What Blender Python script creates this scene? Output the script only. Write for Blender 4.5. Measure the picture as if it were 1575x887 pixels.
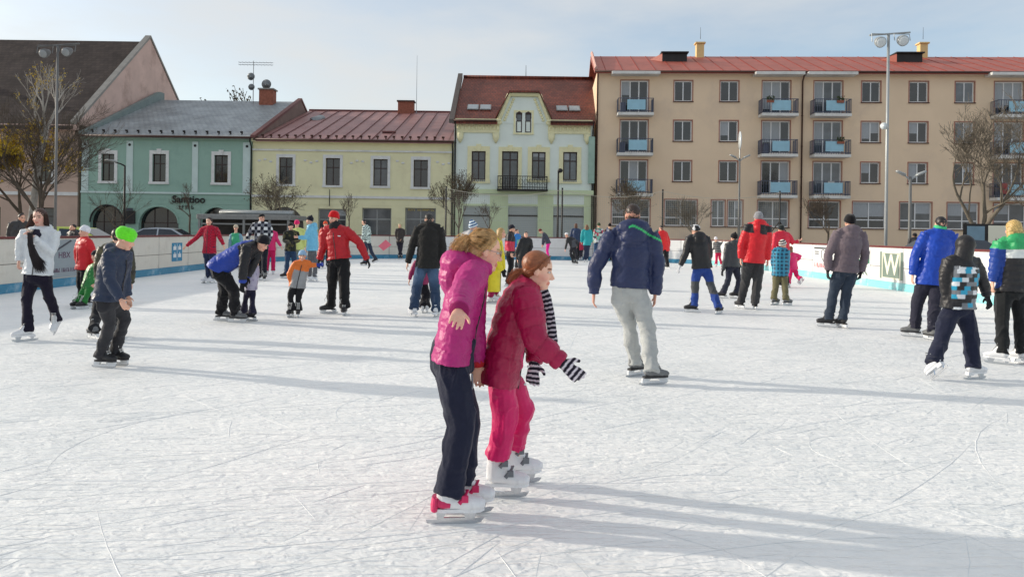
import bpy, math, random
import numpy as np
from mathutils import Vector, Matrix

for o in list(bpy.data.objects):
    bpy.data.objects.remove(o, do_unlink=True)
SC = bpy.context.scene
COL = SC.collection
R = math.radians

# ------------------------------------------------------------------ camera, sky, sun, exposure
cam = bpy.data.cameras.new('camera')
cam.sensor_width = 36.0
cam.lens = 26.97
cam.shift_y = -0.0552
cam.clip_start = 0.1
cam.clip_end = 3000
camo = bpy.data.objects.new('camera', cam)
COL.objects.link(camo)
camo.location = (0, 0, 1.4)
camo.rotation_euler = (R(90), -math.atan(0.0138), 0)
SC.camera = camo

SUN_EL, SUN_AZ = 17.0, 76.0          # height, and degrees from straight ahead towards the left
world = bpy.data.worlds.new('World')
SC.world = world
world.use_nodes = True
wn, wl = world.node_tree.nodes, world.node_tree.links
wn.clear()
wout = wn.new('ShaderNodeOutputWorld')
wbg = wn.new('ShaderNodeBackground')
wbg.inputs['Strength'].default_value = 0.15
sky = wn.new('ShaderNodeTexSky')
sky.sky_type = 'NISHITA'
sky.sun_disc = False
sky.sun_elevation = R(SUN_EL)
sky.sun_rotation = R(-SUN_AZ)
sky.altitude = 300
sky.air_density = 1.0
sky.dust_density = 2.0
sky.ozone_density = 1.0
# thin high winter cloud, the same over the whole sky
tc = wn.new('ShaderNodeTexCoord')
mp = wn.new('ShaderNodeMapping')
mp.inputs['Scale'].default_value = (1.2, 1.2, 4.0)
mp.inputs['Location'].default_value = (14.548, 10.704, 10.382)
nz = wn.new('ShaderNodeTexNoise')
nz.inputs['Scale'].default_value = 0.9
nz.inputs['Detail'].default_value = 7
nz.inputs['Roughness'].default_value = 0.55
cr = wn.new('ShaderNodeValToRGB')
cr.color_ramp.elements[0].position = 0.36
cr.color_ramp.elements[0].color = (0.06, 0.06, 0.06, 1)
cr.color_ramp.elements[1].position = 0.6
cr.color_ramp.elements[1].color = (0.95, 0.95, 0.95, 1)
mixc = wn.new('ShaderNodeMix')
mixc.data_type = 'RGBA'
mixc.inputs[7].default_value = (3.66, 3.68, 3.62, 1)
wl.new(tc.outputs['Generated'], mp.inputs['Vector'])
wl.new(mp.outputs['Vector'], nz.inputs['Vector'])
wl.new(nz.outputs['Fac'], cr.inputs['Fac'])
wl.new(cr.outputs['Color'], mixc.inputs[0])
wl.new(sky.outputs['Color'], mixc.inputs[6])
wl.new(mixc.outputs[2], wbg.inputs['Color'])
wl.new(wbg.outputs['Background'], wout.inputs['Surface'])

sun = bpy.data.lights.new('sun', 'SUN')
sun.energy = 2.4
sun.angle = R(1.3)
sun.color = (1.0, 0.91, 0.78)
suno = bpy.data.objects.new('sun', sun)
COL.objects.link(suno)
sd = Vector((-math.sin(R(SUN_AZ)) * math.cos(R(SUN_EL)), math.cos(R(SUN_AZ)) * math.cos(R(SUN_EL)), math.sin(R(SUN_EL))))
suno.rotation_euler = sd.to_track_quat('Z', 'Y').to_euler()
suno.location = sd * 60

SC.view_settings.view_transform = 'Standard'
SC.view_settings.look = 'None'
SC.view_settings.exposure = 0.5
SC.view_settings.gamma = 1.0
SC.view_settings.use_curve_mapping = False
SC.render.engine = 'CYCLES'
SC.cycles.use_denoising = True
SC.cycles.max_bounces = 8
SC.cycles.transparent_max_bounces = 12

# ------------------------------------------------------------------ helpers
rnd = random.Random(7)
TMP = bpy.data.scenes.new('workbench')

def srgb(r, g, b):
    f = lambda c: (c / 255 / 12.92) if c <= 10 else ((c / 255 + 0.055) / 1.055) ** 2.4
    return (f(r), f(g), f(b))

_mats = {}
def mat(name, col, rough=0.7, var=0.12, vscale=2.0, bump=0.15, bscale=30.0, dist=0.02, metal=0.0, spec=0.4, sheen=0.0, stretch=None, wear=None, wscale=0.7):
    """plain painted / cloth / mineral surface: colour that varies a little, grain as bump"""
    if name in _mats:
        return _mats[name]
    m = bpy.data.materials.new(name)
    m.use_nodes = True
    n, l = m.node_tree.nodes, m.node_tree.links
    b = n['Principled BSDF']
    b.inputs['Roughness'].default_value = rough
    b.inputs['Metallic'].default_value = metal
    b.inputs['Specular IOR Level'].default_value = spec
    if sheen:
        b.inputs['Sheen Weight'].default_value = sheen
        b.inputs['Sheen Roughness'].default_value = 0.5
    t = n.new('ShaderNodeTexCoord')
    src = t.outputs['Object']
    if stretch:
        k = n.new('ShaderNodeMapping')
        k.inputs['Scale'].default_value = stretch
        l.new(src, k.inputs['Vector'])
        src = k.outputs['Vector']
    n1 = n.new('ShaderNodeTexNoise')
    n1.inputs['Scale'].default_value = vscale
    n1.inputs['Detail'].default_value = 6
    n1.inputs['Roughness'].default_value = 0.6
    l.new(src, n1.inputs['Vector'])
    r1 = n.new('ShaderNodeMapRange')
    r1.inputs['From Min'].default_value = 0.3
    r1.inputs['From Max'].default_value = 0.7
    r1.inputs['To Min'].default_value = 1 - var
    r1.inputs['To Max'].default_value = 1 + var
    l.new(n1.outputs['Fac'], r1.inputs['Value'])
    mul = n.new('ShaderNodeVectorMath')
    mul.operation = 'SCALE'
    l.new(r1.outputs['Result'], mul.inputs['Scale'])
    if col == 'attr':
        a = n.new('ShaderNodeAttribute')
        a.attribute_name = 'Col'
        l.new(a.outputs['Color'], mul.inputs[0])
    else:
        mul.inputs[0].default_value = col
    outc = mul.outputs['Vector']
    if wear:
        n3 = n.new('ShaderNodeTexNoise')
        n3.inputs['Scale'].default_value = wscale
        n3.inputs['Detail'].default_value = 9
        n3.inputs['Roughness'].default_value = 0.7
        l.new(src, n3.inputs['Vector'])
        r3 = n.new('ShaderNodeMapRange')
        r3.inputs['From Min'].default_value = 0.52
        r3.inputs['From Max'].default_value = 0.72
        l.new(n3.outputs['Fac'], r3.inputs['Value'])
        mx = n.new('ShaderNodeMix')
        mx.data_type = 'RGBA'
        l.new(r3.outputs['Result'], mx.inputs[0])
        l.new(outc, mx.inputs[6])
        mx.inputs[7].default_value = (*wear, 1)
        outc = mx.outputs[2]
    l.new(outc, b.inputs['Base Color'])
    if bump:
        n2 = n.new('ShaderNodeTexNoise')
        n2.inputs['Scale'].default_value = bscale
        n2.inputs['Detail'].default_value = 5
        l.new(src, n2.inputs['Vector'])
        bp = n.new('ShaderNodeBump')
        bp.inputs['Strength'].default_value = bump
        bp.inputs['Distance'].default_value = dist
        l.new(n2.outputs['Fac'], bp.inputs['Height'])
        l.new(bp.outputs['Normal'], b.inputs['Normal'])
    _mats[name] = m
    return m

def tile_mat(name, c1, c2, mortar, bw, bh, rough=0.6, depth=0.03, spec=0.4):
    """roof tiles on a sloping slab: courses along x, rows up the slope"""
    if name in _mats:
        return _mats[name]
    m = bpy.data.materials.new(name)
    m.use_nodes = True
    n, l = m.node_tree.nodes, m.node_tree.links
    b = n['Principled BSDF']
    b.inputs['Roughness'].default_value = rough
    b.inputs['Specular IOR Level'].default_value = spec
    t = n.new('ShaderNodeTexCoord')
    bt = n.new('ShaderNodeTexBrick')
    bt.inputs['Color1'].default_value = (*c1, 1)
    bt.inputs['Color2'].default_value = (*c2, 1)
    bt.inputs['Mortar'].default_value = (*mortar, 1)
    bt.inputs['Scale'].default_value = 1.0
    bt.inputs['Brick Width'].default_value = bw
    bt.inputs['Row Height'].default_value = bh
    bt.inputs['Mortar Size'].default_value = 0.018
    bt.inputs['Mortar Smooth'].default_value = 0.6
    l.new(t.outputs['Object'], bt.inputs['Vector'])
    n1 = n.new('ShaderNodeTexNoise')
    n1.inputs['Scale'].default_value = 0.5
    n1.inputs['Detail'].default_value = 8
    l.new(t.outputs['Object'], n1.inputs['Vector'])
    r1 = n.new('ShaderNodeMapRange')
    r1.inputs['From Min'].default_value = 0.3
    r1.inputs['From Max'].default_value = 0.7
    r1.inputs['To Min'].default_value = 0.72
    r1.inputs['To Max'].default_value = 1.2
    l.new(n1.outputs['Fac'], r1.inputs['Value'])
    mul = n.new('ShaderNodeVectorMath')
    mul.operation = 'SCALE'
    l.new(bt.outputs['Color'], mul.inputs[0])
    l.new(r1.outputs['Result'], mul.inputs['Scale'])
    l.new(mul.outputs['Vector'], b.inputs['Base Color'])
    bp = n.new('ShaderNodeBump')
    bp.invert = True
    bp.inputs['Strength'].default_value = 0.8
    bp.inputs['Distance'].default_value = depth
    l.new(bt.outputs['Fac'], bp.inputs['Height'])
    l.new(bp.outputs['Normal'], b.inputs['Normal'])
    _mats[name] = m
    return m

def glass_mat(name, col=(0.02, 0.024, 0.028), rough=0.06, spec=0.9, var=0.5):
    return mat(name, col, rough=rough, var=var, vscale=0.9, bump=0.02, bscale=1.5, spec=spec)

class MB:
    """collects closed shapes into one mesh"""
    def __init__(s):
        s.v, s.f, s.n = [], [], 0
    def add(s, verts, faces):
        k = s.n
        s.v.extend(tuple(p) for p in verts)
        s.f.extend(tuple(i + k for i in f) for f in faces)
        s.n += len(verts)
        return s
    def box(s, x0, x1, y0, y1, z0, z1):
        return s.add([(x0, y0, z0), (x1, y0, z0), (x1, y1, z0), (x0, y1, z0), (x0, y0, z1), (x1, y0, z1), (x1, y1, z1), (x0, y1, z1)],
                     [(0, 3, 2, 1), (4, 5, 6, 7), (0, 1, 5, 4), (1, 2, 6, 5), (2, 3, 7, 6), (3, 0, 4, 7)])
    def cbox(s, x0, x1, y0, y1, z0, z1, c=0.01):
        """box whose vertical edges and top edges are chamfered"""
        a = [(x0 + c, y0), (x1 - c, y0), (x1, y0 + c), (x1, y1 - c), (x1 - c, y1), (x0 + c, y1), (x0, y1 - c), (x0, y0 + c)]
        cx, cy = (x0 + x1) / 2, (y0 + y1) / 2
        def ins(p):
            return (cx + (p[0] - cx) * (1 - 2 * c / max(x1 - x0, 1e-6)), cy + (p[1] - cy) * (1 - 2 * c / max(y1 - y0, 1e-6)))
        v = [(x, y, z0) for x, y in a] + [(x, y, z1 - c) for x, y in a] + [(*ins(p), z1) for p in a]
        f = [tuple(range(7, -1, -1)), tuple(range(16, 24))]
        for r0 in (0, 8):
            for i in range(8):
                j = (i + 1) % 8
                f.append((r0 + i, r0 + j, r0 + 8 + j, r0 + 8 + i))
        return s.add(v, f)
    def prism_xz(s, pts, y0, y1):
        n = len(pts)
        v = [(x, y0, z) for x, z in pts] + [(x, y1, z) for x, z in pts]
        f = [tuple(range(n)), tuple(range(2 * n - 1, n - 1, -1))]
        f += [(i, n + i, n + (i + 1) % n, (i + 1) % n) for i in range(n)]
        return s.add(v, f)
    def prism_yz(s, pts, x0, x1):
        n = len(pts)
        v = [(x0, y, z) for y, z in pts] + [(x1, y, z) for y, z in pts]
        f = [tuple(range(n - 1, -1, -1)), tuple(range(n, 2 * n))]
        f += [(i, (i + 1) % n, n + (i + 1) % n, n + i) for i in range(n)]
        return s.add(v, f)
    def prism_xy(s, pts, z0, z1):
        n = len(pts)
        v = [(x, y, z0) for x, y in pts] + [(x, y, z1) for x, y in pts]
        f = [tuple(range(n - 1, -1, -1)), tuple(range(n, 2 * n))]
        f += [(i, (i + 1) % n, n + (i + 1) % n, n + i) for i in range(n)]
        return s.add(v, f)
    def loft(s, pts, rad, side=(1, 0, 0), n=12, cap=True):
        """closed tube through pts; rad = number or (a, b); side = reference direction(s) for a"""
        P = [Vector(p) for p in pts]
        m = len(P)
        S = side if isinstance(side, list) else [side] * m
        v = []
        for i in range(m):
            t = (P[min(i + 1, m - 1)] - P[max(i - 1, 0)])
            t = t.normalized() if t.length > 1e-9 else Vector((0, 0, 1))
            u = Vector(S[i])
            u = u - t * u.dot(t)
            if u.length < 1e-4:
                u = t.orthogonal()
            u.normalize()
            w = t.cross(u)
            a, b = rad[i] if isinstance(rad[i], (tuple, list)) else (rad[i], rad[i])
            for k in range(n):
                q = 2 * math.pi * k / n
                v.append(P[i] + u * (a * math.cos(q)) + w * (b * math.sin(q)))
        f = []
        for i in range(m - 1):
            for k in range(n):
                j = (k + 1) % n
                f.append((i * n + k, i * n + j, (i + 1) * n + j, (i + 1) * n + k))
        if cap:
            f.append(tuple(range(n - 1, -1, -1)))
            f.append(tuple(range((m - 1) * n, m * n)))
        return s.add(v, f)
    def ell(s, c, r, ax=None, nu=14, nv=9):
        c = Vector(c)
        A = ax or (Vector((1, 0, 0)), Vector((0, 1, 0)), Vector((0, 0, 1)))
        v = [c - A[2] * r[2]]
        for i in range(1, nv):
            q = -math.pi / 2 + math.pi * i / nv
            for k in range(nu):
                p = 2 * math.pi * k / nu
                v.append(c + A[0] * (r[0] * math.cos(q) * math.cos(p)) + A[1] * (r[1] * math.cos(q) * math.sin(p)) + A[2] * (r[2] * math.sin(q)))
        v.append(c + A[2] * r[2])
        f = [(0, 1 + (k + 1) % nu, 1 + k) for k in range(nu)]
        for i in range(nv - 2):
            for k in range(nu):
                j = (k + 1) % nu
                f.append((1 + i * nu + k, 1 + i * nu + j, 1 + (i + 1) * nu + j, 1 + (i + 1) * nu + k))
        e = len(v) - 1
        f += [(e, 1 + (nv - 2) * nu + k, 1 + (nv - 2) * nu + (k + 1) % nu) for k in range(nu)]
        return s.add(v, f)
    def mesh(s, name, smooth=False):
        me = bpy.data.meshes.new(name)
        me.from_pydata([tuple(p) for p in s.v], [], s.f)
        if smooth:
            me.polygons.foreach_set('use_smooth', [True] * len(me.polygons))
        me.update()
        return me
    def build(s, name, material, parent=None, smooth=False):
        return obj(name, s.mesh(name, smooth), material, parent)

def obj(name, me, material, parent=None):
    if material is not None and not me.materials:
        me.materials.append(material)
    o = bpy.data.objects.new(name, me)
    COL.objects.link(o)
    if parent is not None:
        o.parent = parent
    return o

def tag(o, label=None, cat=None, group=None, kind=None):
    if label: o['label'] = label
    if cat: o['category'] = cat
    if group: o['group'] = group
    if kind: o['kind'] = kind
    return o

def empty(name, loc=(0, 0, 0), rz=0.0, label=None, cat=None, group=None):
    o = bpy.data.objects.new(name, None)
    COL.objects.link(o)
    o.location = loc
    o.rotation_euler = (0, 0, rz)
    o.empty_display_size = 0.2
    return tag(o, label, cat, group)

def bench():
    with bpy.context.temp_override(scene=TMP, view_layer=TMP.view_layers[0]):
        dg = bpy.context.evaluated_depsgraph_get()
        dg.update()
    return dg

def text_mesh(body, size, depth, shear=0.0, bold=0.0):
    c = bpy.data.curves.new('lettering', 'FONT')
    c.body = body
    c.size = size
    c.extrude = depth
    c.shear = shear
    c.offset = bold
    c.align_x = 'CENTER'
    c.align_y = 'CENTER'
    c.resolution_u = 3
    o = bpy.data.objects.new('lettering', c)
    TMP.collection.objects.link(o)
    dg = bench()
    me = bpy.data.meshes.new_from_object(o.evaluated_get(dg))
    bpy.data.objects.remove(o)
    bpy.data.curves.remove(c)
    me.materials.clear()
    return me

def remesh(mb, voxel, smooth_iter=4, fac=0.5):
    """one continuous skin round all the shapes in mb -> (verts, mesh)"""
    me = bpy.data.meshes.new('skin')
    me.from_pydata([tuple(p) for p in mb.v], [], mb.f)
    o = bpy.data.objects.new('skin', me)
    TMP.collection.objects.link(o)
    m = o.modifiers.new('r', 'REMESH')
    m.mode = 'VOXEL'
    m.voxel_size = voxel
    m.use_smooth_shade = True
    if smooth_iter:
        k = o.modifiers.new('s', 'SMOOTH')
        k.factor = fac
        k.iterations = smooth_iter
    dg = bench()
    out = bpy.data.meshes.new_from_object(o.evaluated_get(dg))
    bpy.data.objects.remove(o)
    bpy.data.meshes.remove(me)
    return out

def get_co(me):
    a = np.empty(len(me.vertices) * 3, dtype=np.float32)
    me.vertices.foreach_get('co', a)
    return a.reshape(-1, 3).astype(np.float64)

def get_no(me):
    a = np.empty(len(me.vertices) * 3, dtype=np.float32)
    me.vertex_normals.foreach_get('vector', a)
    return a.reshape(-1, 3).astype(np.float64)

def set_co(me, co):
    me.vertices.foreach_set('co', co.astype(np.float32).ravel())
    me.update()

def set_col(me, col):
    at = me.color_attributes.new('Col', 'FLOAT_COLOR', 'POINT')
    c = np.ones((len(me.vertices), 4), dtype=np.float32)
    c[:, :3] = col
    at.data.foreach_set('color', c.ravel())

_perm = np.random.RandomState(3).rand(4096)
def vnoise(p):
    """smooth value noise, p (N,3)"""
    i = np.floor(p).astype(np.int64)
    f = p - i
    f = f * f * (3 - 2 * f)
    def h(a, b, c):
        return _perm[((a * 73856093) ^ (b * 19349663) ^ (c * 83492791)) & 4095]
    x, y, z = i.T
    r = 0
    for dx in (0, 1):
        for dy in (0, 1):
            for dz in (0, 1):
                w = (f[:, 0] if dx else 1 - f[:, 0]) * (f[:, 1] if dy else 1 - f[:, 1]) * (f[:, 2] if dz else 1 - f[:, 2])
                r = r + w * h(x + dx, y + dy, z + dz)
    return r * 2 - 1

# ------------------------------------------------------------------ ground and ice
def ice_material():
    m = bpy.data.materials.new('scraped_ice')
    m.use_nodes = True
    n, l = m.node_tree.nodes, m.node_tree.links
    b = n['Principled BSDF']
    b.inputs['Specular IOR Level'].default_value = 0.35
    t = n.new('ShaderNodeTexCoord')
    def noise(scale, det, sc=(1, 1, 1), rot=0.0, rough=0.6, dist=0.0):
        k = n.new('ShaderNodeMapping')
        k.inputs['Scale'].default_value = sc
        k.inputs['Rotation'].default_value = (0, 0, rot)
        l.new(t.outputs['Object'], k.inputs['Vector'])
        q = n.new('ShaderNodeTexNoise')
        q.inputs['Scale'].default_value = scale
        q.inputs['Detail'].default_value = det
        q.inputs['Roughness'].default_value = rough
        q.inputs['Distortion'].default_value = dist
        l.new(k.outputs['Vector'], q.inputs['Vector'])
        return q.outputs['Fac']
    def rng(x, a, b_, c, d):
        q = n.new('ShaderNodeMapRange')
        q.inputs['From Min'].default_value = a
        q.inputs['From Max'].default_value = b_
        q.inputs['To Min'].default_value = c
        q.inputs['To Max'].default_value = d
        l.new(x, q.inputs['Value'])
        return q.outputs['Result']
    def op(kind, x, y):
        q = n.new('ShaderNodeMath')
        q.operation = kind
        for i, s in enumerate((x, y)):
            if isinstance(s, (int, float)): q.inputs[i].default_value = s
            else: l.new(s, q.inputs[i])
        return q.outputs[0]
    big = noise(0.35, 6, (1, 1.6, 1), 0.3)              # worn and snowy patches
    mid = noise(3.2, 3, (0.8, 1.3, 1), 0.4, 0.55)
    grain = noise(17, 2, (0.6, 1.1, 1), 0.55, 0.5, 0.6)
    fine = noise(48, 2, (0.7, 1.1, 1), 0.5, 0.5)
    s1 = noise(13, 2, (0.14, 1.6, 1), 0.75, 0.5, 1.0)    # combed scratches in three directions
    s2 = noise(12, 2, (0.14, 1.6, 1), 0.35, 0.5, 0.9)
    s3 = noise(11, 2, (0.12, 1.6, 1), -0.6, 0.5, 1.0)
    snow = rng(op('ADD', op('MULTIPLY', big, 0.6), op('MULTIPLY', mid, 0.4)), 0.38, 0.62, 0, 1)
    ramp = n.new('ShaderNodeMix')
    ramp.data_type = 'RGBA'
    ramp.inputs[6].default_value = (0.84, 0.862, 0.858, 1)
    ramp.inputs[7].default_value = (0.925, 0.925, 0.91, 1)
    l.new(snow, ramp.inputs[0])
    sc = n.new('ShaderNodeMix')
    sc.data_type = 'RGBA'
    l.new(rng(op('MAXIMUM', op('MAXIMUM', s1, s2), s3), 0.62, 0.74, 0, 0.35), sc.inputs[0])
    l.new(ramp.outputs[2], sc.inputs[6])
    sc.inputs[7].default_value = (0.78, 0.815, 0.825, 1)
    l.new(sc.outputs[2], b.inputs['Base Color'])
    l.new(rng(snow, 0, 1, 0.42, 0.75), b.inputs['Roughness'])
    h = op('ADD', op('MULTIPLY', grain, 1.0), op('MULTIPLY', fine, 0.25))
    h = op('ADD', h, op('MULTIPLY', mid, 0.7))
    h = op('ADD', h, op('MULTIPLY', op('ADD', op('ADD', s1, s2), s3), 0.8))
    bp = n.new('ShaderNodeBump')
    bp.inputs['Strength'].default_value = 1.0
    bp.inputs['Distance'].default_value = 0.0155
    l.new(h, bp.inputs['Height'])
    l.new(bp.outputs['Normal'], b.inputs['Normal'])
    return m

M_GROUND = mat('trodden_paving', (0.36, 0.35, 0.34), rough=0.85, var=0.25, vscale=0.4, bump=0.3, bscale=8, wear=(0.55, 0.55, 0.55), wscale=0.15)
g = MB().box(-900, 900, -900, 900, -0.6, -0.13).build('ground', M_GROUND)
tag(g, 'grey paved town square around the ice rink', kind='structure')

XL, XR, YB, YN = -10.3, 10.2, 39.0, -14.0        # inside faces of the boards
def rink_outline(off=0.0, rl=8.5, rr=7.0, seg=12):
    """left side, rounded corner, back, rounded corner, right side (plan view)"""
    x0, x1, y1 = XL - off, XR + off, YB + off
    rl, rr = rl + off, rr + off
    p = [(x0, YN)]
    for i in range(seg + 1):
        a = math.pi - math.pi / 2 * i / seg
        p.append((x0 + rl + rl * math.cos(a), y1 - rl + rl * math.sin(a)))
    for i in range(seg + 1):
        a = math.pi / 2 - math.pi / 2 * i / seg
        p.append((x1 - rr + rr * math.cos(a), y1 - rr + rr * math.sin(a)))
    p.append((x1, YN))
    return p
ice = MB().prism_xy(rink_outline(0.25), -0.14, 0.0).build('ice', ice_material())
tag(ice, 'white skate-scratched ice sheet', kind='structure')

# grooves and little ridges of snow left by the blades
def skate_marks(name, count, seed, wid, hgt, material):
    r = random.Random(seed)
    V, F = [], []
    for _ in range(count):
        y = 2.2 + 17 * r.random() ** 1.5
        x = (r.random() * 2 - 1) * (0.72 * y + 0.5)
        if not (XL + 0.4 < x < XR - 0.4):
            continue
        a = r.choice((r.gauss(0.7, 0.3), r.gauss(0.5, 0.35), r.gauss(0.1, 0.5), r.random() * 6.28))
        if r.random() < 0.5: a += math.pi
        kap = r.gauss(0, 0.15) if r.random() < 0.82 else r.gauss(0, 0.9)
        L = r.uniform(0.12, 0.6) if r.random() < 0.75 else r.uniform(0.6, 2.2)
        w = wid * r.uniform(0.5, 1.5)
        k = max(4, int(L / 0.1))
        base = len(V)
        for i in range(k + 1):
            t = i / k
            taper = math.sin(math.pi * min(max(t, 0.02), 0.98)) ** 0.5
            nx, ny = -math.sin(a), math.cos(a)
            ww = w * taper * r.uniform(0.6, 1.2)
            jx, jy = r.gauss(0, 0.002), r.gauss(0, 0.002)
            V += [(x + nx * ww + jx, y + ny * ww + jy, 0.0006), (x + jx, y + jy, 0.0006 + hgt * taper * r.uniform(0.5, 1.2)), (x - nx * ww + jx, y - ny * ww + jy, 0.0006)]
            x += math.cos(a) * L / k
            y += math.sin(a) * L / k
            a += kap * L / k
        for i in range(k):
            q = base + 3 * i
            F += [(q, q + 3, q + 4, q + 1), (q + 1, q + 4, q + 5, q + 2)]
    me = bpy.data.meshes.new(name)
    me.from_pydata(V, [], F)
    o = obj(name, me, material)
    return o
M_RIDGE = mat('shaved_snow', (0.88, 0.89, 0.89), rough=0.9, var=0.06, vscale=20, bump=0.5, bscale=150, dist=0.004)
M_GROOVE = mat('cut_ice', (0.72, 0.77, 0.79), rough=0.45, var=0.12, vscale=8, bump=0.2, bscale=90, dist=0.003)
tag(skate_marks('snow_ridges', 520, 11, 0.0022, 0.002, M_RIDGE), 'fine ridges of snow scraped up by skates on ice', kind='stuff')
tag(skate_marks('skate_grooves', 620, 23, 0.0022, 0.0005, M_GROOVE), 'thin curved blade cuts across the ice', kind='stuff')

# ------------------------------------------------------------------ boards round the rink
M_PANEL_L = mat('cream_board', (0.70, 0.66, 0.58), rough=0.45, var=0.07, vscale=1.2, bump=0.05, bscale=6, wear=(0.52, 0.47, 0.40), wscale=1.6)
M_PANEL_B = mat('white_board', (0.74, 0.74, 0.73), rough=0.4, var=0.06, vscale=1.2, bump=0.05, bscale=6, wear=(0.60, 0.58, 0.56), wscale=1.3)
M_KICK_L = mat('blue_kickplate', srgb(62, 134, 166), rough=0.4, var=0.15, vscale=2, bump=0.05, wear=(0.30, 0.45, 0.55), wscale=2.5)
M_KICK_R = mat('aqua_kickplate', srgb(140, 210, 212), rough=0.4, var=0.12, vscale=2, bump=0.05, wear=(0.60, 0.76, 0.78), wscale=2.5)
M_RAIL = mat('dark_red_rail', srgb(108, 48, 46), rough=0.5, var=0.2, vscale=3, bump=0.08)
M_POST = mat('grey_board_post', srgb(120, 118, 118), rough=0.5, var=0.15, vscale=4, bump=0.05)
M_SEAM = mat('board_seam', srgb(120, 110, 104), rough=0.6, var=0.1)
BH = 1.14
_pan = {}
def board_parts(w):
    k = round(w, 3)
    if k not in _pan:
        pan = MB().cbox(-w / 2 + 0.012, w / 2 - 0.012, 0.0, 0.035, 0.60, BH - 0.03, 0.004)
        low = MB().cbox(-w / 2 + 0.012, w / 2 - 0.012, 0.001, 0.036, 0.2, 0.585, 0.004)
        kick = MB().cbox(-w / 2 + 0.006, w / 2 - 0.006, -0.012, 0.03, 0.002, 0.197, 0.004)
        rail = MB().cbox(-w / 2, w / 2, -0.02, 0.075, BH - 0.028, BH + 0.022, 0.01)
        post = MB().box(-w / 2 - 0.022, -w / 2 + 0.022, 0.037, 0.085, -0.12, BH - 0.03)
        post.box(-w / 2 - 0.0115, -w / 2 + 0.0115, 0.006, 0.037, 0.2, BH - 0.031)
        seam = MB().box(-w / 2 + 0.012, w / 2 - 0.012, 0.012, 0.03, 0.586, 0.599)
        _pan[k] = [x.mesh('board') for x in (pan, low, kick, rail, post, seam)]
    return _pan[k]

def board_run(name, label, pts, mats):
    """boards along a plan polyline, ice on the right-hand side of travel; one panel each about two metres"""
    root = empty(name, (pts[0][0], pts[0][1], 0), 0, label, 'rink boards')
    o0 = Vector((pts[0][0], pts[0][1], 0))
    for (ax, ay), (bx, by) in zip(pts[:-1], pts[1:]):
        d = math.hypot(bx - ax, by - ay)
        k = max(1, round(d / 2.0))
        ang = math.atan2(by - ay, bx - ax)
        for i in range(k):
            t = (i + 0.5) / k
            ms = board_parts(d / k)
            M = Matrix.Translation(Vector((ax + (bx - ax) * t, ay + (by - ay) * t, 0)) - o0) @ Matrix.Rotation(ang, 4, 'Z')
            for nm, me, mt in zip(('panel', 'lower_panel', 'kick_plate', 'top_rail', 'board_post', 'panel_seam'), ms, mats):
                o = bpy.data.objects.new(nm, me)
                if not me.materials: me.materials.append(mt)
                o.material_slots[0].link = 'OBJECT'
                o.material_slots[0].material = mt
                COL.objects.link(o)
                o.parent = root
                o.matrix_local = M
    return root
ol = rink_outline()
iL = 1 + 9
left_pts, back_pts, right_pts = ol[:iL + 1], ol[iL:14 + 9], ol[14 + 8:]
bl = board_run('rink_boards', 'cream rink boards with blue kick strip along the left side', left_pts, (M_PANEL_L, M_PANEL_L, M_KICK_L, M_RAIL, M_POST, M_SEAM))
bb = board_run('rink_boards', 'white rink boards with blue strip across the far end', back_pts, (M_PANEL_B, M_PANEL_B, M_KICK_L, M_RAIL, M_POST, M_SEAM))
br = board_run('rink_boards', 'white sponsor-covered rink boards with pale aqua strip along the right side', right_pts, (M_PANEL_B, M_PANEL_B, M_KICK_R, M_RAIL, M_POST, M_SEAM))

# printed sponsor panels fixed to the boards
M_ADW = mat('poster_white', (0.78, 0.79, 0.78), rough=0.35, var=0.03, bump=0)
M_ADGREY = mat('poster_grey', srgb(150, 160, 165), rough=0.35, var=0.06, bump=0)
M_ADGREEN = mat('print_green', srgb(48, 140, 96), rough=0.35, var=0.08, bump=0)
M_ADDK = mat('print_dark_green', srgb(124, 140, 128), rough=0.35, var=0.1, bump=0)
M_ADBLUE = mat('print_blue', srgb(36, 132, 172), rough=0.35, var=0.08, bump=0)
M_ADRED = mat('print_red', srgb(214, 70, 84), rough=0.35, var=0.08, bump=0)
M_ADBLK = mat('print_black', srgb(60, 60, 70), rough=0.4, var=0.1, bump=0)
M_ADPUR = mat('print_plum', srgb(96, 52, 84), rough=0.4, var=0.1, bump=0)
M_ADPINK = mat('print_pink', srgb(226, 110, 128), rough=0.4, var=0.1, bump=0)
M_ADCREAM = mat('print_cream', srgb(238, 234, 212), rough=0.4, var=0.03, bump=0)

def poster(side, along, z0, z1, w, label, sheet=M_ADW):
    """a printed sheet on the ice face of the left ('L'), right ('R') or back ('B') boards"""
    h = z1 - z0
    if side == 'L': loc, rz = (XL + 0.004, along, z0), R(90)
    elif side == 'R': loc, rz = (XR - 0.004, along, z0), R(-90)
    else: loc, rz = (along, YB - 0.004, z0), 0.0
    e = empty('advert_panel', loc, rz, label, 'advert', 'sponsor adverts on the rink boards')
    if sheet is not None:
        MB().cbox(-w / 2, w / 2, -0.006, 0.0, 0, h, 0.002).build('sheet', sheet, e)
    return e, h
def letters(e, body, size, x, z, material, y=-0.009, sx=1.0, bold=0.0, name='lettering'):
    o = obj(name, text_mesh(body, size, 0.0015, bold=bold), material, e)
    o.rotation_euler = (R(90), 0, 0)
    o.location = (x, y, z)
    o.scale = (sx, 1, 1)
    return o
def block(e, x0, x1, z0, z1, material, name='printed_block', y=-0.008):
    return MB().box(x0, x1, y - 0.001, y + 0.001, z0, z1).build(name, material, e)

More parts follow.
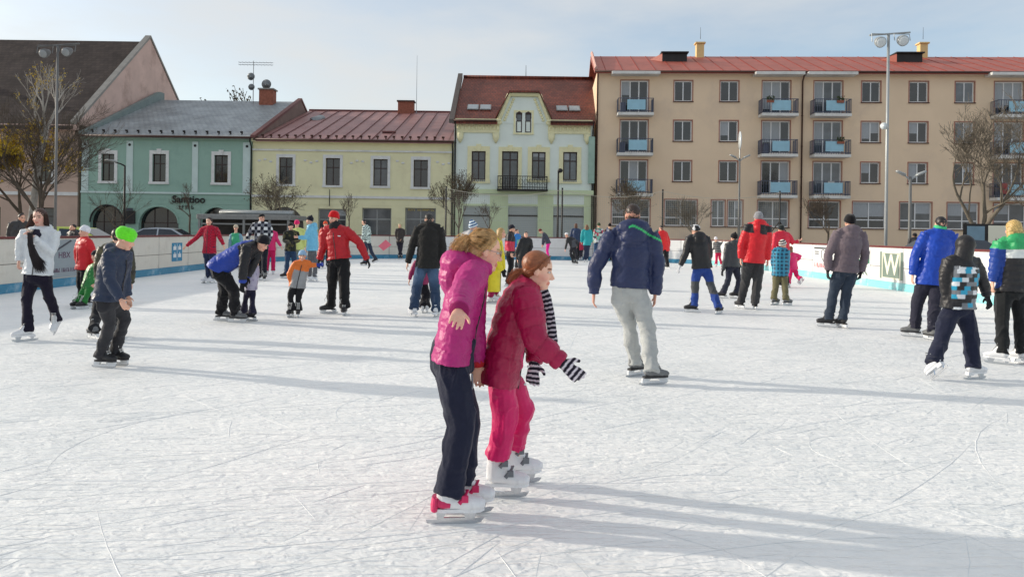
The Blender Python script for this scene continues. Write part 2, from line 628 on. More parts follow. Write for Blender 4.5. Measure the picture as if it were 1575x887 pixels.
def small_print(e, x0, x1, z0, z1, material, seed, y=-0.009, name='small_print'):
    """lettering too worn or too far to read: a row of uneven strokes"""
    r = random.Random(seed)
    mb = MB()
    h = z1 - z0
    x = x0
    while x < x1 - h * 0.3:
        w = h * r.uniform(0.4, 0.7)
        if r.random() < 0.12:
            x += w * 0.8
            continue
        t = h * 0.17
        mb.box(x, x + t, y - 0.001, y + 0.001, z0, z1)
        if r.random() < 0.7: mb.box(x + w - t, x + w, y - 0.001, y + 0.001, z0, z0 + h * r.choice((0.5, 1.0)))
        for zz in r.sample((0.0, 0.42, 0.83), r.randint(1, 2)):
            mb.box(x + t, x + w - t, y - 0.001, y + 0.001, z0 + h * zz, z0 + h * zz + t)
        x += w + h * 0.18
    return tag(mb.build(name, material, e), kind='stuff')

# left: pale grey poster with faded lettering, and the blue letter sign
e, h = poster('L', 17.55, 0.22, 1.08, 1.9, 'grey faded poster with diagonal dark line and HBX lettering on left boards', M_ADGREY)
letters(e, 'HBX', 0.2, 0.1, 0.50, M_ADPUR, sx=1.2)
small_print(e, -0.7, 0.75, 0.12, 0.21, M_ADPUR, 4)
MB().loft([(-0.75, -0.009, 0.42), (0.35, -0.009, 0.83)], [0.022, 0.022], (0, 1, 0), n=4).build('printed_line', M_ADBLK, e)
e, h = poster('L', 23.6, 0.36, 0.92, 0.72, 'blue square sign with white letter blocks EE on cream boards', M_ADBLUE)
for x in (-0.19, 0.15):
    for z in (0.17, 0.40):
        block(e, x - 0.08, x + 0.12, z - 0.055, z + 0.055, M_ADW)
        block(e, x + 0.0, x + 0.05, z + 0.057, z + 0.11, M_ADW)
block(e, -0.022, 0.0, 0.02, 0.54, M_ADW)
# far end: pink kite-shaped print
# right: white poster, green sponsor, W sign
e, h = poster('R', 25.3, 0.34, 1.05, 1.2, 'white poster with shield drawing and red lettering on right boards', M_ADW)
block(e, -0.55, 0.55, 0.64, 0.69, M_ADBLK)
for z in (0.46, 0.53): block(e, -0.5, -0.15, z, z + 0.03, M_ADBLK)
sh = MB()
pts = [(0.05, 0.56), (0.2, 0.62), (0.38, 0.56), (0.36, 0.38), (0.22, 0.25), (0.08, 0.38)]
for (a, b_), (c, d) in zip(pts, pts[1:] + pts[:1]):
    sh.loft([(a, -0.009, b_), (c, -0.009, d)], [0.012, 0.012], (0, 1, 0), n=4)
sh.build('shield_outline', M_ADBLK, e)
small_print(e, -0.5, 0.5, 0.03, 0.17, M_ADRED, 9)
e, h = poster('R', 22.35, 0.22, 1.05, 1.05, 'white advert with green triangle and UK lettering on right boards', M_ADW)
MB().prism_xz([(-0.5, 0.38), (0.5, 0.42), (0.5, 0.74)], -0.0095, -0.0075).build('green_triangle', M_ADGREEN, e)
letters(e, 'UK', 0.36, 0.05, 0.20, M_ADDK, sx=1.4, bold=0.01)
small_print(e, -0.1, 0.42, 0.74, 0.80, M_ADDK, 12)
e, h = poster('R', 20.6, 0.27, 1.0, 1.25, 'dark green sign with big cream letter W in a frame on right boards', M_ADDK)
fr = MB()
for a, b_, c, d in ((-0.5, -0.46, 0.0, 0.73), (0.46, 0.5, 0.0, 0.73), (-0.46, 0.46, 0.0, 0.04), (-0.46, 0.46, 0.69, 0.73)):
    fr.box(a, b_, -0.012, -0.0065, c, d)
fr.build('sign_frame', M_ADCREAM, e)
letters(e, 'W', 0.78, 0, 0.365, M_ADCREAM, sx=1.05, bold=0.012)
e, h = poster('R', 28.6, 0.24, 1.06, 0.9, 'pale advert with grey arrow shape on right boards beyond pink child', M_ADW)
MB().prism_xz([(-0.1, 0.05), (0.1, 0.05), (0.1, 0.45), (0.32, 0.45), (0, 0.78), (-0.32, 0.45), (-0.1, 0.45)], -0.0095, -0.0075).build('grey_arrow', M_ADGREY, e)
e = empty('advert_panel', (-5.9, 35.55, 0.24), R(28), 'pink diamond-shaped print on the white boards of the far corner', 'advert', 'sponsor adverts on the rink boards')
MB().prism_xz([(-0.3, 0.42), (-0.05, 0.2), (0.34, 0.48), (0.05, 0.72)], -0.0095, -0.0075).build('pink_diamond', M_ADPINK, e)

# ------------------------------------------------------------------ buildings
def facade(x0, x1, z0, z1, holes, depth, name, material, parent, reveal=0.22, arch=()):
    """a wall block with a front at y=0 pierced by rectangular holes (x0,x1,z0,z1) with reveals"""
    mb = MB()
    xs = sorted({x0, x1, *[h[0] for h in holes], *[h[1] for h in holes]})
    zs = sorted({z0, z1, *[h[2] for h in holes], *[h[3] for h in holes]})
    for a, b in zip(xs[:-1], xs[1:]):
        for c, d in zip(zs[:-1], zs[1:]):
            mx, mz = (a + b) / 2, (c + d) / 2
            if any(h[0] < mx < h[1] and h[2] < mz < h[3] for h in holes):
                continue
            mb.add([(a, 0, c), (b, 0, c), (b, 0, d), (a, 0, d)], [(0, 1, 2, 3)])
    for (a, b, c, d) in holes:
        r = reveal
        mb.add([(a, 0, c), (a, 0, d), (a, r, d), (a, r, c)], [(0, 1, 2, 3)])
        mb.add([(b, 0, c), (b, r, c), (b, r, d), (b, 0, d)], [(0, 1, 2, 3)])
        mb.add([(a, 0, c), (a, r, c), (b, r, c), (b, 0, c)], [(0, 1, 2, 3)])
        mb.add([(a, 0, d), (b, 0, d), (b, r, d), (a, r, d)], [(0, 1, 2, 3)])
        mb.add([(a, r, c), (b, r, c), (b, r, d), (a, r, d)], [(0, 1, 2, 3)])
    D = depth
    mb.add([(x0, 0, z0), (x0, D, z0), (x0, D, z1), (x0, 0, z1), (x1, 0, z0), (x1, D, z0), (x1, D, z1), (x1, 0, z1)],
           [(0, 3, 2, 1), (4, 5, 6, 7), (1, 2, 6, 5), (3, 7, 6, 2)])
    return mb.build(name, material, parent)

def arch_fill(parent, x0, x1, z_spring, z_top, material, thick=0.2):
    """the two masonry corners that turn the top of a square opening into an arch"""
    cx, rx, rz = (x0 + x1) / 2, (x1 - x0) / 2, z_top - z_spring
    for sgn in (-1, 1):
        pts = [(cx + sgn * rx, z_top)]
        for i in range(9):
            a = math.pi / 2 * i / 8
            pts.append((cx + sgn * rx * math.sin(a), z_spring + rz * math.cos(a)))
        if sgn > 0: pts = pts[:1] + pts[:0:-1]
        MB().prism_xz(pts, 0.003, thick).build('arch_corner', material, parent)

_win = {}
def window(parent, x0, x1, z0, z1, frame, pane, cols=2, transom=None, y=0.13, fw=0.06, sill=None, name='window', blind=None):
    """frame (part) with its panes and sill (sub-parts)"""
    w, h = x1 - x0, z1 - z0
    mb = MB()
    mb.box(0, fw, 0, 0.07, 0, h); mb.box(w - fw, w, 0, 0.07, 0, h)
    mb.box(fw, w - fw, 0, 0.07, 0, fw); mb.box(fw, w - fw, 0, 0.07, h - fw, h)
    iw = (w - 2 * fw - (cols - 1) * fw) / cols
    for i in range(1, cols):
        a = fw + i * iw + (i - 1) * fw
        mb.box(a, a + fw, -0.004, 0.066, fw, h - fw)
    zs = [fw, h - fw]
    if transom:
        zt = h * transom
        for i in range(cols):
            a = fw + i * (iw + fw)
            mb.box(a, a + iw, -0.002, 0.068, zt - fw / 2, zt + fw / 2)
        zs = [fw, zt - fw / 2, zt + fw / 2, h - fw]
    if pane in (M_GLASS, M_GLASS2):
        pane = rnd.choice((pane, pane, pane, M_GLASS, M_GLASS2, M_GLASS3))
    f = mb.build(name, frame, parent)
    f.location = (x0, y, z0)
    for i in range(cols):
        a = fw + i * (iw + fw)
        for c, d in (zip(zs[::2], zs[1::2])):
            MB().box(a, a + iw, 0.03, 0.045, c, d).build('pane', pane, f)
            if blind and d == zs[-1] and rnd.random() < 0.38:
                dd = c + (d - c) * rnd.uniform(0.1, 0.6)
                MB().box(a + 0.01, a + iw - 0.01, 0.024, 0.0285, dd, d - 0.005).build('curtain', blind, f)
    if sill is not None:
        MB().box(-0.08, w + 0.08, -y - 0.09, -y + 0.12, -0.07, -0.003).build('sill', sill, f)
    return f

def surround(parent, x0, x1, z0, z1, material, t=0.2, proud=0.05, keystone=False, name='window_surround'):
    mb = MB()
    mb.box(x0 - t, x0 - 0.001, -proud, 0.02, z0, z1)
    mb.box(x1 + 0.001, x1 + t, -proud, 0.02, z0, z1)
    mb.box(x0 - t, x1 + t, -proud - 0.003, 0.02, z1 + 0.001, z1 + t * 1.2)
    mb.box(x0 - t * 1.15, x1 + t * 1.15, -proud - 0.06, 0.02, z0 - t * 0.8, z0 - 0.002)
    if keystone:
        c = (x0 + x1) / 2
        mb.prism_xz([(c - 0.12, z1), (c + 0.12, z1), (c + 0.18, z1 + t * 1.7), (c - 0.18, z1 + t * 1.7)], -proud - 0.05, 0.0)
    return mb.build(name, material, parent)

def roof(parent, x0, x1, z_e, y_r, z_r, depth, material, over=0.45, th=0.18, name='roof', x0r=None, x1r=None, z_b=None):
    """gable roof slab: eave at the front, ridge at y_r, back slope down to depth"""
    x0r = x0 if x0r is None else x0r
    x1r = x1 if x1r is None else x1r
    sl = (z_r - z_e) / y_r
    ze = z_e - over * sl
    zb = z_e if z_b is None else z_b
    v = [(x0, -over, ze), (x1, -over, ze), (x1r, y_r, z_r), (x0r, y_r, z_r), (x1r, depth, zb), (x0r, depth, zb)]
    v += [(a, b, c - th) for a, b, c in v]
    f = [(0, 1, 2, 3), (3, 2, 4, 5), (6, 9, 8, 7), (9, 11, 10, 8), (0, 6, 7, 1), (5, 4, 10, 11), (0, 3, 9, 6), (3, 5, 11, 9), (1, 7, 8, 2), (2, 8, 10, 4)]
    return MB().add(v, f).build(name, material, parent)

def on_roof(y, z_e, y_r, z_r):
    return z_e + (z_r - z_e) * y / y_r

def gutter(parent, x0, x1, z, material, y=-0.5):
    MB().loft([(x0, y, z), (x1, y, z)], [0.075, 0.075], (0, 1, 0), n=8).build('gutter', material, parent, True)
def downpipe(parent, x, z1, material, y=-0.1, z0=0.0):
    mb = MB()
    mb.loft([(x, -0.45, z1), (x, -0.42, z1 - 0.25), (x, y, z1 - 0.6), (x, y, z0)], [0.055] * 4, (1, 0, 0), n=8)
    for z in np.arange(z0 + 1.2, z1 - 1, 2.2):
        mb.loft([(x, y, z), (x, y, z + 0.05)], [0.075, 0.075], (1, 0, 0), n=8)
    mb.build('downpipe', material, parent, True)

def chimney(parent, x0, x1, y0, y1, z0, z1, material, capm, pots=0):
    c = MB().cbox(x0, x1, y0, y1, z0, z1 - 0.12, 0.02).build('chimney', material, parent)
    MB().cbox(x0 - 0.1, x1 + 0.1, y0 - 0.1, y1 + 0.1, z1 - 0.118, z1, 0.02).build('chimney_cap', capm, c)
    return c

def snow_guards(parent, x0, x1, z_e, y_r, z_r, step, material):
    """one hook after another along the eave"""
    sl = (z_r - z_e) / y_r
    base = MB()
    base.box(-0.035, 0.035, -0.12, 0.12, 0.0, 0.03)
    base.prism_yz([(-0.03, 0.03), (0.08, 0.03), (0.02, 0.2), (-0.03, 0.22)], -0.03, 0.03)
    base.box(-0.1, 0.1, -0.05, -0.031, 0.1, 0.24)
    me = base.mesh('snow_guard')
    k = int((x1 - x0) / step)
    for row in (0.15,):
        for i in range(k):
            o = obj('snow_guard', me, material, parent)
            o.location = (x0 + (i + 0.5) * step, row, on_roof(row, z_e, y_r, z_r) + 0.003)
            o.rotation_euler = (math.atan(sl), 0, 0)

def bands(parent, x0, x1, zs, holes, material, proud=0.018, name='plaster_course'):
    """horizontal rusticated courses, each one a proud strip broken by the openings"""
    for a, b in zip(zs[:-1], zs[1:]):
        cuts = sorted([(h[0], h[1]) for h in holes if h[2] < b and h[3] > a])
        x = x0
        for c, d in cuts + [(x1, x1)]:
            if c - x > 0.05:
                MB().box(x, c, -proud, 0.01, a + 0.025, b - 0.004).build(name, material, parent)
            x = max(x, d)

M_GLASS = glass_mat('window_glass')
M_GLASS2 = glass_mat('window_glass_pale', (0.06, 0.07, 0.08), rough=0.08, spec=0.9)
M_GLASS3 = glass_mat('window_glass_blue', (0.09, 0.11, 0.13), rough=0.04, spec=1.0)
M_DKFRAME = mat('dark_window_frame', srgb(58, 42, 38), rough=0.5, var=0.15, bump=0.05)
M_WHITE = mat('white_plaster', (0.72, 0.72, 0.70), rough=0.8, var=0.07, vscale=3, bump=0.1, bscale=20, wear=(0.55, 0.54, 0.52), wscale=1.2)
M_WFRAME = mat('white_window_frame', (0.76, 0.76, 0.76), rough=0.4, var=0.03, bump=0)
M_PIPE = mat('brown_pipe', srgb(78, 52, 46), rough=0.5, var=0.15, metal=0.2)
M_DKMETAL = mat('dark_metal', srgb(48, 46, 46), rough=0.5, var=0.2, metal=0.4)
M_GALV = mat('galvanised_steel', srgb(150, 154, 156), rough=0.45, var=0.12, vscale=3, metal=0.6)
M_BRICK = mat('chimney_brick', srgb(150, 92, 74), rough=0.85, var=0.25, vscale=7, bump=0.4, bscale=25)
M_CONC = mat('concrete_cap', srgb(150, 146, 140), rough=0.85, var=0.15)
M_CURTAIN = mat('net_curtain', (0.34, 0.36, 0.38), rough=0.3, var=0.2, vscale=6, spec=0.6, stretch=(8, 8, 0.6))

FY = 56.0
# --- the big house with the dark roof and the pink gable end
M_PINK = mat('pinkish_plaster', srgb(212, 182, 170), rough=0.9, var=0.1, vscale=0.6, bump=0.1, bscale=15, wear=srgb(172, 142, 130), wscale=0.5)
M_PINKLO = mat('salmon_plaster', srgb(192, 166, 150), rough=0.9, var=0.12, vscale=0.6, bump=0.1, bscale=15)
M_DKROOF = tile_mat('dark_roof_tiles', srgb(80, 70, 66), srgb(66, 58, 56), srgb(46, 42, 40), 0.35, 0.34, rough=0.85, spec=0.2)
b = empty('gabled_house', (-31.75, FY, 0), 0, 'big house with steep dark roof and bare pink gable wall behind the trees', 'building')
hol = [(-3.0 - 4.1 * i, -1.9 - 4.1 * i, 4.6, 6.7) for i in range(6)]
hol2 = [(-3.5 - 4.1 * i, -1.5 - 4.1 * i, 0.6, 2.7) for i in range(6)]
facade(-27, 0, -0.2, 8.8, hol + hol2, 21, 'wall', M_PINKLO, b)
for h in hol:
    window(b, *h, M_DKFRAME, M_GLASS, cols=2, transom=0.68, sill=M_WHITE)
    surround(b, *h, M_WHITE, t=0.22)
for h in hol2:
    window(b, *h, M_DKFRAME, M_GLASS, cols=2, transom=0.7, name='shop_window')
MB().box(-27, 0.05, -0.12, 0.0, 3.6, 3.85).build('cornice', M_WHITE, b)
MB().box(-27, 0.05, -0.3, -0.002, 8.35, 8.75).build('eave_cornice', M_PINK, b)
roof(b, -27.5, -0.25, 8.9, 10.8, 17.5, 21.6, M_DKROOF)
# gable end wall: stands a little above the roof as a parapet
MB().prism_yz([(0.0, 8.0), (0.0, 9.05), (10.8, 17.8), (17.0, 12.9), (18.2, 13.0), (18.2, 12.0), (21.6, 9.2), (21.6, 8.0)], -0.25, 0.0).build('gable_wall', M_PINK, b)
MB().prism_yz([(-0.35, 8.78), (-0.35, 9.0), (10.8, 18.05), (10.8, 17.83)], -0.4, 0.08).build('gable_coping', M_CONC, b)
MB().prism_yz([(10.82, 17.83), (10.82, 18.05), (16.95, 13.22), (16.95, 13.0)], -0.4, 0.08).build('gable_coping', M_CONC, b)
for i in range(5):
    yy, xx = 2.2 + 1.3 * (i % 3), -5 - 4.3 * i
    MB().box(xx, xx + 0.5, yy, yy + 0.6, on_roof(yy, 8.9, 10.8, 17.5) + 0.1, on_roof(yy, 8.9, 10.8, 17.5) + 0.55).build('roof_vent', M_DKMETAL, b)
MB().loft([(-14, 10.8, 17.4), (-14, 10.8, 20.2)], [0.03, 0.015], n=5).build('lightning_rod', M_DKMETAL, b)

# --- green house
M_GREEN = mat('sea_green_plaster', srgb(150, 180, 166), rough=0.85, var=0.06, vscale=0.8, bump=0.08, bscale=18, wear=srgb(134, 164, 152), wscale=0.8)
M_GREENW = mat('pale_green_plaster', srgb(198, 214, 210), rough=0.85, var=0.06, vscale=2, bump=0.08)
M_GREYROOF = tile_mat('grey_roof_tiles', srgb(156, 162, 164), srgb(140, 146, 150), srgb(100, 106, 110), 0.4, 0.38, rough=0.5)
b = empty('green_house', (-31.5, FY, 0), 0, 'sea-green two-storey house with grey roof and dark arched doorways', 'building')
W = 12.45
up = [(1.48, 2.42, 4.7, 6.68), (5.2, 6.18, 4.7, 6.72), (9.72, 10.7, 4.7, 6.7)]
ar = [(0.7, 3.1, -0.1, 2.95), (4.25, 7.16, -0.1, 2.92), (8.75, 11.1, -0.1, 2.92)]
facade(0, W, -0.2, 8.1, up + ar, 21, 'wall', M_GREEN, b, reveal=0.45)
bands(b, 0, W, [0.3 + 0.345 * i for i in range(11)], ar, M_GREEN)
for h in ar:
    cx, rx, zt, zs_ = (h[0] + h[1]) / 2, (h[1] - h[0]) / 2, h[3], h[3] - 1.25
    arch_fill(b, h[0], h[1], zs_, zt, M_GREEN, 0.4)
    window(b, *h, M_DKFRAME, M_GLASS, cols=3, transom=0.6, y=0.38, name='arched_shop_front')
    mb = MB()
    pv = [(cx + (rx + 0.0) * math.cos(math.pi * i / 16), zs_ + 1.25 * math.sin(math.pi * i / 16)) for i in range(17)]
    for (a, c), (d, e_) in zip(pv[:-1], pv[1:]):
        mb.loft([(a, -0.03, c), (d, -0.03, e_)], [0.06, 0.06], (0, 1, 0), n=6)
    mb.build('arch_moulding', M_DKMETAL if h == ar[0] else M_GREEN, b)
for h in up:
    window(b, *h, M_DKFRAME, M_GLASS, cols=2, transom=0.66)
    surround(b, *h, M_WHITE, t=0.22, keystone=True)
for a, c in ((0.05, 0.55), (3.3, 3.78), (8.1, 8.53), (11.8, 12.4)):
    MB().cbox(a, c, -0.07, 0.0, 3.98, 7.65, 0.01).build('pilaster', M_GREENW, b)
    MB().loft([((a + c) / 2, -0.1, 7.36), ((a + c) / 2, -0.06, 7.36)], [0.1, 0.1], (1, 0, 0), n=10).build('rosette', M_DKMETAL, b)
MB().box(0, W, -0.1, -0.002, 3.82, 3.96).build('string_course', M_GREENW, b)
MB().box(0, W, -0.14, 0.0, 7.75, 7.9).build('frieze_moulding', M_GREEN, b)
MB().box(-0.1, W, -0.4, 0.0, 7.9, 8.06).build('eave_board', mat('ochre_eave', srgb(176, 140, 108), rough=0.7), b)
roof(b, -0.1, W, 8.2, 11.7, 12.6, 21, M_GREYROOF, x0r=0.4, x1r=W)
gutter(b, -0.1, W, 7.95, M_PIPE)
downpipe(b, W - 0.03, 7.95, M_DKMETAL)
snow_guards(b, 0.3, W, 8.2, 11.7, 12.6, 0.84, M_DKMETAL)
MB().prism_yz([(-0.5, 7.95), (-0.5, 8.2), (11.7, 13.3), (12.4, 13.3), (12.4, 12.4), (11.7, 12.3)], 0.0, 0.35).build('party_wall_coping', mat('grey_green_coping', srgb(128, 140, 138), rough=0.8), b)
M_BROWNP = mat('brown_plaster', srgb(132, 112, 104), rough=0.9, var=0.15, vscale=1)
MB().prism_yz([(0.3, 8.0), (0.3, 8.28), (11.7, 12.72), (21, 8.4), (21, 8.0)], W, W + 0.3).build('gable_wall', M_BROWNP, b)
MB().prism_yz([(-0.5, 7.95), (-0.5, 8.15), (11.7, 12.92), (16.5, 10.8), (16.5, 10.6), (11.7, 12.72)], W + 0.02, W + 0.36).build('gable_coping', mat('redbrown_tin', srgb(112, 70, 66), rough=0.6), b)
ch = chimney(b, 9.5, 10.7, 10.2, 11.2, 11.9, 13.5, M_BRICK, M_CONC)
# dish on the chimney, aerial mast with yagi and two dishes
def dish(parent, c, r, name='satellite_dish'):
    mb = MB()
    c = Vector(c)
    rings = []
    for k in range(6):
        q = k / 5
        rings.append((c + Vector((0, -0.25 * r * (q * q), 0)), r * q + 0.001))
    mb.loft([p for p, _ in rings] + [rings[-1][0] + Vector((0, 0.02, 0))], [q for _, q in rings] + [r], (1, 0, 0), n=14)
    mb.loft([c, c + Vector((0, -0.7 * r, -0.3 * r))], [0.02, 0.02], n=5)
    mb.build(name, M_GALV, parent, True)
dish(b, (10.1, 10.4, 13.85), 0.42)
am = MB().loft([(8.9, 10.5, 12.0), (8.9, 10.5, 15.9)], [0.04, 0.03], n=6).build('aerial_mast', M_GALV, b)
ya = MB()
for z, y0_, L in ((15.75, 10.5, 1.7), (15.55, 10.5, 0.9)):
    ya.loft([(8.9 - 1.3, y0_, z), (8.9 + 1.7, y0_, z)], [0.02, 0.02], n=5)
    for i in range(10):
        xx = 8.9 - 1.2 + 0.3 * i
        ya.loft([(xx, y0_ - 0.3, z), (xx, y0_ + 0.3, z)], [0.012, 0.012], n=4)
tag(ya.build('yagi_aerial', M_GALV, b), kind='stuff')
dish(b, (8.75, 10.4, 14.5), 0.33)
dish(b, (8.8, 10.4, 13.6), 0.28)
# shop lettering and wall cabinet
o = obj('shop_lettering', text_mesh('Santtioo', 0.75, 0.03, bold=0.012), M_DKMETAL, b)
o.rotation_euler = (R(90), 0, 0); o.location = (7.9, -0.08, 3.42); o.scale = (0.95, 1, 1)
small_print(b, 7.2, 8.5, 2.74, 3.02, M_DKMETAL, 33, y=-0.06, name='shop_lettering')
cb = MB().cbox(3.28, 4.02, -0.18, -0.02, 1.6, 2.55, 0.02).build('wall_cabinet', M_DKMETAL, b)
MB().cbox(3.4, 3.9, -0.21, -0.185, 2.56, 2.75, 0.01).build('cabinet_sign', M_ADBLK, b)

# --- yellow house
M_YEL = mat('pale_yellow_plaster', srgb(232, 226, 186), rough=0.88, var=0.05, vscale=0.7, bump=0.08, bscale=18, wear=srgb(216, 208, 170), wscale=0.6)
M_REDTIN = mat('faded_red_tin', srgb(152, 110, 106), rough=0.5, var=0.16, vscale=0.7, bump=0.06, bscale=3, wear=srgb(138, 84, 80), wscale=0.9)
b = empty('yellow_house', (-19.03, FY + 0.05, 0), 0, 'pale yellow two-storey house with faded red standing-seam roof', 'building')
W = 14.68
up = [(1.95, 2.95, 4.66, 6.6), (5.36, 6.4, 4.62, 6.6), (8.84, 9.88, 4.62, 6.57), (11.78, 12.82, 4.58, 6.56)]
lo = [(0.9, 3.8, -0.1, 3.0), (4.85, 6.9, 0.1, 2.9), (8.06, 10.2, 0.1, 3.0), (11.2, 13.45, 0.1, 3.05)]
facade(0, W, -0.2, 8.0, up + lo, 26, 'wall', M_YEL, b, reveal=0.3)
arch_fill(b, 0.9, 3.8, 1.6, 3.0, M_YEL, 0.28)
window(b, *lo[0], M_DKFRAME, M_GLASS, cols=3, transom=0.62, y=0.26, name='arched_gateway')
M_SHOP = mat('grey_shop_frame', srgb(150, 152, 150), rough=0.5, var=0.08)
for h in lo[1:]:
    window(b, *h, M_SHOP, M_GLASS2, cols=2, transom=0.72, y=0.2, fw=0.09, name='shop_window', blind=M_CURTAIN)
small_print(b, 11.4, 13.3, 2.84, 3.0, mat('ochre_letters', srgb(190, 170, 110)), 21, y=0.1, name='shop_lettering')
bands(b, 0, W, [0.4 + 0.46 * i for i in range(8)], lo, M_YEL)
for h in up:
    window(b, *h, M_DKFRAME, M_GLASS, cols=2, transom=0.66)
    surround(b, *h, M_WHITE, t=0.2)
MB().box(0, W, -0.12, -0.002, 3.68, 3.86).build('string_course', M_WHITE, b)
MB().box(0, W, -0.1, -0.001, 7.08, 7.2).build('frieze_moulding', M_WHITE, b)
MB().box(0, W, -0.32, 0.0, 7.72, 7.95).build('eave_cornice', M_YEL, b)
gl = MB()
for i in range(34):
    x = 0.5 + i * 0.42
    if not any(h[0] - 0.5 < x < h[1] + 0.5 for h in up):
        gl.ell((x, -0.02, 6.35 + 0.1 * math.sin(i * 1.9)), (0.13, 0.035, 0.08), nu=8, nv=5)
tag(gl.build('stucco_garland', M_WHITE, b, True), kind='stuff')
rf = roof(b, 0.36, W, 8.02, 14.0, 12.2, 26, M_REDTIN)
sl = (12.2 - 8.02) / 14.0
seam_me = MB().add([(-0.035, -0.45, 0.0), (0.035, -0.45, 0.0), (0.035, 14, 0), (-0.035, 14, 0), (-0.02, -0.45, 0.075), (0.02, -0.45, 0.075), (0.02, 14, 0.075), (-0.02, 14, 0.075)],
                   [(0, 1, 5, 4), (1, 2, 6, 5), (2, 3, 7, 6), (3, 0, 4, 7), (4, 5, 6, 7)]).mesh('roof_seam')
for v in seam_me.vertices: v.co.z += 8.02 + sl * v.co.y + 0.002
M_SEAMTIN = mat('dark_red_seam', srgb(112, 66, 64), rough=0.5, var=0.15)
for i in range(13):
    o = obj('roof_seam', seam_me, M_SEAMTIN, b)
    o.location = (0.9 + i * 1.12, 0, 0)
MB().loft([(0.36, 14, 12.25), (W, 14, 12.25)], [0.1, 0.1], (0, 1, 0), n=6).build('ridge_cap', M_SEAMTIN, b)
gutter(b, 0.2, W, 7.86, M_PIPE)
snow_guards(b, 0.4, W - 0.1, 8.02, 14.0, 12.2, 0.6, M_PIPE)
downpipe(b, W - 0.06, 7.86, M_DKMETAL)
chimney(b, 8.6, 10.0, 13.0, 13.9, 11.6, 13.1, M_BRICK, mat('tin_cap', srgb(90, 74, 70), rough=0.6))
MB().loft([(10.25, 13.2, 11.9), (10.25, 13.2, 17.2)], [0.03, 0.012], n=5).build('whip_aerial', M_GALV, b)
MB().box(9.0, 10.0, 2.6, 2.9, on_roof(2.7, 8.02, 14, 12.2) + 0.03, on_roof(2.7, 8.02, 14, 12.2) + 0.15).build('roof_step', M_SEAMTIN, b)
for x in (5.7, 14.0):
    MB().loft([(x, -0.15, 3.1), (x, -0.15, 4.3)], [0.035, 0.025], n=6).build('banner_rod', M_DKMETAL, b)
MB().loft([(2.2, 8.5, 10.5), (2.6, 9.6, 10.9)], [(0.4, 0.3), (0.38, 0.28)], (1, 0, 0), n=10).build('roof_cowl', M_GALV, b, True)

# --- mint house with the dormer gable
M_MINT = mat('pale_mint_plaster', srgb(226, 234, 226), rough=0.85, var=0.05, vscale=0.7, bump=0.07, bscale=18)
M_CREAM = mat('cream_stucco', srgb(232, 226, 184), rough=0.85, var=0.07, vscale=3, bump=0.2, bscale=12)
M_MINTLO = mat('pale_lime_plaster', srgb(206, 218, 178), rough=0.85, var=0.05, vscale=0.8, bump=0.07)
M_TILE = tile_mat('red_brown_tiles', srgb(132, 68, 52), srgb(108, 54, 44), srgb(58, 32, 28), 0.26, 0.32, rough=0.6)
b = empty('mint_house', (-4.32, FY, 0), 0, 'pale mint house with cream stucco dormer gable and iron balcony', 'building')
W = 10.2
wn_ = [(1.3, 2.32, 5.16, 7.25), (5.7, 6.7, 5.3, 7.25), (7.98, 9.0, 5.22, 7.28)]
dr = (3.52, 4.7, 4.48, 7.27)
sh_ = [(0.72, 2.68, 0.2, 3.26), (4.0, 6.18, 0.2, 3.3), (7.3, 9.55, 0.2, 3.3)]
gw = [(4.52, 4.94, 8.66, 10.05), (5.18, 5.6, 8.66, 10.05)]
facade(0, W, -0.2, 9.5, wn_ + [dr] + sh_, 16, 'wall', M_MINT, b)
bands(b, 0.0, W, [0.2, 1.2, 2.2, 3.2, 4.1], sh_, M_MINTLO, proud=0.03)
for h in wn_:
    window(b, *h, M_DKFRAME, M_GLASS2, cols=2, transom=0.68, fw=0.08, blind=M_CURTAIN)
    surround(b, *h, M_CREAM, t=0.3, proud=0.06, keystone=True)
    mb = MB()
    for i in range(7):
        mb.ell((h[0] + (i + 0.5) * (h[1] - h[0]) / 7, -0.12, h[2] - 0.06), (0.07, 0.05, 0.07), nu=7, nv=5)
    tag(mb.build('sill_ornament', M_GALV, b, True), kind='stuff')
window(b, *dr, M_DKFRAME, M_GLASS2, cols=2, transom=0.78, fw=0.09, name='balcony_door')
surround(b, *dr, M_CREAM, t=0.26, proud=0.06, keystone=True)
M_SHUT = mat('grey_roller_shutter', srgb(172, 178, 176), rough=0.5, var=0.06, bump=0.3, bscale=3, stretch=(0.1, 0.1, 6))
for h in sh_:
    mb = MB()
    for i in range(24):
        z = h[2] + 0.02 + i * (h[3] - h[2]) / 24
        if z + 0.11 < h[3]:
            mb.box(h[0] + 0.06, h[1] - 0.06, 0.14 + 0.01 * (i % 2), 0.2, z, z + 0.12)
    tag(mb.build('roller_shutter', M_SHUT, b), kind='stuff')
    MB().box(h[0] + 0.03, h[1] - 0.03, 0.08, 0.2, h[3] - 0.75, h[3] - 0.66).build('shutter_rail', M_DKMETAL, b)
    surround(b, *h, M_MINTLO, t=0.12, proud=0.05, name='shop_surround')
MB().box(-0.02, W + 0.02, -0.2, -0.03, 4.16, 4.48).build('string_course', M_MINTLO, b)
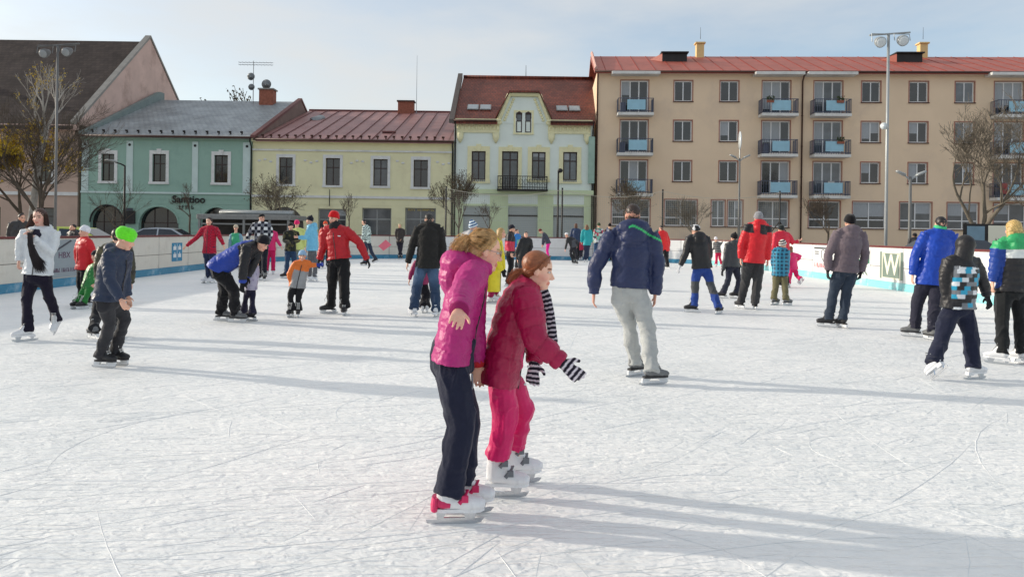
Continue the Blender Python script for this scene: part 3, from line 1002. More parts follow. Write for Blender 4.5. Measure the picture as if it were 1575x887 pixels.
# frieze and brackets
for a, c in ((0.2, 3.3), (6.85, 9.95)):
    MB().box(a, c, -0.1, -0.001, 8.6, 9.42).build('frieze', M_CREAM, b)
    mb = MB()
    for i in range(12):
        mb.ell((a + (i + 0.5) * (c - a) / 12, -0.11, 8.95), (0.1, 0.04, 0.16 + 0.05 * (i % 2)), nu=8, nv=5)
    tag(mb.build('stucco_relief', M_CREAM, b, True), kind='stuff')
    MB().box(a - 0.1, c + 0.1, -0.42, -0.002, 9.43, 9.56).build('eave_cornice', M_CREAM, b)
    for x in (a + 0.25, c - 0.25):
        MB().loft([(x, -0.12, 8.6), (x, -0.14, 8.2), (x, -0.06, 7.85)], [(0.26, 0.1), (0.22, 0.1), (0.05, 0.04)], (1, 0, 0), n=10).build('bracket', M_CREAM, b, True)
# dormer gable standing on the wall head
gz = [(3.3, 9.4), (3.3, 9.6), (4.05, 11.3), (6.12, 11.3), (6.85, 9.6), (6.85, 9.4)]
facade_holes = gw
mb = MB()
mb.prism_xz([(3.4, 9.3), (3.4, 9.62), (4.08, 11.25), (4.5, 11.25), (4.5, 9.3)], -0.03, 0.3)
mb.prism_xz([(5.62, 9.3), (5.62, 11.25), (6.08, 11.25), (6.75, 9.62), (6.75, 9.3)], -0.03, 0.3)
mb.box(4.5, 5.62, -0.03, 0.3, 10.06, 11.25)
mb.box(4.95, 5.17, -0.03, 0.3, 8.5, 10.06)
mb.build('gable_wall', M_MINT, b)
mb = MB()
tr = [(3.2, 9.45), (3.98, 11.4), (6.18, 11.4), (6.96, 9.45)]
for (a, c), (d, e_) in zip(tr[:-1], tr[1:]):
    mb.loft([(a, -0.16, c), (d, -0.16, e_)], [(0.19, 0.16)] * 2, (0, 1, 0), n=4)
mb.build('gable_trim', M_CREAM, b)
for (a, c) in ((3.2, 9.45), (6.96, 9.45)):
    MB().ell((a, -0.17, c - 0.1), (0.28, 0.2, 0.2)).build('trim_scroll', M_CREAM, b, True)
mb = MB()
for i in range(9):
    q = i / 8
    for a in (3.55 + 0.62 * q, 6.6 - 0.62 * q):
        mb.ell((a + (0.12 if a < 5 else -0.12), -0.05, 9.55 + 1.5 * q), (0.12, 0.04, 0.1), nu=7, nv=5)
tag(mb.build('stucco_relief', M_CREAM, b, True), kind='stuff')
for h in gw:
    w_ = window(b, h[0], h[1], 8.66, 10.02, M_DKFRAME, M_GLASS2, cols=1, transom=0.6, y=-0.02, fw=0.06, name='attic_window')
    MB().prism_xz([(h[0], 10.02), (h[1], 10.02), (h[1], 10.07), ((h[0] + h[1]) / 2, 10.2), (h[0], 10.07)], -0.06, 0.0).build('window_head', M_DKFRAME, b)
surround(b, gw[0][0] - 0.05, gw[1][1] + 0.05, 8.62, 10.1, M_CREAM, t=0.14, proud=0.05)
# roofs
roof(b, -0.1, 3.15, 9.6, 8.0, 14.2, 16, M_TILE, x0r=0.1, x1r=3.15)
roof(b, 7.0, W + 0.05, 9.6, 8.0, 14.2, 16, M_TILE, x0r=7.0, x1r=W + 0.75)
ymid = 0.6
zm = on_roof(ymid, 9.6, 8.0, 14.2)
MB().add([(3.15, ymid, zm), (7.0, ymid, zm), (7.0, 8.0, 14.2), (3.15, 8.0, 14.2), (3.15, ymid, zm - 0.18), (7.0, ymid, zm - 0.18), (7.0, 8.0, 14.02), (3.15, 8.0, 14.02)],
         [(0, 1, 2, 3), (7, 6, 5, 4), (0, 4, 5, 1)]).build('roof', M_TILE, b)
sl = (14.2 - 9.6) / 8.0
mb = MB()
dp = [(3.0, -0.4, 9.62), (4.0, -0.4, 11.52), (6.16, -0.4, 11.52), (7.1, -0.4, 9.62)]
bk = [(3.0, 0.5, 9.75), (4.0, 3.5, 11.52), (6.16, 3.5, 11.52), (7.1, 0.5, 9.75)]
mb.add(dp + bk + [(x, y, z + 0.12) for x, y, z in dp + bk], [(8, 9, 13, 12), (9, 10, 14, 13), (10, 11, 15, 14), (0, 8, 12, 4), (3, 7, 15, 11), (0, 1, 9, 8), (1, 2, 10, 9), (2, 3, 11, 10), (0, 4, 5, 1), (1, 5, 6, 2), (2, 6, 7, 3)])
mb.build('dormer_roof', M_TILE, b)
for x in (1.25, 2.2, 7.95, 8.9):
    f = MB()
    f.box(-0.42, 0.42, -0.5, 0.5, 0.02, 0.09)
    f = f.build('skylight', M_GALV, b)
    f.location = (x, 1.9, on_roof(1.9, 9.6, 8, 14.2) + 0.02)
    f.rotation_euler = (math.atan(sl), 0, 0)
    MB().box(-0.35, 0.35, -0.42, 0.42, 0.092, 0.1).build('pane', mat('skylight_glass', (0.25, 0.3, 0.34), rough=0.05, var=0.1, bump=0, spec=0.9), f)
MB().loft([(0.1, 8.0, 14.28), (W + 0.7, 8.0, 14.28)], [0.13, 0.13], (0, 1, 0), n=8).build('ridge_tiles', M_TILE, b, True)
MB().prism_yz([(-0.5, 9.2), (-0.5, 9.5), (8.0, 14.55), (8.0, 14.1)], -0.35, 0.02).build('gable_coping', mat('dark_coping', srgb(96, 88, 84), rough=0.8), b)
gutter(b, 0.0, 3.1, 9.4, M_PIPE, y=-0.52); gutter(b, 7.0, W, 9.4, M_PIPE, y=-0.52)
downpipe(b, 0.1, 9.4, M_DKMETAL); downpipe(b, W - 0.08, 9.4, M_DKMETAL)
MB().loft([(5.3, 8, 14.3), (5.3, 8, 15.3)], [0.03, 0.015], n=5).build('lightning_rod', M_DKMETAL, b)
# iron balcony
bal = MB().box(3.2, 6.85, -0.95, 0.0, 4.36, 4.48).build('balcony', M_DKMETAL, b)
mb = MB()
for a, c, d, e_ in ((3.25, -0.9, 6.8, -0.9), (3.25, -0.9, 3.25, -0.02), (6.8, -0.9, 6.8, -0.02)):
    for z in (4.62, 5.4):
        mb.loft([(a, c, z), (d, e_, z)], [0.03, 0.03], (0, 0, 1), n=5)
    L = math.hypot(d - a, e_ - c)
    k = int(L / 0.17)
    for i in range(k + 1):
        t = i / k
        mb.loft([(a + (d - a) * t, c + (e_ - c) * t, 4.48), (a + (d - a) * t, c + (e_ - c) * t, 5.42)], [0.016, 0.016], n=4)
for i in range(10):
    cx = 3.5 + i * 0.35
    pts = [(cx + 0.13 * math.cos(q), -0.93, 5.0 + 0.2 * math.sin(q)) for q in np.linspace(0, 6.28, 11)]
    mb.loft(pts, [0.014] * 11, (0, 1, 0), n=4)
tag(mb.build('iron_railing', M_DKMETAL, bal), kind='stuff')

# --- long beige block of flats
M_BEIGE = mat('beige_render', srgb(232, 206, 176), rough=0.9, var=0.05, vscale=0.35, bump=0.07, bscale=20, wear=srgb(216, 192, 168), wscale=0.25)
M_ROOFR = mat('red_painted_tin', srgb(172, 94, 80), rough=0.55, var=0.15, vscale=0.8, bump=0.06, bscale=3, wear=srgb(150, 82, 70), wscale=0.7)
M_TRIM = mat('dull_red_reveal', srgb(166, 112, 98), rough=0.8, var=0.08)
M_BLUEP = mat('light_blue_panel', srgb(150, 192, 210), rough=0.35, var=0.08, vscale=2, bump=0)
M_RAILB = mat('navy_railing', srgb(84, 90, 108), rough=0.45, var=0.1)
M_SLAB = mat('white_slab', (0.70, 0.69, 0.66), rough=0.8, var=0.08, wear=(0.5, 0.48, 0.45), wscale=1.5)
ANG = R(-3.0)
b = empty('apartment_block', (6.05, FY, 0), ANG, 'long beige four-storey block of flats with red roof and blue balconies', 'building')
LEN = 39.0
bays = [2.74, 12.9, 16.57, 29.15]
wins = [6.25, 9.55, 19.58, 22.9, 26.1, 32.6, 35.8]
floors = [5.24, 8.16, 11.04]
holes, doors, gfl = [], [], []
for z in floors:
    for c in wins: holes.append((c - 0.65, c + 0.65, z, z + 1.48))
    for c in bays: doors.append((c - 1.0, c + 1.0, z - 0.85, z + 1.5))
for a, c in ((1.2, 3.95), (5.03, 7.34), (8.39, 9.34), (9.55, 10.6), (11.68, 13.87), (15.3, 17.5), (18.4, 20.7), (21.7, 23.9), (25.0, 27.15), (28.2, 30.4), (31.6, 33.8)):
    gfl.append((a, c, 2.0, 3.9))
facade(0, LEN, -0.2, 13.15, holes + doors + gfl, 12.5, 'wall', M_BEIGE, b, reveal=0.26)
for h in holes + gfl:
    tr = 0.32 if h in gfl else None
    window(b, *h, M_WFRAME, M_GLASS2 if h in gfl else M_GLASS, cols=2, transom=tr, y=0.13, fw=0.075, sill=M_PIPE, blind=M_CURTAIN)
    mb = MB()
    t = 0.07
    mb.box(h[0] - t, h[0], -0.012, 0.05, h[2], h[3]); mb.box(h[1], h[1] + t, -0.012, 0.05, h[2], h[3])
    mb.box(h[0] - t, h[1] + t, -0.013, 0.05, h[3], h[3] + t)
    mb.build('window_trim', M_TRIM, b)
for h in doors:
    window(b, *h, M_WFRAME, M_GLASS, cols=3, y=0.14, fw=0.09, name='balcony_door', blind=M_CURTAIN)
    mb = MB(); t = 0.06
    mb.box(h[0] - t, h[0], -0.012, 0.05, h[2], h[3]); mb.box(h[1], h[1] + t, -0.012, 0.05, h[2], h[3])
    mb.box(h[0] - t, h[1] + t, -0.013, 0.05, h[3], h[3] + t)
    mb.build('door_trim', M_TRIM, b)
    c, z = (h[0] + h[1]) / 2, h[2] - 0.12
    slab = MB().cbox(c - 1.28, c + 1.28, -1.05, -0.002, z - 0.2, z, 0.015).build('balcony', M_SLAB, b)
    mb = MB()
    for a, y0_, d, y1_ in ((c - 1.25, -1.0, c + 1.25, -1.0), (c - 1.25, -1.0, c - 1.25, -0.02), (c + 1.25, -1.0, c + 1.25, -0.02)):
        for zz in (z + 0.1, z + 1.0):
            mb.loft([(a, y0_, zz), (d, y1_, zz)], [0.028, 0.028], (0, 0, 1), n=5)
        L = math.hypot(d - a, y1_ - y0_)
        k = int(L / 0.16)
        for i in range(k + 1):
            q = i / k
            mb.box(a + (d - a) * q - 0.014, a + (d - a) * q + 0.014, y0_ + (y1_ - y0_) * q - 0.014, y0_ + (y1_ - y0_) * q + 0.014, z, z + 1.0)
    tag(mb.build('railing', M_RAILB, slab), kind='stuff')
    MB().cbox(c - 0.55 + rnd.uniform(-0.08, 0.08), c + 0.75 + rnd.uniform(-0.08, 0.08), -1.06, -1.03, z + 0.18, z + 0.9, 0.008).build('blue_panel', M_BLUEP, slab)
    k_ = rnd.random()
    if k_ < 0.35:
        xx = c + rnd.uniform(-1.0, 0.6)
        MB().cbox(xx, xx + 0.5, -1.16, -1.07, z + 0.72, z + 0.9, 0.01).build('planter', M_BRICK, slab)
        pm = MB()
        for _ in range(40):
            q0 = Vector((xx + rnd.uniform(0, 0.5), -1.12 + rnd.gauss(0, 0.05), z + 0.9 + rnd.uniform(0, 0.28)))
            pm.ell(q0, (0.04, 0.04, 0.05), nu=5, nv=3)
        tag(pm.build('plant_leaves', mat('balcony_plant', srgb(66, 76, 50), rough=0.8), slab), kind='stuff')
    elif k_ < 0.6:
        xx = c + rnd.uniform(-1.1, 0.5)
        MB().box(xx, xx + 0.45, -1.015, -1.005, z + 0.25, z + 1.03).build('hanging_cloth', mat('laundry_%d' % rnd.randint(0, 2), srgb(*rnd.choice(((200, 196, 190), (150, 70, 70), (90, 100, 130)))), rough=0.9), slab)
    if rnd.random() < 0.5:
        MB().cbox(c - 1.1, c - 0.7, -0.8, -0.4, z + 0.002, z + 0.75, 0.03).build('balcony_box', M_RAILB, slab)
for c in bays:
    MB().cbox(c - 1.72, c + 1.72, -1.0, -0.002, 12.82, 13.02, 0.02).build('balcony_canopy', M_SLAB, b)
MB().box(-0.05, LEN, -0.35, -0.001, 13.03, 13.16).build('eave_soffit', M_SLAB, b)
roof(b, -0.2, LEN, 13.35, 6.2, 15.7, 12.6, M_ROOFR, over=0.5, th=0.22)
gutter(b, -0.2, LEN, 13.08, M_PIPE, y=-0.58)
MB().loft([(-0.1, -0.4, 13.3), (-0.1, 6.2, 15.95)], [(0.12, 0.2)] * 2, (1, 0, 0), n=4).build('verge_board', mat('pale_pink_verge', srgb(200, 160, 150), rough=0.8), b)
sl = (15.7 - 13.35) / 6.2
sm = MB().add([(-0.025, -0.5, 0.0), (0.025, -0.5, 0.0), (0.025, 6.2, 0), (-0.025, 6.2, 0), (-0.015, -0.5, 0.03), (0.015, -0.5, 0.03), (0.015, 6.2, 0.03), (-0.015, 6.2, 0.03)],
              [(0, 1, 5, 4), (1, 2, 6, 5), (2, 3, 7, 6), (3, 0, 4, 7), (4, 5, 6, 7)]).mesh('roof_seam')
for v in sm.vertices: v.co.z += 13.35 + sl * v.co.y + 0.002
for i in range(32):
    o = obj('roof_seam', sm, mat('red_roof_seam', srgb(150, 66, 54), rough=0.75, spec=0.2), b); o.location = (0.6 + i * 1.2, 0, 0)
for x in (14.72, 0.05, 33.5):
    downpipe(b, x, 13.08, M_PIPE)
M_CHIM = mat('cream_chimney', srgb(226, 196, 140), rough=0.85, var=0.08)
for x in (8.2, 25.6):
    chimney(b, x, x + 0.6, 5.7, 6.3, 15.0, 16.75, M_CHIM, M_CHIM)
    MB().loft([(x + 0.35, 6, 17.05), (x + 0.35, 6, 18.0)], [0.02, 0.01], n=4).build('lightning_rod', M_DKMETAL, b)
for x in (5.2, 22.9):
    d = MB().add([(x, 3.6, 14.6), (x + 1.9, 3.6, 14.6), (x + 1.9, 3.6, 15.35), (x, 3.6, 15.35), (x, 6.0, 15.3), (x + 1.9, 6.0, 15.3), (x + 1.9, 6, 15.5), (x, 6, 15.5)],
                 [(0, 1, 2, 3), (0, 3, 7, 4), (1, 5, 6, 2), (3, 2, 6, 7)]).build('roof_hatch', M_DKMETAL, b)
    MB().box(x - 0.1, x + 2.0, 3.4, 6.1, 15.36, 15.46).build('hatch_lid', M_DKMETAL, d)
    MB().add([(x - 0.9, 4.6, 15.05), (x, 3.6, 14.72), (x, 3.6, 15.34), (x, 6, 15.4)], [(0, 1, 2), (0, 2, 3), (0, 3, 1), (1, 3, 2)]).build('hatch_cheek', M_ROOFR, d)
MB().cbox(-0.55, -0.1, -0.3, -0.02, 5.0, 8.4, 0.03).build('green_banner', mat('green_banner', srgb(156, 182, 168), rough=0.6), b)

# ------------------------------------------------------------------ trees
M_BARK = mat('dark_bark', srgb(92, 82, 72), rough=0.95, var=0.25, vscale=6, bump=0.6, bscale=18)
M_BARKL = mat('olive_bark', srgb(114, 106, 94), rough=0.95, var=0.25, vscale=6, bump=0.5, bscale=18)
M_BIRCH = mat('birch_bark', srgb(176, 170, 162), rough=0.85, var=0.2, vscale=3, bump=0.3, bscale=10, wear=srgb(70, 64, 60), wscale=3.0, stretch=(1, 1, 3))
M_LEAFY = mat('yellow_leaf', srgb(206, 174, 50), rough=0.7, var=0.3, vscale=2, bump=0)
M_LEAFB = mat('withered_leaf', srgb(100, 90, 66), rough=0.8, var=0.3, vscale=2, bump=0)

def tree(name, loc, label, height, trunk_h, trunk_r, spread, depth, seed, bark, kids=4, leaves=0, leafmat=None, leaf=0.05, upright=0.35, twig=0.006, lean=(0, 0), leaf_side=None):
    r = random.Random(seed)
    e = empty(name, loc, 0, label, 'tree', 'trees on the square')
    tm, cm, lv = MB(), MB(), []
    top = Vector((lean[0], lean[1], trunk_h))
    pts = [Vector((0, 0, -0.2)), Vector((lean[0] * 0.3, lean[1] * 0.3, trunk_h * 0.35)), Vector((lean[0] * 0.6 + r.uniform(-.04, .04), lean[1] * 0.6, trunk_h * 0.7)), top]
    tm.loft(pts, [trunk_r * 1.35, trunk_r * 1.05, trunk_r * 0.95, trunk_r * 0.85], n=9)
    crown_h = height - trunk_h
    def grow(p, d, L, rad, lev):
        segs = 3 if lev < 2 else 2
        q = [p]
        dd = d.copy()
        for _ in range(segs):
            dd = (dd + Vector((r.gauss(0, .13), r.gauss(0, .13), r.gauss(0.02, .1) + upright * 0.12))).normalized()
            q.append(q[-1] + dd * (L / segs))
        end = max(rad * 0.55, twig)
        cm.loft(q, [rad + (end - rad) * i / segs for i in range(segs + 1)], n=6 if lev < 2 else (4 if lev < 4 else 3), cap=False)
        if lev >= depth:
            if leaves and r.random() < leaves:
                lv.append(q[-1]); lv.append(q[1])
            return
        k = kids if lev < depth - 1 else kids + 1
        for i in range(k):
            t = 1.0 if i == 0 else r.uniform(0.35, 1.0)
            j = min(int(t * segs), segs - 1)
            bp = q[j].lerp(q[j + 1], t * segs - j)
            ax = Vector((r.gauss(0, 1), r.gauss(0, 1), r.gauss(0, 0.5))).normalized()
            ang = r.uniform(0.1, 0.35) if i == 0 else r.uniform(0.35, 0.85)
            nd = (dd + ax * math.tan(ang) * spread).normalized()
            grow(bp, nd, L * r.uniform(0.6, 0.82), end * r.uniform(0.65, 0.95), lev + 1)
    nmain = max(3, kids)
    for i in range(nmain):
        a = 2 * math.pi * (i + r.random() * 0.6) / nmain
        d = Vector((math.cos(a) * spread * 0.8, math.sin(a) * spread * 0.8, upright + 0.55)).normalized()
        if i == 0: d = Vector((r.gauss(0, .1), r.gauss(0, .1), 1)).normalized()
        grow(top - Vector((0, 0, r.random() * trunk_h * 0.12)), d, crown_h * 0.36, trunk_r * 0.62, 0)
    tm.build('trunk', bark, e, True)
    c = cm.build('crown', bark, e, True)
    if lv:
        lm = MB()
        for p in lv:
            if leaf_side and (p.x * leaf_side[0] + p.z * leaf_side[1]) < leaf_side[2]:
                continue
            for _ in range(2):
                c0 = p + Vector((r.gauss(0, .08), r.gauss(0, .08), r.gauss(0, .08)))
                u = Vector((r.gauss(0, 1), r.gauss(0, 1), r.gauss(0, 1))).normalized() * leaf
                w = u.orthogonal().normalized() * leaf * 0.6
                lm.add([c0 - u, c0 + w, c0 + u + Vector((0, 0, -leaf * 0.4)), c0 - w], [(0, 1, 2, 3)])
        lm.build('leaves', leafmat, e)
    return e

tree('linden_tree', (-24.6, 40.0, -0.13), 'dark many-branched tree behind the left boards beside the lamp mast', 8.4, 1.9, 0.17, 1.0, 5, 3, M_BARK, kids=4, upright=0.45)
tree('birch_tree', (-25.9, 41.0, -0.13), 'pale-barked birch with a few yellow leaves against the dark roof', 10.8, 6.6, 0.17, 0.6, 4, 8, M_BIRCH, kids=3, upright=0.7, lean=(0.9, 0), leaves=0.25, leafmat=M_LEAFY, leaf=0.045)
tree('maple_tree', (-26.9, 42.0, -0.13), 'half-bare tree with yellow autumn leaves at the left edge', 7.4, 2.2, 0.16, 1.0, 5, 5, M_BARK, kids=3, upright=0.4, leaves=0.9, leafmat=M_LEAFY, leaf=0.085)
tree('shrubby_tree', (-22.4, 44.0, -0.13), 'low bare shrubby tree in front of the first green arch', 4.4, 1.2, 0.07, 1.1, 4, 15, M_BARK, kids=3, upright=0.25)
tree('round_tree', (-19.1, 45.5, -0.13), 'small round-headed bare tree covering the shop lettering', 4.1, 2.3, 0.06, 1.0, 4, 21, M_BARK, kids=3, upright=0.3)
tree('linden_tree', (-13.9, 46.0, -0.13), 'leaning bare tree with withered leaves before the yellow house', 5.2, 2.0, 0.10, 1.1, 4, 29, M_BARKL, kids=4, upright=0.3, leaves=0.15, leafmat=M_LEAFB, leaf=0.05)
tree('round_tree', (-10.2, 48.0, -0.13), 'thin young bare tree between the yellow shop windows', 3.9, 2.0, 0.045, 0.9, 4, 35, M_BARK, kids=3, upright=0.4)
tree('round_tree', (-3.2, 46.0, -0.13), 'young tree with brown withered leaves by the corner of the mint house', 5.3, 1.7, 0.06, 0.7, 4, 41, M_BARK, kids=4, upright=0.7, leaves=0.2, leafmat=M_LEAFB, leaf=0.05)
tree('round_tree', (-1.4, 47.0, -0.13), 'bare sapling in front of the mint house shutters', 3.6, 1.8, 0.045, 0.9, 4, 44, M_BARK, kids=3, upright=0.4)
tree('round_tree', (7.1, 46.0, -0.13), 'bare tree behind the net below the first balconies', 5.0, 2.0, 0.07, 0.9, 4, 47, M_BARK, kids=4, upright=0.4, leaves=0.15, leafmat=M_LEAFB)
tree('round_tree', (11.0, 46.5, -0.13), 'spreading bare tree behind the net by the wide ground-floor window', 4.2, 1.6, 0.06, 1.1, 4, 53, M_BARKL, kids=4, upright=0.25)
tree('round_tree', (16.5, 40.0, -0.13), 'bushy bare tree behind the right boards near the downpipe', 3.9, 1.7, 0.06, 0.95, 5, 59, M_BARK, kids=3, upright=0.4)
tree('plane_tree', (22.1, 36.0, -0.13), 'large bare tree with dense twigs in front of the flats', 8.2, 1.9, 0.19, 1.12, 6, 66, M_BARKL, kids=3, upright=0.65, twig=0.008)
tree('plane_tree', (26.6, 37.5, -0.13), 'spreading bare tree at the right edge of the flats', 6.6, 1.8, 0.15, 1.1, 5, 71, M_BARK, kids=3, upright=0.3)

# a line of trees and roofs far behind the houses
def far_tree(x, y, h, seed, label):
    tree('far_tree', (x, y, -0.1), label, h, h * 0.35, 0.25, 0.9, 4, seed, M_BARK, kids=4, twig=0.03, leaves=0.6, leafmat=M_LEAFB, leaf=0.16)
far_tree(-28.2, 84, 17.0, 81, 'distant tree whose top shows above the grey roof')

# ------------------------------------------------------------------ lamps and masts
M_LAMP = mat('lamp_grey', srgb(168, 172, 172), rough=0.4, var=0.08, metal=0.3)
M_LENS = mat('lamp_lens', srgb(214, 220, 222), rough=0.12, var=0.04, spec=0.8, bump=0)
def flood_mast(loc, h, label, lamps, rz, extra=None, k=1.0, M_LAMP=M_LAMP, M_LENS=M_LENS):
    e = empty('floodlight_mast', loc, rz, label, 'lamp', 'floodlight masts beside the rink')
    MB().loft([(0, 0, -0.1), (0, 0, h * 0.5), (0, 0, h)], [0.055 * k, 0.05 * k, 0.044 * k], n=10).build('pole', M_LAMP, e, True)
    MB().cbox(-0.16, 0.16, -0.16, 0.16, -0.12, 0.05, 0.02).build('base_plate', M_LAMP, e)
    MB().loft([(-0.55, 0, h - 0.03), (0.62, 0, h + 0.07)], [0.025, 0.025], (0, 1, 0), n=6).build('crossbar', M_LAMP, e)
    for x in (-0.3, 0.34):
        mb = MB()
        c = Vector((x, -0.12, h - 0.22 + x * 0.08))
        d = Vector((0, -0.9, -0.42)).normalized()
        mb.loft([c - d * 0.24, c - d * 0.2, c - d * 0.05, c + d * 0.06, c + d * 0.085], [0.05 * k, 0.1 * k, 0.165 * k, 0.185 * k, 0.172 * k], (1, 0, 0), n=16)
        l_ = mb.build('lamp_head', M_LAMP, e, True)
        MB().loft([c + d * 0.07, c + d * 0.1, c + d * 0.11], [0.165 * k, 0.145 * k, 0.09 * k], (1, 0, 0), n=16).build('lens', M_LENS, l_, True)
        MB().loft([(x - 0.22, c.y, c.z), (x - 0.22, c.y + 0.05, h), (x + 0.22, c.y + 0.05, h), (x + 0.22, c.y, c.z)], [0.014] * 4, (0, 1, 0), n=5).build('bracket', M_LAMP, e)
    if extra:
        for z in extra:
            mb = MB().loft([(0, -0.05, z), (-0.16, -0.14, z + 0.05), (-0.2, -0.2, z + 0.05)], [0.03, 0.09, 0.1], (1, 0, 0), n=10)
            mb.build('small_lamp', M_LENS, e, True)
    return e
flood_mast((10.72, 22.0, -0.05), 7.25, 'tall grey floodlight mast with two round lamps behind the right boards', 2, 0, extra=(4.55,), k=0.86)
flood_mast((-13.1, 22.0, -0.05), 6.6, 'tall grey floodlight mast with two round lamps beside the left trees', 2, 0, k=0.72, M_LAMP=mat('weathered_mast', srgb(112, 112, 112), rough=0.6, var=0.15), M_LENS=mat('dusty_lens', srgb(150, 154, 156), rough=0.3))

def street_lamp(loc, h, label, kind, rz=0):
    e = empty('street_lamp', loc, rz, label, 'street lamp', 'street lamps on the square')
    MB().loft([(0, 0, 0), (0, 0, h * 0.4), (0, 0, h)], [0.085, 0.065, 0.05], n=9).build('pole', M_DKMETAL if kind != 'double' else mat('grey_lamp_post', srgb(118, 118, 116), rough=0.6), e, True)
    if kind == 'single':
        MB().loft([(0, 0, h), (-0.25, 0, h + 0.12), (-0.55, 0, h + 0.2)], [0.045, 0.04, 0.035], (0, 1, 0), n=7).build('arm', M_DKMETAL, e, True)
        MB().loft([(-0.45, 0, h + 0.2), (-0.6, 0, h + 0.27), (-1.05, 0, h + 0.33), (-1.15, 0, h + 0.32)], [(0.06, 0.03), (0.15, 0.07), (0.13, 0.05), (0.04, 0.02)], (0, 1, 0), n=10).build('lamp_head', M_LAMP, e, True)
    elif kind == 'post':
        MB().ell((0.12, 0, h), (0.16, 0.12, 0.14)).build('lamp_head', M_DKMETAL, e, True)
        MB().loft([(0, 0, h - 0.2), (0.12, 0, h)], [0.03, 0.03], n=6).build('arm', M_DKMETAL, e)
    else:
        for sx in (-1, 1):
            MB().loft([(0, 0, h - 0.15), (sx * 0.2, 0, h + 0.03), (sx * 0.28, 0, h + 0.07)], [0.03] * 3, (0, 1, 0), n=6).build('arm', M_LAMP, e)
            MB().loft([(sx * 0.2, 0, h + 0.03), (sx * 0.27, -0.02, h + 0.08), (sx * 0.55, -0.05, h + 0.2), (sx * 0.6, -0.05, h + 0.21)], [(0.05, 0.03), (0.14, 0.06), (0.12, 0.05), (0.03, 0.02)], (0, 1, 0), n=10).build('lamp_head', M_LAMP, e, True)
    return e
street_lamp((-22.25, 44.0, -0.13), 5.0, 'dark street lamp with a single arm before the green house', 'single')
street_lamp((2.85, 48.0, -0.13), 5.4, 'dark post lamp in front of the mint house window', 'post')
sl_ = street_lamp((13.0, 44.0, -0.13), 5.9, 'grey street lamp with two arms and a round disc on top', 'double')
MB().loft([(-0.02, 0, 6.95), (0.02, 0, 6.95)], [(0.52, 0.28)] * 2, (0, 0, 1), n=18).build('disc', M_LENS, sl_, True)
MB().loft([(0, 0, 5.85), (0, 0, 6.45)], [0.03, 0.03], n=6).build('disc_stem', M_LAMP, sl_)
street_lamp((15.55, 30.0, -0.13), 3.9, 'street lamp with two short arms in front of the flats beside the big tree', 'double')

# ------------------------------------------------------------------ safety net behind the far boards
M_NET = mat('net_cord', srgb(196, 190, 176), rough=0.9, var=0.1, bump=0)
NETX = [-3.6, 2.7, 8.15, 14.5]
for i, x in enumerate(NETX):
    e = empty('net_post', (x, 41.6, -0.13), 0, ['thin net post in front of the mint house left corner', 'thin net post beside the dark post lamp', 'thin net post left of the man in red by the far boards', 'dark net post with slanting stays below a balcony'][i], 'post', 'posts of the safety net')
    MB().loft([(0, 0, 0), (0, 0, 3.95)], [0.05, 0.045], n=8).build('pole', M_DKMETAL, e, True)
    if i == 3:
        for sx in (-1, 1):
            MB().loft([(0, 0, 2.3), (sx * 0.9, 0.2, 1.0), (sx * 1.7, 0.3, 0.0)], [0.03] * 3, (0, 1, 0), n=6).build('stay', M_DKMETAL, e)
e = empty('safety_net', (0, 41.5, 0), 0, 'pale sagging safety net hung between posts behind the far boards', 'net')
mb = MB()
def net_top(x):
    for a, c in zip(NETX[:-1], NETX[1:]):
        if a <= x <= c:
            t = (x - a) / (c - a)
            return 3.72 - 0.36 * (4 * t * (1 - t))
    return 3.72
xs = np.arange(NETX[0], NETX[-1], 0.11)
for x in xs:
    mb.box(x - 0.0022, x + 0.0022, -0.002, 0.002, 1.0, net_top(x))
for z in np.arange(1.0, 3.75, 0.11):
    run = None
    for x in np.arange(NETX[0], NETX[-1] + 0.01, 0.25):
        ok = net_top(min(x, NETX[-1])) > z
        if ok and run is None: run = x
        if (not ok or x + 0.25 > NETX[-1]) and run is not None:
            mb.box(run, x, -0.002, 0.002, z - 0.0022, z + 0.0022)
            run = None
n_ = mb.build('netting', M_NET, e)
tag(n_, kind='stuff')
mb = MB()
pp = [(x, 0, net_top(x)) for x in np.linspace(NETX[0], NETX[-1], 60)]
mb.loft(pp, [0.012] * 60, (0, 1, 0), n=5)
mb.build('top_cord', M_NET, e)

# ------------------------------------------------------------------ kiosk, cars, notice board
M_KIOSK = mat('dark_kiosk', srgb(70, 66, 64), rough=0.7, var=0.2)
M_KGREY = mat('grey_kiosk_metal', srgb(140, 140, 138), rough=0.5, var=0.15, wear=srgb(100, 98, 96), wscale=2)
e = empty('market_kiosk', (-15.0, 44.0, -0.13), 0, 'dark market kiosk with grey flat roof behind the cream boards', 'kiosk')
MB().cbox(-2.6, 2.4, 0.4, 2.3, 0.0, 2.0, 0.02).build('back_wall', M_KIOSK, e)
MB().cbox(-2.5, 2.3, -0.6, 0.39, 0.0, 1.1, 0.02).build('counter', M_KIOSK, e)
rf = MB().cbox(-2.75, 2.55, -0.9, 2.5, 2.02, 2.3, 0.04).build('roof', M_KGREY, e)
MB().loft([(-1.9, 0.5, 2.42), (2.3, 0.5, 2.42)], [(0.3, 0.16)] * 2, (0, 1, 0), n=12).build('rolled_awning', M_LAMP, rf, True)
for x in (-2.6, -0.1, 1.35, 2.4):
    MB().cbox(x - 0.06, x + 0.06, -0.86, -0.74, 0, 2.02, 0.01).build('post', M_KGREY, e)
MB().box(-2.5, 2.3, -0.82, -0.78, 1.72, 1.8).build('crossbar', M_KGREY, e)

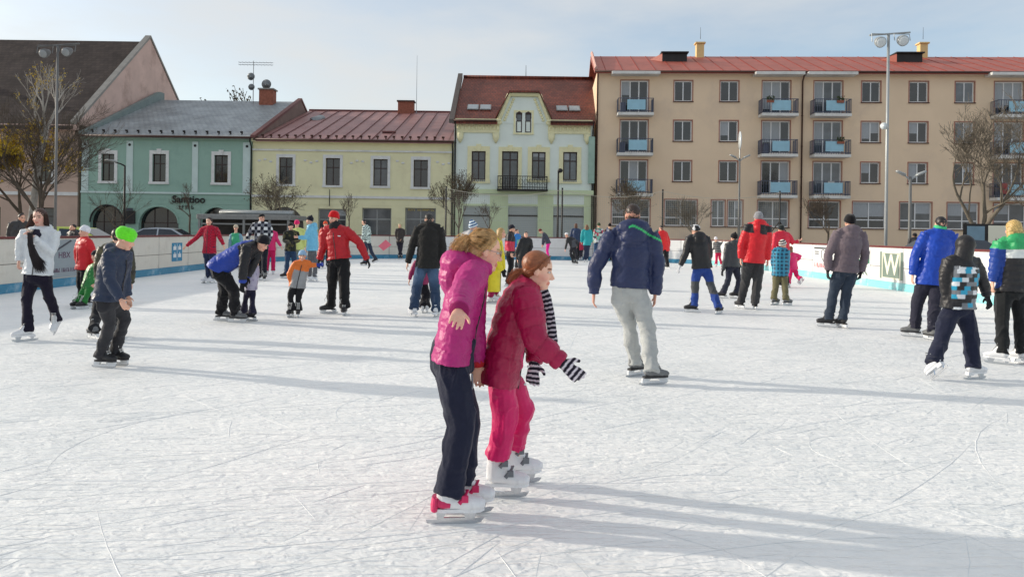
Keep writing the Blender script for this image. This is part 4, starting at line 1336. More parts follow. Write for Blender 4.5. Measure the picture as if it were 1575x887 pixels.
def car(loc, rz, label, paint, name='parked_car'):
    """hatchback: shaped side profile narrowed towards the roof"""
    e = empty(name, loc, rz, label, 'car', 'cars parked round the square')
    L = 4.1
    prof = [(-2.05, 0.35), (-2.08, 0.7), (-1.95, 0.95), (-1.15, 1.02), (1.75, 1.05), (2.02, 0.95), (2.05, 0.5), (2.0, 0.32)]
    mb = MB()
    v, n = [], len(prof)
    for k, (w, s) in enumerate(((0.74, 0.97), (0.84, 1.0), (0.84, 1.0), (0.74, 0.97))):
        y = (-1, -0.86, 0.86, 1)[k] * 0.84
        for x, z in prof:
            v.append((x * s, y, z if 0 < k < 3 else 0.36 + (z - 0.36) * 0.93))
    f = [tuple(range(n)), tuple(range(4 * n - 1, 3 * n - 1, -1))]
    for k in range(3):
        for i in range(n):
            j = (i + 1) % n
            f.append((k * n + j, k * n + i, (k + 1) * n + i, (k + 1) * n + j))
    body = mb.add(v, f).build('body', paint, e)
    cab = [(-1.15, 1.015), (-0.45, 1.44), (0.2, 1.5), (1.1, 1.46), (1.85, 1.045)]
    mb = MB(); v = []
    for y, s in ((-0.76, 0), (0.76, 0)):
        for x, z in cab: v.append((x, y * (1.0 - 0.22 * (z - 1.0) / 0.5), z))
    k = len(cab)
    mb.add(v, [tuple(range(k)), tuple(range(2 * k - 1, k - 1, -1))] + [(i + 1, i, k + i, k + i + 1) for i in range(k - 1)])
    mb.build('cabin', paint, e)
    sc_ = lambda z: 0.76 * (1.0 - 0.22 * (z - 1.0) / 0.5)
    for sgn in (-1, 1):
        for pts in ([(-0.98, 1.07), (-0.4, 1.4), (0.32, 1.43), (0.32, 1.07)], [(0.4, 1.07), (0.4, 1.43), (1.05, 1.4), (1.6, 1.09)]):
            vv = [(x, sgn * (sc_(z) + 0.004), z) for x, z in pts]
            vi = [(x, sgn * (sc_(z) - 0.02), z) for x, z in pts]
            MB().add(vv + vi, [(0, 1, 2, 3), (7, 6, 5, 4)]).build('side_window', M_GLASS, e)
    for (xa, za, xb, zb, nm) in ((-1.1, 1.05, -0.5, 1.41, 'windscreen'), (1.78, 1.08, 1.18, 1.43, 'rear_window')):
        o_ = -0.008 if xa < 0 else 0.008
        ya, yb = sc_(za) - 0.06, sc_(zb) - 0.05
        MB().add([(xa + o_, -ya, za + 0.008), (xa + o_, ya, za + 0.008), (xb + o_, yb, zb + 0.008), (xb + o_, -yb, zb + 0.008)], [(0, 1, 2, 3)]).build(nm, M_GLASS, e)
    for x in (-1.3, 1.3):
        for y in (-0.74, 0.74):
            w_ = MB().loft([(x, y - 0.1, 0.31), (x, y - 0.07, 0.31), (x, y + 0.07, 0.31), (x, y + 0.1, 0.31)], [0.27, 0.31, 0.31, 0.27], (1, 0, 0), n=18).build('wheel', M_DKMETAL, e, True)
            s = 1 if y > 0 else -1
            MB().loft([(x, y + s * 0.101, 0.31), (x, y + s * 0.108, 0.31)], [0.19, 0.17], (1, 0, 0), n=14).build('rim', M_GALV, w_)
    for y in (-0.6, 0.6):
        MB().ell((-2.0, y, 0.72), (0.07, 0.16, 0.09)).build('headlight', M_LENS, e, True)
        MB().ell((1.98, y, 0.8), (0.05, 0.14, 0.12)).build('tail_light', M_ADRED, e, True)
    return e
M_CARDK = mat('dark_grey_paint', srgb(70, 74, 80), rough=0.25, var=0.04, metal=0.3, spec=0.6, bump=0)
M_CARSI = mat('silver_paint', srgb(186, 188, 190), rough=0.28, var=0.04, metal=0.5, spec=0.6, bump=0)
M_CARGR = mat('lime_paint', srgb(190, 202, 96), rough=0.3, var=0.04, spec=0.6, bump=0)
car((13.6, 24.3, -0.13), R(12), 'dark grey car parked behind the W sign boards', M_CARDK)
car((-19.6, 42.2, -0.13), R(4), 'silver car parked before the middle green arch', M_CARSI)
car((-16.6, 28.0, -0.13), R(3), 'lime yellow car parked behind the boards beyond the lime-hatted boy', M_CARGR)

e = empty('notice_board', (16.1, 26.0, -0.13), 0, 'glazed notice board with a cream poster behind the right boards', 'notice board')
for x in (-0.75, 0.75):
    MB().cbox(x - 0.04, x + 0.04, -0.04, 0.04, 0, 2.05, 0.01).build('post', M_DKMETAL, e)
cs = MB().cbox(-0.85, 0.85, -0.06, -0.041, 0.95, 2.02, 0.01).build('case', M_DKMETAL, e)
MB().box(-0.72, -0.12, -0.068, -0.062, 1.02, 1.94).build('glass_pane', mat('blue_grey_print', srgb(120, 150, 168), rough=0.15, var=0.15), cs)
po = MB().box(0.0, 0.76, -0.068, -0.062, 0.98, 1.97).build('cream_poster', M_ADCREAM, cs)
small_print(po, 0.25, 0.6, 1.42, 1.54, M_ADBLK, 5, y=-0.07)

# ------------------------------------------------------------------ people
CLOTH = {
    'nylon': mat('nylon_cloth', 'attr', rough=0.46, var=0.12, vscale=9, bump=0.45, bscale=34, dist=0.012, spec=0.4),
    'matte': mat('woven_cloth', 'attr', rough=0.88, var=0.10, vscale=9, bump=0.45, bscale=34, dist=0.012, spec=0.2, sheen=0.15),
    'knit': mat('knitted_wool', 'attr', rough=0.95, var=0.14, vscale=40, bump=0.5, bscale=120, dist=0.004, spec=0.1, sheen=0.3),
}
M_SKIN = mat('skin', 'attr', rough=0.5, var=0.05, vscale=14, bump=0.08, bscale=90, dist=0.003, spec=0.4)
M_SKIN.node_tree.nodes['Principled BSDF'].inputs['Subsurface Weight'].default_value = 0.12
M_SKIN.node_tree.nodes['Principled BSDF'].inputs['Subsurface Radius'].default_value = (0.012, 0.004, 0.002)
M_EYEW = mat('eye_white', (0.75, 0.74, 0.72), rough=0.2, var=0.02, bump=0)
M_IRIS = mat('eye_iris', (0.05, 0.035, 0.025), rough=0.15, var=0.1, bump=0, spec=0.7)
M_BOOTB = mat('black_skate_leather', (0.022, 0.022, 0.025), rough=0.45, var=0.2, vscale=12, bump=0.15, bscale=60, dist=0.004)
M_BOOTW = mat('white_skate_shell', (0.76, 0.77, 0.79), rough=0.35, var=0.05, vscale=8, bump=0.05, wear=(0.55, 0.56, 0.58), wscale=9)
M_BOOTG = mat('grey_skate_leather', (0.16, 0.165, 0.17), rough=0.5, var=0.25, vscale=10, bump=0.15, bscale=60, dist=0.004)
M_HOLD = mat('white_blade_holder', (0.72, 0.74, 0.76), rough=0.35, var=0.05)
M_STEEL = mat('skate_steel', (0.55, 0.57, 0.6), rough=0.25, var=0.1, metal=1.0, bump=0)
M_LACE = mat('laces', (0.6, 0.6, 0.58), rough=0.9, var=0.1)
M_BPINK = mat('pink_plastic', srgb(206, 40, 96), rough=0.35, var=0.05, bump=0)
M_BGREY = mat('grey_plastic', srgb(110, 116, 122), rough=0.35, var=0.08, bump=0)
M_ZIP = mat('zip_metal', srgb(70, 68, 70), rough=0.4, metal=0.5, var=0.1, bump=0)
M_LENSG = mat('spectacle_metal', srgb(170, 150, 150), rough=0.3, metal=0.8, var=0.05, bump=0)

def smooth_mesh(mb, voxel, it=3):
    return remesh(mb, voxel, it)

# --- skates, made once per style and shared
_sk = {}
def skate_meshes(style):
    if style in _sk:
        return _sk[style]
    big = 1.12 if style.startswith('rental') else 1.0
    bt = MB()
    bt.loft([(-0.085, 0, 0.118), (-0.05, 0, 0.118), (0.02, 0, 0.118), (0.09, 0, 0.106), (0.145, 0, 0.1), (0.172, 0, 0.096)],
            [(0.022 * big, 0.022), (0.042 * big, 0.042), (0.045 * big, 0.044), (0.05 * big, 0.036 * big), (0.042 * big, 0.026 * big ** 2), (0.018 * big ** 3, 0.014 * big ** 3)], (0, 1, 0), n=14)
    bt.loft([(-0.035, 0, 0.1), (-0.03, 0, 0.165), (-0.032, 0, 0.185), (-0.032, 0, 0.205)],
            [(0.042 * big, 0.052 * big), (0.044 * big, 0.054 * big), (0.044 * big, 0.05 * big), (0.042 * big, 0.042 * big)], (0, 1, 0), n=14)
    if style == 'rental_grey':
        bt.loft([(-0.03, 0, 0.19), (-0.036, 0, 0.27)], [(0.05, 0.056), (0.052, 0.056)], (0, 1, 0), n=14)
    bt.loft([(0.0, 0, 0.2), (0.06, 0, 0.13)], [(0.034 * big, 0.03), (0.036 * big, 0.026)], (0, 1, 0), n=12)
    boot = smooth_mesh(bt, 0.007, 3)
    out = [('skate', boot, {'hockey': M_BOOTB, 'figure': M_BOOTW, 'grey': M_BOOTG}.get(style, M_BOOTW))]
    def sole_outline(k):
        return [(-0.1 * k, -0.028), (-0.06, -0.038 * k), (0.05, -0.04 * k), (0.11, -0.047 * k), (0.155, -0.032), (0.178 * k, 0), (0.155, 0.032), (0.11, 0.047 * k), (0.05, 0.04 * k), (-0.06, 0.038 * k), (-0.1 * k, 0.028)]
    so = MB().prism_xy([(x * 0.95, y * 0.86) for x, y in sole_outline(1.0)], 0.064, 0.082)
    if style == 'figure':
        so.prism_xy([(-0.1, -0.026), (-0.03, -0.03), (-0.03, 0.03), (-0.1, 0.026)], 0.045, 0.066)
    out.append(('sole', so.mesh('sole'), M_BOOTW if style == 'figure' or style.startswith('rental') else M_BOOTB))
    hd = MB()
    if style in ('hockey', 'grey'):
        hd.prism_xz([(-0.11, 0.065), (-0.02, 0.065), (-0.045, 0.035), (0.07, 0.035), (0.05, 0.065), (0.16, 0.065), (0.15, 0.022), (-0.115, 0.022)], -0.011, 0.011)
        out.append(('blade_holder', hd.mesh('holder'), M_HOLD))
    elif style.startswith('rental'):
        hd.prism_xz([(-0.09, 0.065), (-0.035, 0.065), (-0.05, 0.032), (0.065, 0.032), (0.055, 0.065), (0.13, 0.065), (0.115, 0.022), (-0.085, 0.022)], -0.008, 0.008)
        out.append(('blade_holder', hd.mesh('holder'), M_STEEL))
    else:
        hd.prism_xz([(-0.09, 0.045), (-0.045, 0.045), (-0.055, 0.02), (-0.08, 0.02)], -0.008, 0.008)
        hd.prism_xz([(0.05, 0.066), (0.13, 0.066), (0.12, 0.02), (0.07, 0.02)], -0.008, 0.008)
        out.append(('blade_holder', hd.mesh('holder'), M_STEEL))
    bl = MB().prism_xz([(-0.145, 0.022), (-0.14, 0.006), (-0.1, 0.0), (0.11, 0.0), (0.15, 0.007), (0.168, 0.028), (0.14, 0.03), (0.1, 0.0225), (-0.1, 0.0225)], -0.0025, 0.0025)
    out.append(('blade', bl.mesh('blade'), M_STEEL))
    if style.startswith('rental'):
        c = M_BPINK if style == 'rental_pink' else M_BGREY
        bk = MB()
        for x, z, w in ((0.05, 0.152, 0.05),) if style == 'rental_pink' else ((0.045, 0.158, 0.05), (0.012, 0.215, 0.054)):
            bk.loft([(x - 0.02, -w * 1.02, z - 0.035), (x + 0.012, -w * 0.86, z), (x + 0.024, 0, z + 0.012), (x + 0.012, w * 0.86, z), (x - 0.02, w * 1.02, z - 0.035)], [(0.013, 0.006)] * 5, (1, 0, 0.6), n=8)
            bk.cbox(x - 0.008, x + 0.03, -w * 1.06 - 0.004, -w * 0.8, z - 0.03, z + 0.004, 0.003)
        out.append(('buckle', bk.mesh('buckle'), c))
        if style == 'rental_pink':
            hb = MB()
            hb.loft([(-0.101, 0, 0.072), (-0.1, 0, 0.1), (-0.096, 0, 0.14)], [(0.046, 0.02), (0.05, 0.022), (0.044, 0.018)], (0, 1, 0), n=12)
            hb.loft([(-0.085, 0, 0.115), (-0.05, 0, 0.112), (-0.015, 0, 0.108)], [(0.038, 0.03), (0.0495, 0.034), (0.0505, 0.026)], (0, 1, 0), n=16)
            out.append(('heel_cup', hb.mesh('heel'), M_BPINK))
    else:
        lc = MB()
        for i in range(6):
            q = i / 5
            x, z = 0.075 - 0.06 * q, 0.146 + 0.095 * q
            for sgn in (-1, 1):
                lc.loft([(x, -0.03 * sgn, z), (x - 0.004, 0.03 * sgn, z + 0.012)], [0.0035, 0.0035], (0, 0, 1), n=4)
        if style == 'hockey':
            lc.loft([(0.012, -0.02, 0.25), (0.05, -0.05, 0.27), (0.075, -0.055, 0.23), (0.07, -0.05, 0.2)], [0.004] * 4, n=4)
        out.append(('laces', lc.mesh('laces'), M_LACE))
    _sk[style] = out
    return out

def put_skate(root, ankle, yaw, pitch, s, style):
    zs, ls = 0.75 + 0.25 * s, 0.45 + 0.55 * s
    M = Matrix.Translation(Vector(ankle)) @ Matrix.Rotation(R(yaw - 90), 4, 'Z') @ Matrix.Rotation(R(pitch), 4, 'Y') @ Matrix.Diagonal((ls, ls, zs, 1)) @ Matrix.Translation((0, 0, -0.155))
    top = None
    for nm, me, mt in skate_meshes(style):
        o = obj(nm, me, mt, top or root)
        if top is None:
            top = o
            o.matrix_local = M
    return top

# --- hands
def hand(mb, w, d, pn, k, curl, thumb, fr=0.0085, spread=0.1):
    """palm, four fingers of different length bending at the knuckles, thumb from the side of the palm"""
    d = Vector(d).normalized()
    pn = Vector(pn)
    pn = (pn - d * pn.dot(d)).normalized()
    t = Vector(thumb)
    t = (t - d * t.dot(d) - pn * t.dot(pn)).normalized()
    w = Vector(w)
    mb.loft([w - d * 0.03 * k, w + d * 0.005 * k, w + d * 0.04 * k, w + d * 0.08 * k, w + d * 0.095 * k], [(0.027 * k, 0.02 * k), (0.027 * k, 0.018 * k), (0.037 * k, 0.016 * k), (0.041 * k, 0.014 * k), (0.038 * k, 0.011 * k)], t, n=12)
    for i, L in enumerate((0.074, 0.083, 0.076, 0.058)):
        off = 0.033 - i * 0.0215
        p = w + d * (0.082 * k) + t * (off * k)
        a = 0.0
        q = [p]
        dd = (d + t * spread * (1.5 - i) * 0.35).normalized()
        for j, fr_ in enumerate((0.42, 0.32, 0.26)):
            a += curl * (0.5, 0.8, 0.7)[j] * (1 + 0.12 * i)
            q.append(q[-1] + (dd * math.cos(a) + pn * math.sin(a)) * (L * k * fr_))
        mb.loft(q, [fr * k * 1.05, fr * k, fr * k * 0.92, fr * k * 0.75], t, n=8)
    p = w + d * 0.022 * k + t * 0.026 * k
    q = [p, p + (d * 0.55 + t * 0.8 + pn * 0.25).normalized() * 0.042 * k]
    q.append(q[-1] + (d * 0.9 + t * 0.35 + pn * 0.3).normalized() * 0.034 * k)
    mb.loft(q, [fr * k * 1.5, fr * k * 1.2, fr * k * 0.85], d, n=8)

# --- head
def head_axes(yaw, pitch, roll=0.0):
    fh = Vector((math.sin(R(yaw)), -math.cos(R(yaw)), 0))
    l = Vector((math.cos(R(yaw)), math.sin(R(yaw)), 0))
    z = Vector((0, 0, 1))
    p = R(pitch)
    f = fh * math.cos(p) - z * math.sin(p)
    u = z * math.cos(p) + fh * math.sin(p)
    return f, l, u

def head_shapes(mb, C, f, l, u, hh, detail):
    A = (f, l, u)
    P = lambda a, b, c: C + f * (a * hh) + l * (b * hh) + u * (c * hh)
    E = lambda p, r, n=14: mb.ell(P(*p), (r[0] * hh, r[1] * hh, r[2] * hh), A, nu=n, nv=9)
    E((-0.05, 0, 0.13), (0.41, 0.325, 0.37), 18)
    E((0.1, 0, -0.1), (0.265, 0.255, 0.37), 18)
    E((0.19, 0, -0.37), (0.145, 0.15, 0.125))
    E((0.0, 0, -0.22), (0.26, 0.25, 0.2))
    for s in (-1, 1):
        E((0.2, s * 0.15, -0.12), (0.13, 0.11, 0.13))
        E((-0.03, s * 0.325, -0.03), (0.07, 0.03, 0.115))
        E((-0.0, s * 0.31, -0.09), (0.04, 0.03, 0.05))
    E((0.315, 0, 0.1), (0.05, 0.2, 0.05))
    mb.loft([P(0.33, 0, 0.05), P(0.39, 0, -0.03), P(0.455, 0, -0.115), P(0.40, 0, -0.165)], [0.03 * hh, 0.034 * hh, 0.046 * hh, 0.03 * hh], l, n=8)
    for s in (-1, 1):
        E((0.38, s * 0.05, -0.135), (0.045, 0.035, 0.035), 8)
    E((0.35, 0, -0.245), (0.04, 0.085, 0.028), 10)
    E((0.345, 0, -0.295), (0.04, 0.075, 0.03), 10)
    E((0.31, 0, -0.39), (0.06, 0.08, 0.06), 10)

def seg_coords(co, segs):
    """nearest bone for each vertex: index, distance along the bone (m)"""
    best, idx, al = None, None, None
    for i, (a, b, r) in enumerate(segs):
        a, b = np.array(a), np.array(b)
        d = b - a
        L2 = max((d * d).sum(), 1e-9)
        t = np.clip(((co - a) @ d) / L2, 0, 1)
        dist = np.linalg.norm(co - (a + t[:, None] * d), axis=1) - r
        if best is None:
            best, idx, al = dist.copy(), np.zeros(len(co), int), t * math.sqrt(L2)
        else:
            m = dist < best
            best[m] = dist[m]; idx[m] = i; al[m] = (t * math.sqrt(L2))[m]
    return idx, al

C = lambda *a: np.array(srgb(*a))
def paint(kind, cols, q):
    n = len(q['t'])
    c = [np.array(srgb(*x)) for x in cols]
    out = np.tile(c[0], (n, 1))
    t, u, w, arm, sa, co = q['t'], q['u'], q['w'], q['arm'], q['sa'], q['co']
    if kind == 'yoke':                       # second colour over the shoulders
        m = (t > 0.72) & (np.abs(u) > 0.05 * q['s']) & ~((t > 1.02))
        out[m & (~arm | (sa < 0.1 * q['s']))] = c[1]
    elif kind == 'sleeves':
        out[arm] = c[1]
    elif kind == 'hoodlining':
        m = (t > 0.9) & ~arm & (np.abs((u - 0.3 * w) / q['s']) > 0.02)
        z = co[:, 2] - q['nz']
        out[(np.abs(z - 0.045 * q['s'] + 0.5 * np.abs(u)) < 0.011) & (u < 0.04)] = c[1]
        out[(arm) & (u < 0) & (sa < 0.2) & (np.abs(w - 0.02) < 0.012)] = c[1]
    elif kind == 'bands3':                   # green / white / black with blue sleeves
        out[:] = c[2]
        out[t > 0.66] = c[1]
        out[t > 0.84] = c[0]
        out[arm & (sa > 0.05)] = c[3]
        out[arm & (t > 0.86)] = c[0]
    elif kind == 'half':                     # upper colour, sleeves alike, lower colour
        out[(t < 0.62) & ~arm] = c[1]
    elif kind == 'bender':
        out[arm] = c[1]
        out[arm & (sa > 0.44)] = c[0]
        out[(t > 0.74) & (w > -0.06)] = c[1]
    elif kind == 'blocks':
        g = 0.042
        b_ = np.floor(co[:, 2] / g).astype(int)
        a = np.floor((u + 5 + 0.3 * _perm[(b_ * 31) & 4095]) / (g * 1.5)).astype(int)
        pick = _perm[(a * 7919 + b_ * 104729) & 4095]
        k = (pick * 5).astype(int)
        pal = np.stack([c[1], c[2], c[3], c[0], c[4]])
        m = ~arm & (t < 0.86)
        out[m] = pal[np.clip(k, 0, 4)][m]
    elif kind in ('plaid', 'check'):
        g = 0.07 if kind == 'plaid' else 0.085
        a = np.floor((u + 0.35 * w + 5) / g).astype(int); b_ = np.floor(co[:, 2] / g).astype(int)
        if kind == 'plaid':
            fu = ((u + 0.35 * w + 5) / g) % 1; fz = (co[:, 2] / g) % 1
            out[(fu < 0.22) | (fz < 0.22)] = c[1]
            out[(fu < 0.22) & (fz < 0.22)] = c[2]
        else:
            out[((a + b_) % 2 == 0)] = c[1]
            out[(a % 2 == 0) & (b_ % 2 == 0)] = c[2]
    elif kind == 'camo':
        v = vnoise(co * 9 + 3); v2 = vnoise(co * 14 + 40)
        out[v > 0.12] = c[1]
        out[v2 > 0.28] = c[2]
    elif kind == 'zebra':
        v = np.sin((co[:, 2] * 1.0 + 0.45 * u + 0.1 * vnoise(co * 7)) * 75)
        out[v > 0.25] = c[1]
    elif kind == 'spots':
        v = vnoise(co * 10 + 11); v2 = vnoise(co * 12 + 77); v3 = vnoise(co * 11 + 150)
        out[v > 0.15] = c[1]; out[v2 > 0.25] = c[2]; out[v3 > 0.3] = c[3]
    elif kind == 'stripes':
        out[(co[:, 2] % 0.09) < 0.04] = c[1]
    elif kind == 'patches':                  # small pale marks on a cloth
        v = vnoise(co * 34)
        out[v > 0.42] = c[1]
    elif kind == 'tealcheck':
        g = 0.075
        fu = ((u + 0.4 * w + 5) / g) % 1; fz = (co[:, 2] / g) % 1
        out[(fu < 0.3) | (fz < 0.3)] = c[1]
        out[(fu > 0.55) & (fu < 0.85) & (fz > 0.5)] = c[2]
    elif kind == 'frontpanel':
        out[(t < 0.7) & (np.abs(u) < 0.12) & (w > 0)] = c[1]
    elif kind == 'redpanel':
        out[(t > 0.1) & (t < 0.6)] = c[1]
    return out

def beanie(root, C0, f, l, u, hh, cols, kind='beanie'):
    P = lambda a, b, c: C0 + f * (a * hh) + l * (b * hh) + u * (c * hh)
    ax = (u * 0.93 - f * 0.36).normalized()
    base = P(-0.02, 0, 0.12)
    k = {'slouch': 1.16, 'helmet': 1.0, 'cap': 1.04}.get(kind, 1.07)
    mb = MB()
    if kind == 'helmet':
        st = [(-0.06, .44, .385), (0.05, .47, .41), (0.2, .45, .39), (0.33, .36, .31), (0.42, .2, .17), (0.44, .05, .05)]
    elif kind == 'cap':
        st = [(-0.03, .41, .35), (0.08, .43, .37), (0.2, .41, .35), (0.3, .33, .29), (0.36, .16, .14), (0.37, .04, .04)]
    elif kind == 'slouch_':
        st = [(-0.1, .40, .355), (-0.09, .425, .375), (0.05, .45, .40), (0.2, .455, .405), (0.33, .41, .37), (0.43, .31, .28), (0.49, .17, .16), (0.51, .04, .04)]
    elif kind == 'peak':
        st = [(-0.08, .41, .36), (-0.07, .435, .38), (0.06, .435, .38), (0.2, .40, .35), (0.38, .3, .27), (0.56, .2, .18), (0.66, .1, .1), (0.68, .03, .03)]
    else:
        st = [(-0.1, .405, .355), (-0.09, .43, .38), (0.05, .432, .382), (0.055, .41, .36), (0.22, .40, .35), (0.36, .33, .29), (0.47, .2, .18), (0.5, .05, .05)]
    pts = [base + ax * (h * hh * (1.35 if kind == 'slouch' else 1.0)) for h, _, _ in st]
    if kind == 'slouch':                       # loose bag of knit, drooping behind
        tu, tf = (u * 0.94 - f * 0.34).normalized(), (f * 0.94 + u * 0.34).normalized()
        mb.ell(P(-0.05, 0, 0.25), (0.47 * hh, 0.42 * hh, 0.38 * hh), (tf, l, tu), nu=22, nv=14)
        mb.ell(P(-0.27, 0, 0.28), (0.34 * hh, 0.36 * hh, 0.34 * hh), (tf, l, tu), nu=20, nv=12)
        mb.loft([P(-0.05, 0, -0.02), P(-0.06, 0, 0.2)], [(0.385 * hh, 0.43 * hh), (0.40 * hh, 0.45 * hh)], l, n=24)
    else:
        mb.loft(pts, [(b * hh * k, a * hh * k) for _, a, b in st], l, n=24)
    if kind == 'pompom':
        c0 = pts[-1] + ax * 0.05 * hh
        r = random.Random(5)
        for _ in range(14):
            d = Vector((r.gauss(0, 1), r.gauss(0, 1), r.gauss(0, 1))).normalized()
            mb.ell(c0 + d * 0.05 * hh, (0.07 * hh,) * 3, nu=7, nv=5)
    if kind == 'cap':
        mb.loft([P(0.2, 0, 0.22), P(0.42, 0, 0.2), P(0.62, 0, 0.13)], [(0.3 * hh, 0.03 * hh), (0.28 * hh, 0.025 * hh), (0.16 * hh, 0.015 * hh)], l, n=12)
    me = remesh(mb, 0.011 if hh > 0.15 else 0.009, 2)
    co = get_co(me)
    z = (co - np.array(base)) @ np.array(ax) / hh
    c = [np.array(srgb(*x)) for x in cols]
    col = np.tile(c[0], (len(co), 1))
    if len(c) > 1:
        if kind == 'helmet':
            col[(vnoise(co * 26) > 0.1)] = c[1]
        else:
            k_ = np.floor((z + 0.15) / 0.12).astype(int)
            for i in range(len(c)):
                col[k_ % len(c) == i] = c[i]
    if kind not in ('helmet', 'cap'):
        no = get_no(me)
        set_co(me, co + no * (0.0025 * vnoise(co * 24) + 0.0012 * np.sin(np.arctan2((co - np.array(C0)) @ np.array(l), (co - np.array(C0)) @ np.array(f)) * 40))[:, None])
    set_col(me, col)
    return obj({'helmet': 'helmet', 'cap': 'cap'}.get(kind, 'knitted_hat'), me, CLOTH['nylon' if kind == 'helmet' else 'knit'], root)

def hair(root, C0, f, l, u, hh, kind, rgb, near, anchor=None):
    P = lambda a, b, c: C0 + f * (a * hh) + l * (b * hh) + u * (c * hh)
    A = (f, l, u)
    mb = MB()
    E = lambda p, r: mb.ell(P(*p), (r[0] * hh, r[1] * hh, r[2] * hh), A, nu=16, nv=10)
    if kind == 'short':
        E((-0.078, 0, 0.18), (0.40, 0.34, 0.355))
        E((-0.2, 0, -0.06), (0.2, 0.25, 0.25))
    else:
        E((-0.085, 0, 0.17), (0.41, 0.355, 0.38))
        E((-0.22, 0, -0.06), (0.22, 0.27, 0.25))
    tail = []
    if kind == 'pony':
        tail = [P(-0.42, 0, 0.2), P(-0.56, 0, 0.16), P(-0.66, 0, -0.02), P(-0.68, 0, -0.28), P(-0.62, 0, -0.5)]
        mb.loft(tail, [0.08 * hh, 0.12 * hh, 0.14 * hh, 0.11 * hh, 0.04 * hh], l, n=10)
    elif kind == 'lowpony':
        tail = [P(-0.36, 0, -0.1), P(-0.5, 0, -0.22), P(-0.56, 0, -0.38), P(-0.54, 0, -0.52)]
        mb.loft(tail, [0.085 * hh, 0.11 * hh, 0.1 * hh, 0.03 * hh], l, n=10)
    elif kind == 'bob':
        mb.loft([P(-0.12, 0, 0.1), P(-0.17, 0, -0.2), P(-0.26, 0, -0.55), P(-0.3, 0, -0.72)], [(0.41 * hh, 0.32 * hh), (0.45 * hh, 0.32 * hh), (0.46 * hh, 0.3 * hh), (0.36 * hh, 0.2 * hh)], l, n=16)
    elif kind == 'long':
        mb.loft([P(-0.12, 0, 0.1), P(-0.16, 0, -0.3), P(-0.2, 0, -0.75), P(-0.2, 0, -1.1)], [(0.38 * hh, 0.26 * hh), (0.38 * hh, 0.22 * hh), (0.34 * hh, 0.14 * hh), (0.2 * hh, 0.06 * hh)], l, n=16)
    me = remesh(mb, 0.006 if near else 0.011, 3)
    co, no = get_co(me), get_no(me)
    # combed locks: fine ridges running back from the face
    lat = (co - np.array(C0)) @ np.array(l)
    up = (co - np.array(C0)) @ np.array(u)
    ang = np.arctan2(lat, up + 0.02)
    set_co(me, co + no * ((0.0007 if near else 0.003) * np.sin(ang * (90 if near else 38) + 2 * vnoise(co * 18)) + (0.0015 if near else 0.004) * vnoise(co * 22))[:, None])
    base = np.array(srgb(*rgb))
    v = 0.5 + 0.5 * np.sin(ang * (85 if near else 30) + 3 * vnoise(co * 12))
    set_col(me, base * ((0.75 + 0.35 * v) if near else (0.55 + 0.7 * v))[:, None])
    M = mat('hair', 'attr', rough=0.42, var=0.25, vscale=60, bump=0.4, bscale=120, dist=0.004, spec=0.5)
    o = obj('hair', me, M, root)
    if near:
        # separate strands over the combed shape
        r = random.Random(int(hh * 1e5))
        sm = MB()
        knot = P(-0.42, 0, 0.2) if kind == 'pony' else P(-0.36, 0, -0.1)
        for _ in range(2400):
            a = r.uniform(-1.45, 1.45)
            st = P(0.25 * math.cos(a) - 0.02 - 0.1 * abs(math.sin(a)), 0.345 * math.sin(a), 0.42 * math.cos(a) + 0.03 - 0.1 * abs(math.sin(a)))
            lift_ = abs(r.gauss(0, 0.0013)) + (r.uniform(0.004, 0.014) if r.random() < 0.03 else 0)
            pts = []
            for i in range(6):
                q = i / 5
                p = st.lerp(knot, q)
                c1 = P(-0.08, 0, 0.155)
                v_ = p - c1
                ev = Vector((v_.dot(f) / (0.412 * hh), v_.dot(l) / (0.362 * hh), v_.dot(u) / (0.392 * hh)))
                if ev.length < 1.0 and q < 0.95:
                    p = c1 + v_ / max(ev.length, 0.2)
                pts.append(p + (p - c1).normalized() * lift_ * math.sin(math.pi * q) + Vector((r.gauss(0, 1), r.gauss(0, 1), r.gauss(0, 1))) * 0.0013)
            kf = r.uniform(0.5, 1.0)
            sm.loft(pts, [0.0005, 0.0009 * kf, 0.001 * kf, 0.001 * kf, 0.0009 * kf, 0.0005], n=3, cap=False)
        for _ in range(900):
            off = (l * r.gauss(0, 0.055) + f * r.gauss(0, 0.05) + u * r.gauss(0, 0.04)) * hh
            k = len(tail)
            pts = [tail[i] + off * (0.5 + 0.7 * math.sin(math.pi * min(i / (k - 1), 0.85))) * 1.6 + Vector((r.gauss(0, 1), r.gauss(0, 1), r.gauss(0, 1))) * 0.003 for i in range(k)]
            sm.loft(pts, [0.0009] * (k - 1) + [0.0003], n=3, cap=False)
        me2 = sm.mesh('strands', True)
        rr_ = np.random.RandomState(1)
        nv = len(me2.vertices)
        tone = np.repeat(0.55 + 1.0 * rr_.rand(nv // 3 + 1), 3)[:nv]
        set_col(me2, base * tone[:, None])
        s_ = obj('hair_strands', me2, M, o)
        tag(s_, kind='stuff')
        tie = MB().loft([knot + (f * 0.03) * hh, knot - f * 0.03 * hh], [0.1 * hh, 0.1 * hh], l, n=12)
        tie.build('hair_tie', mat('hair_tie', srgb(220, 190, 200), rough=0.8), o, True)
    return o

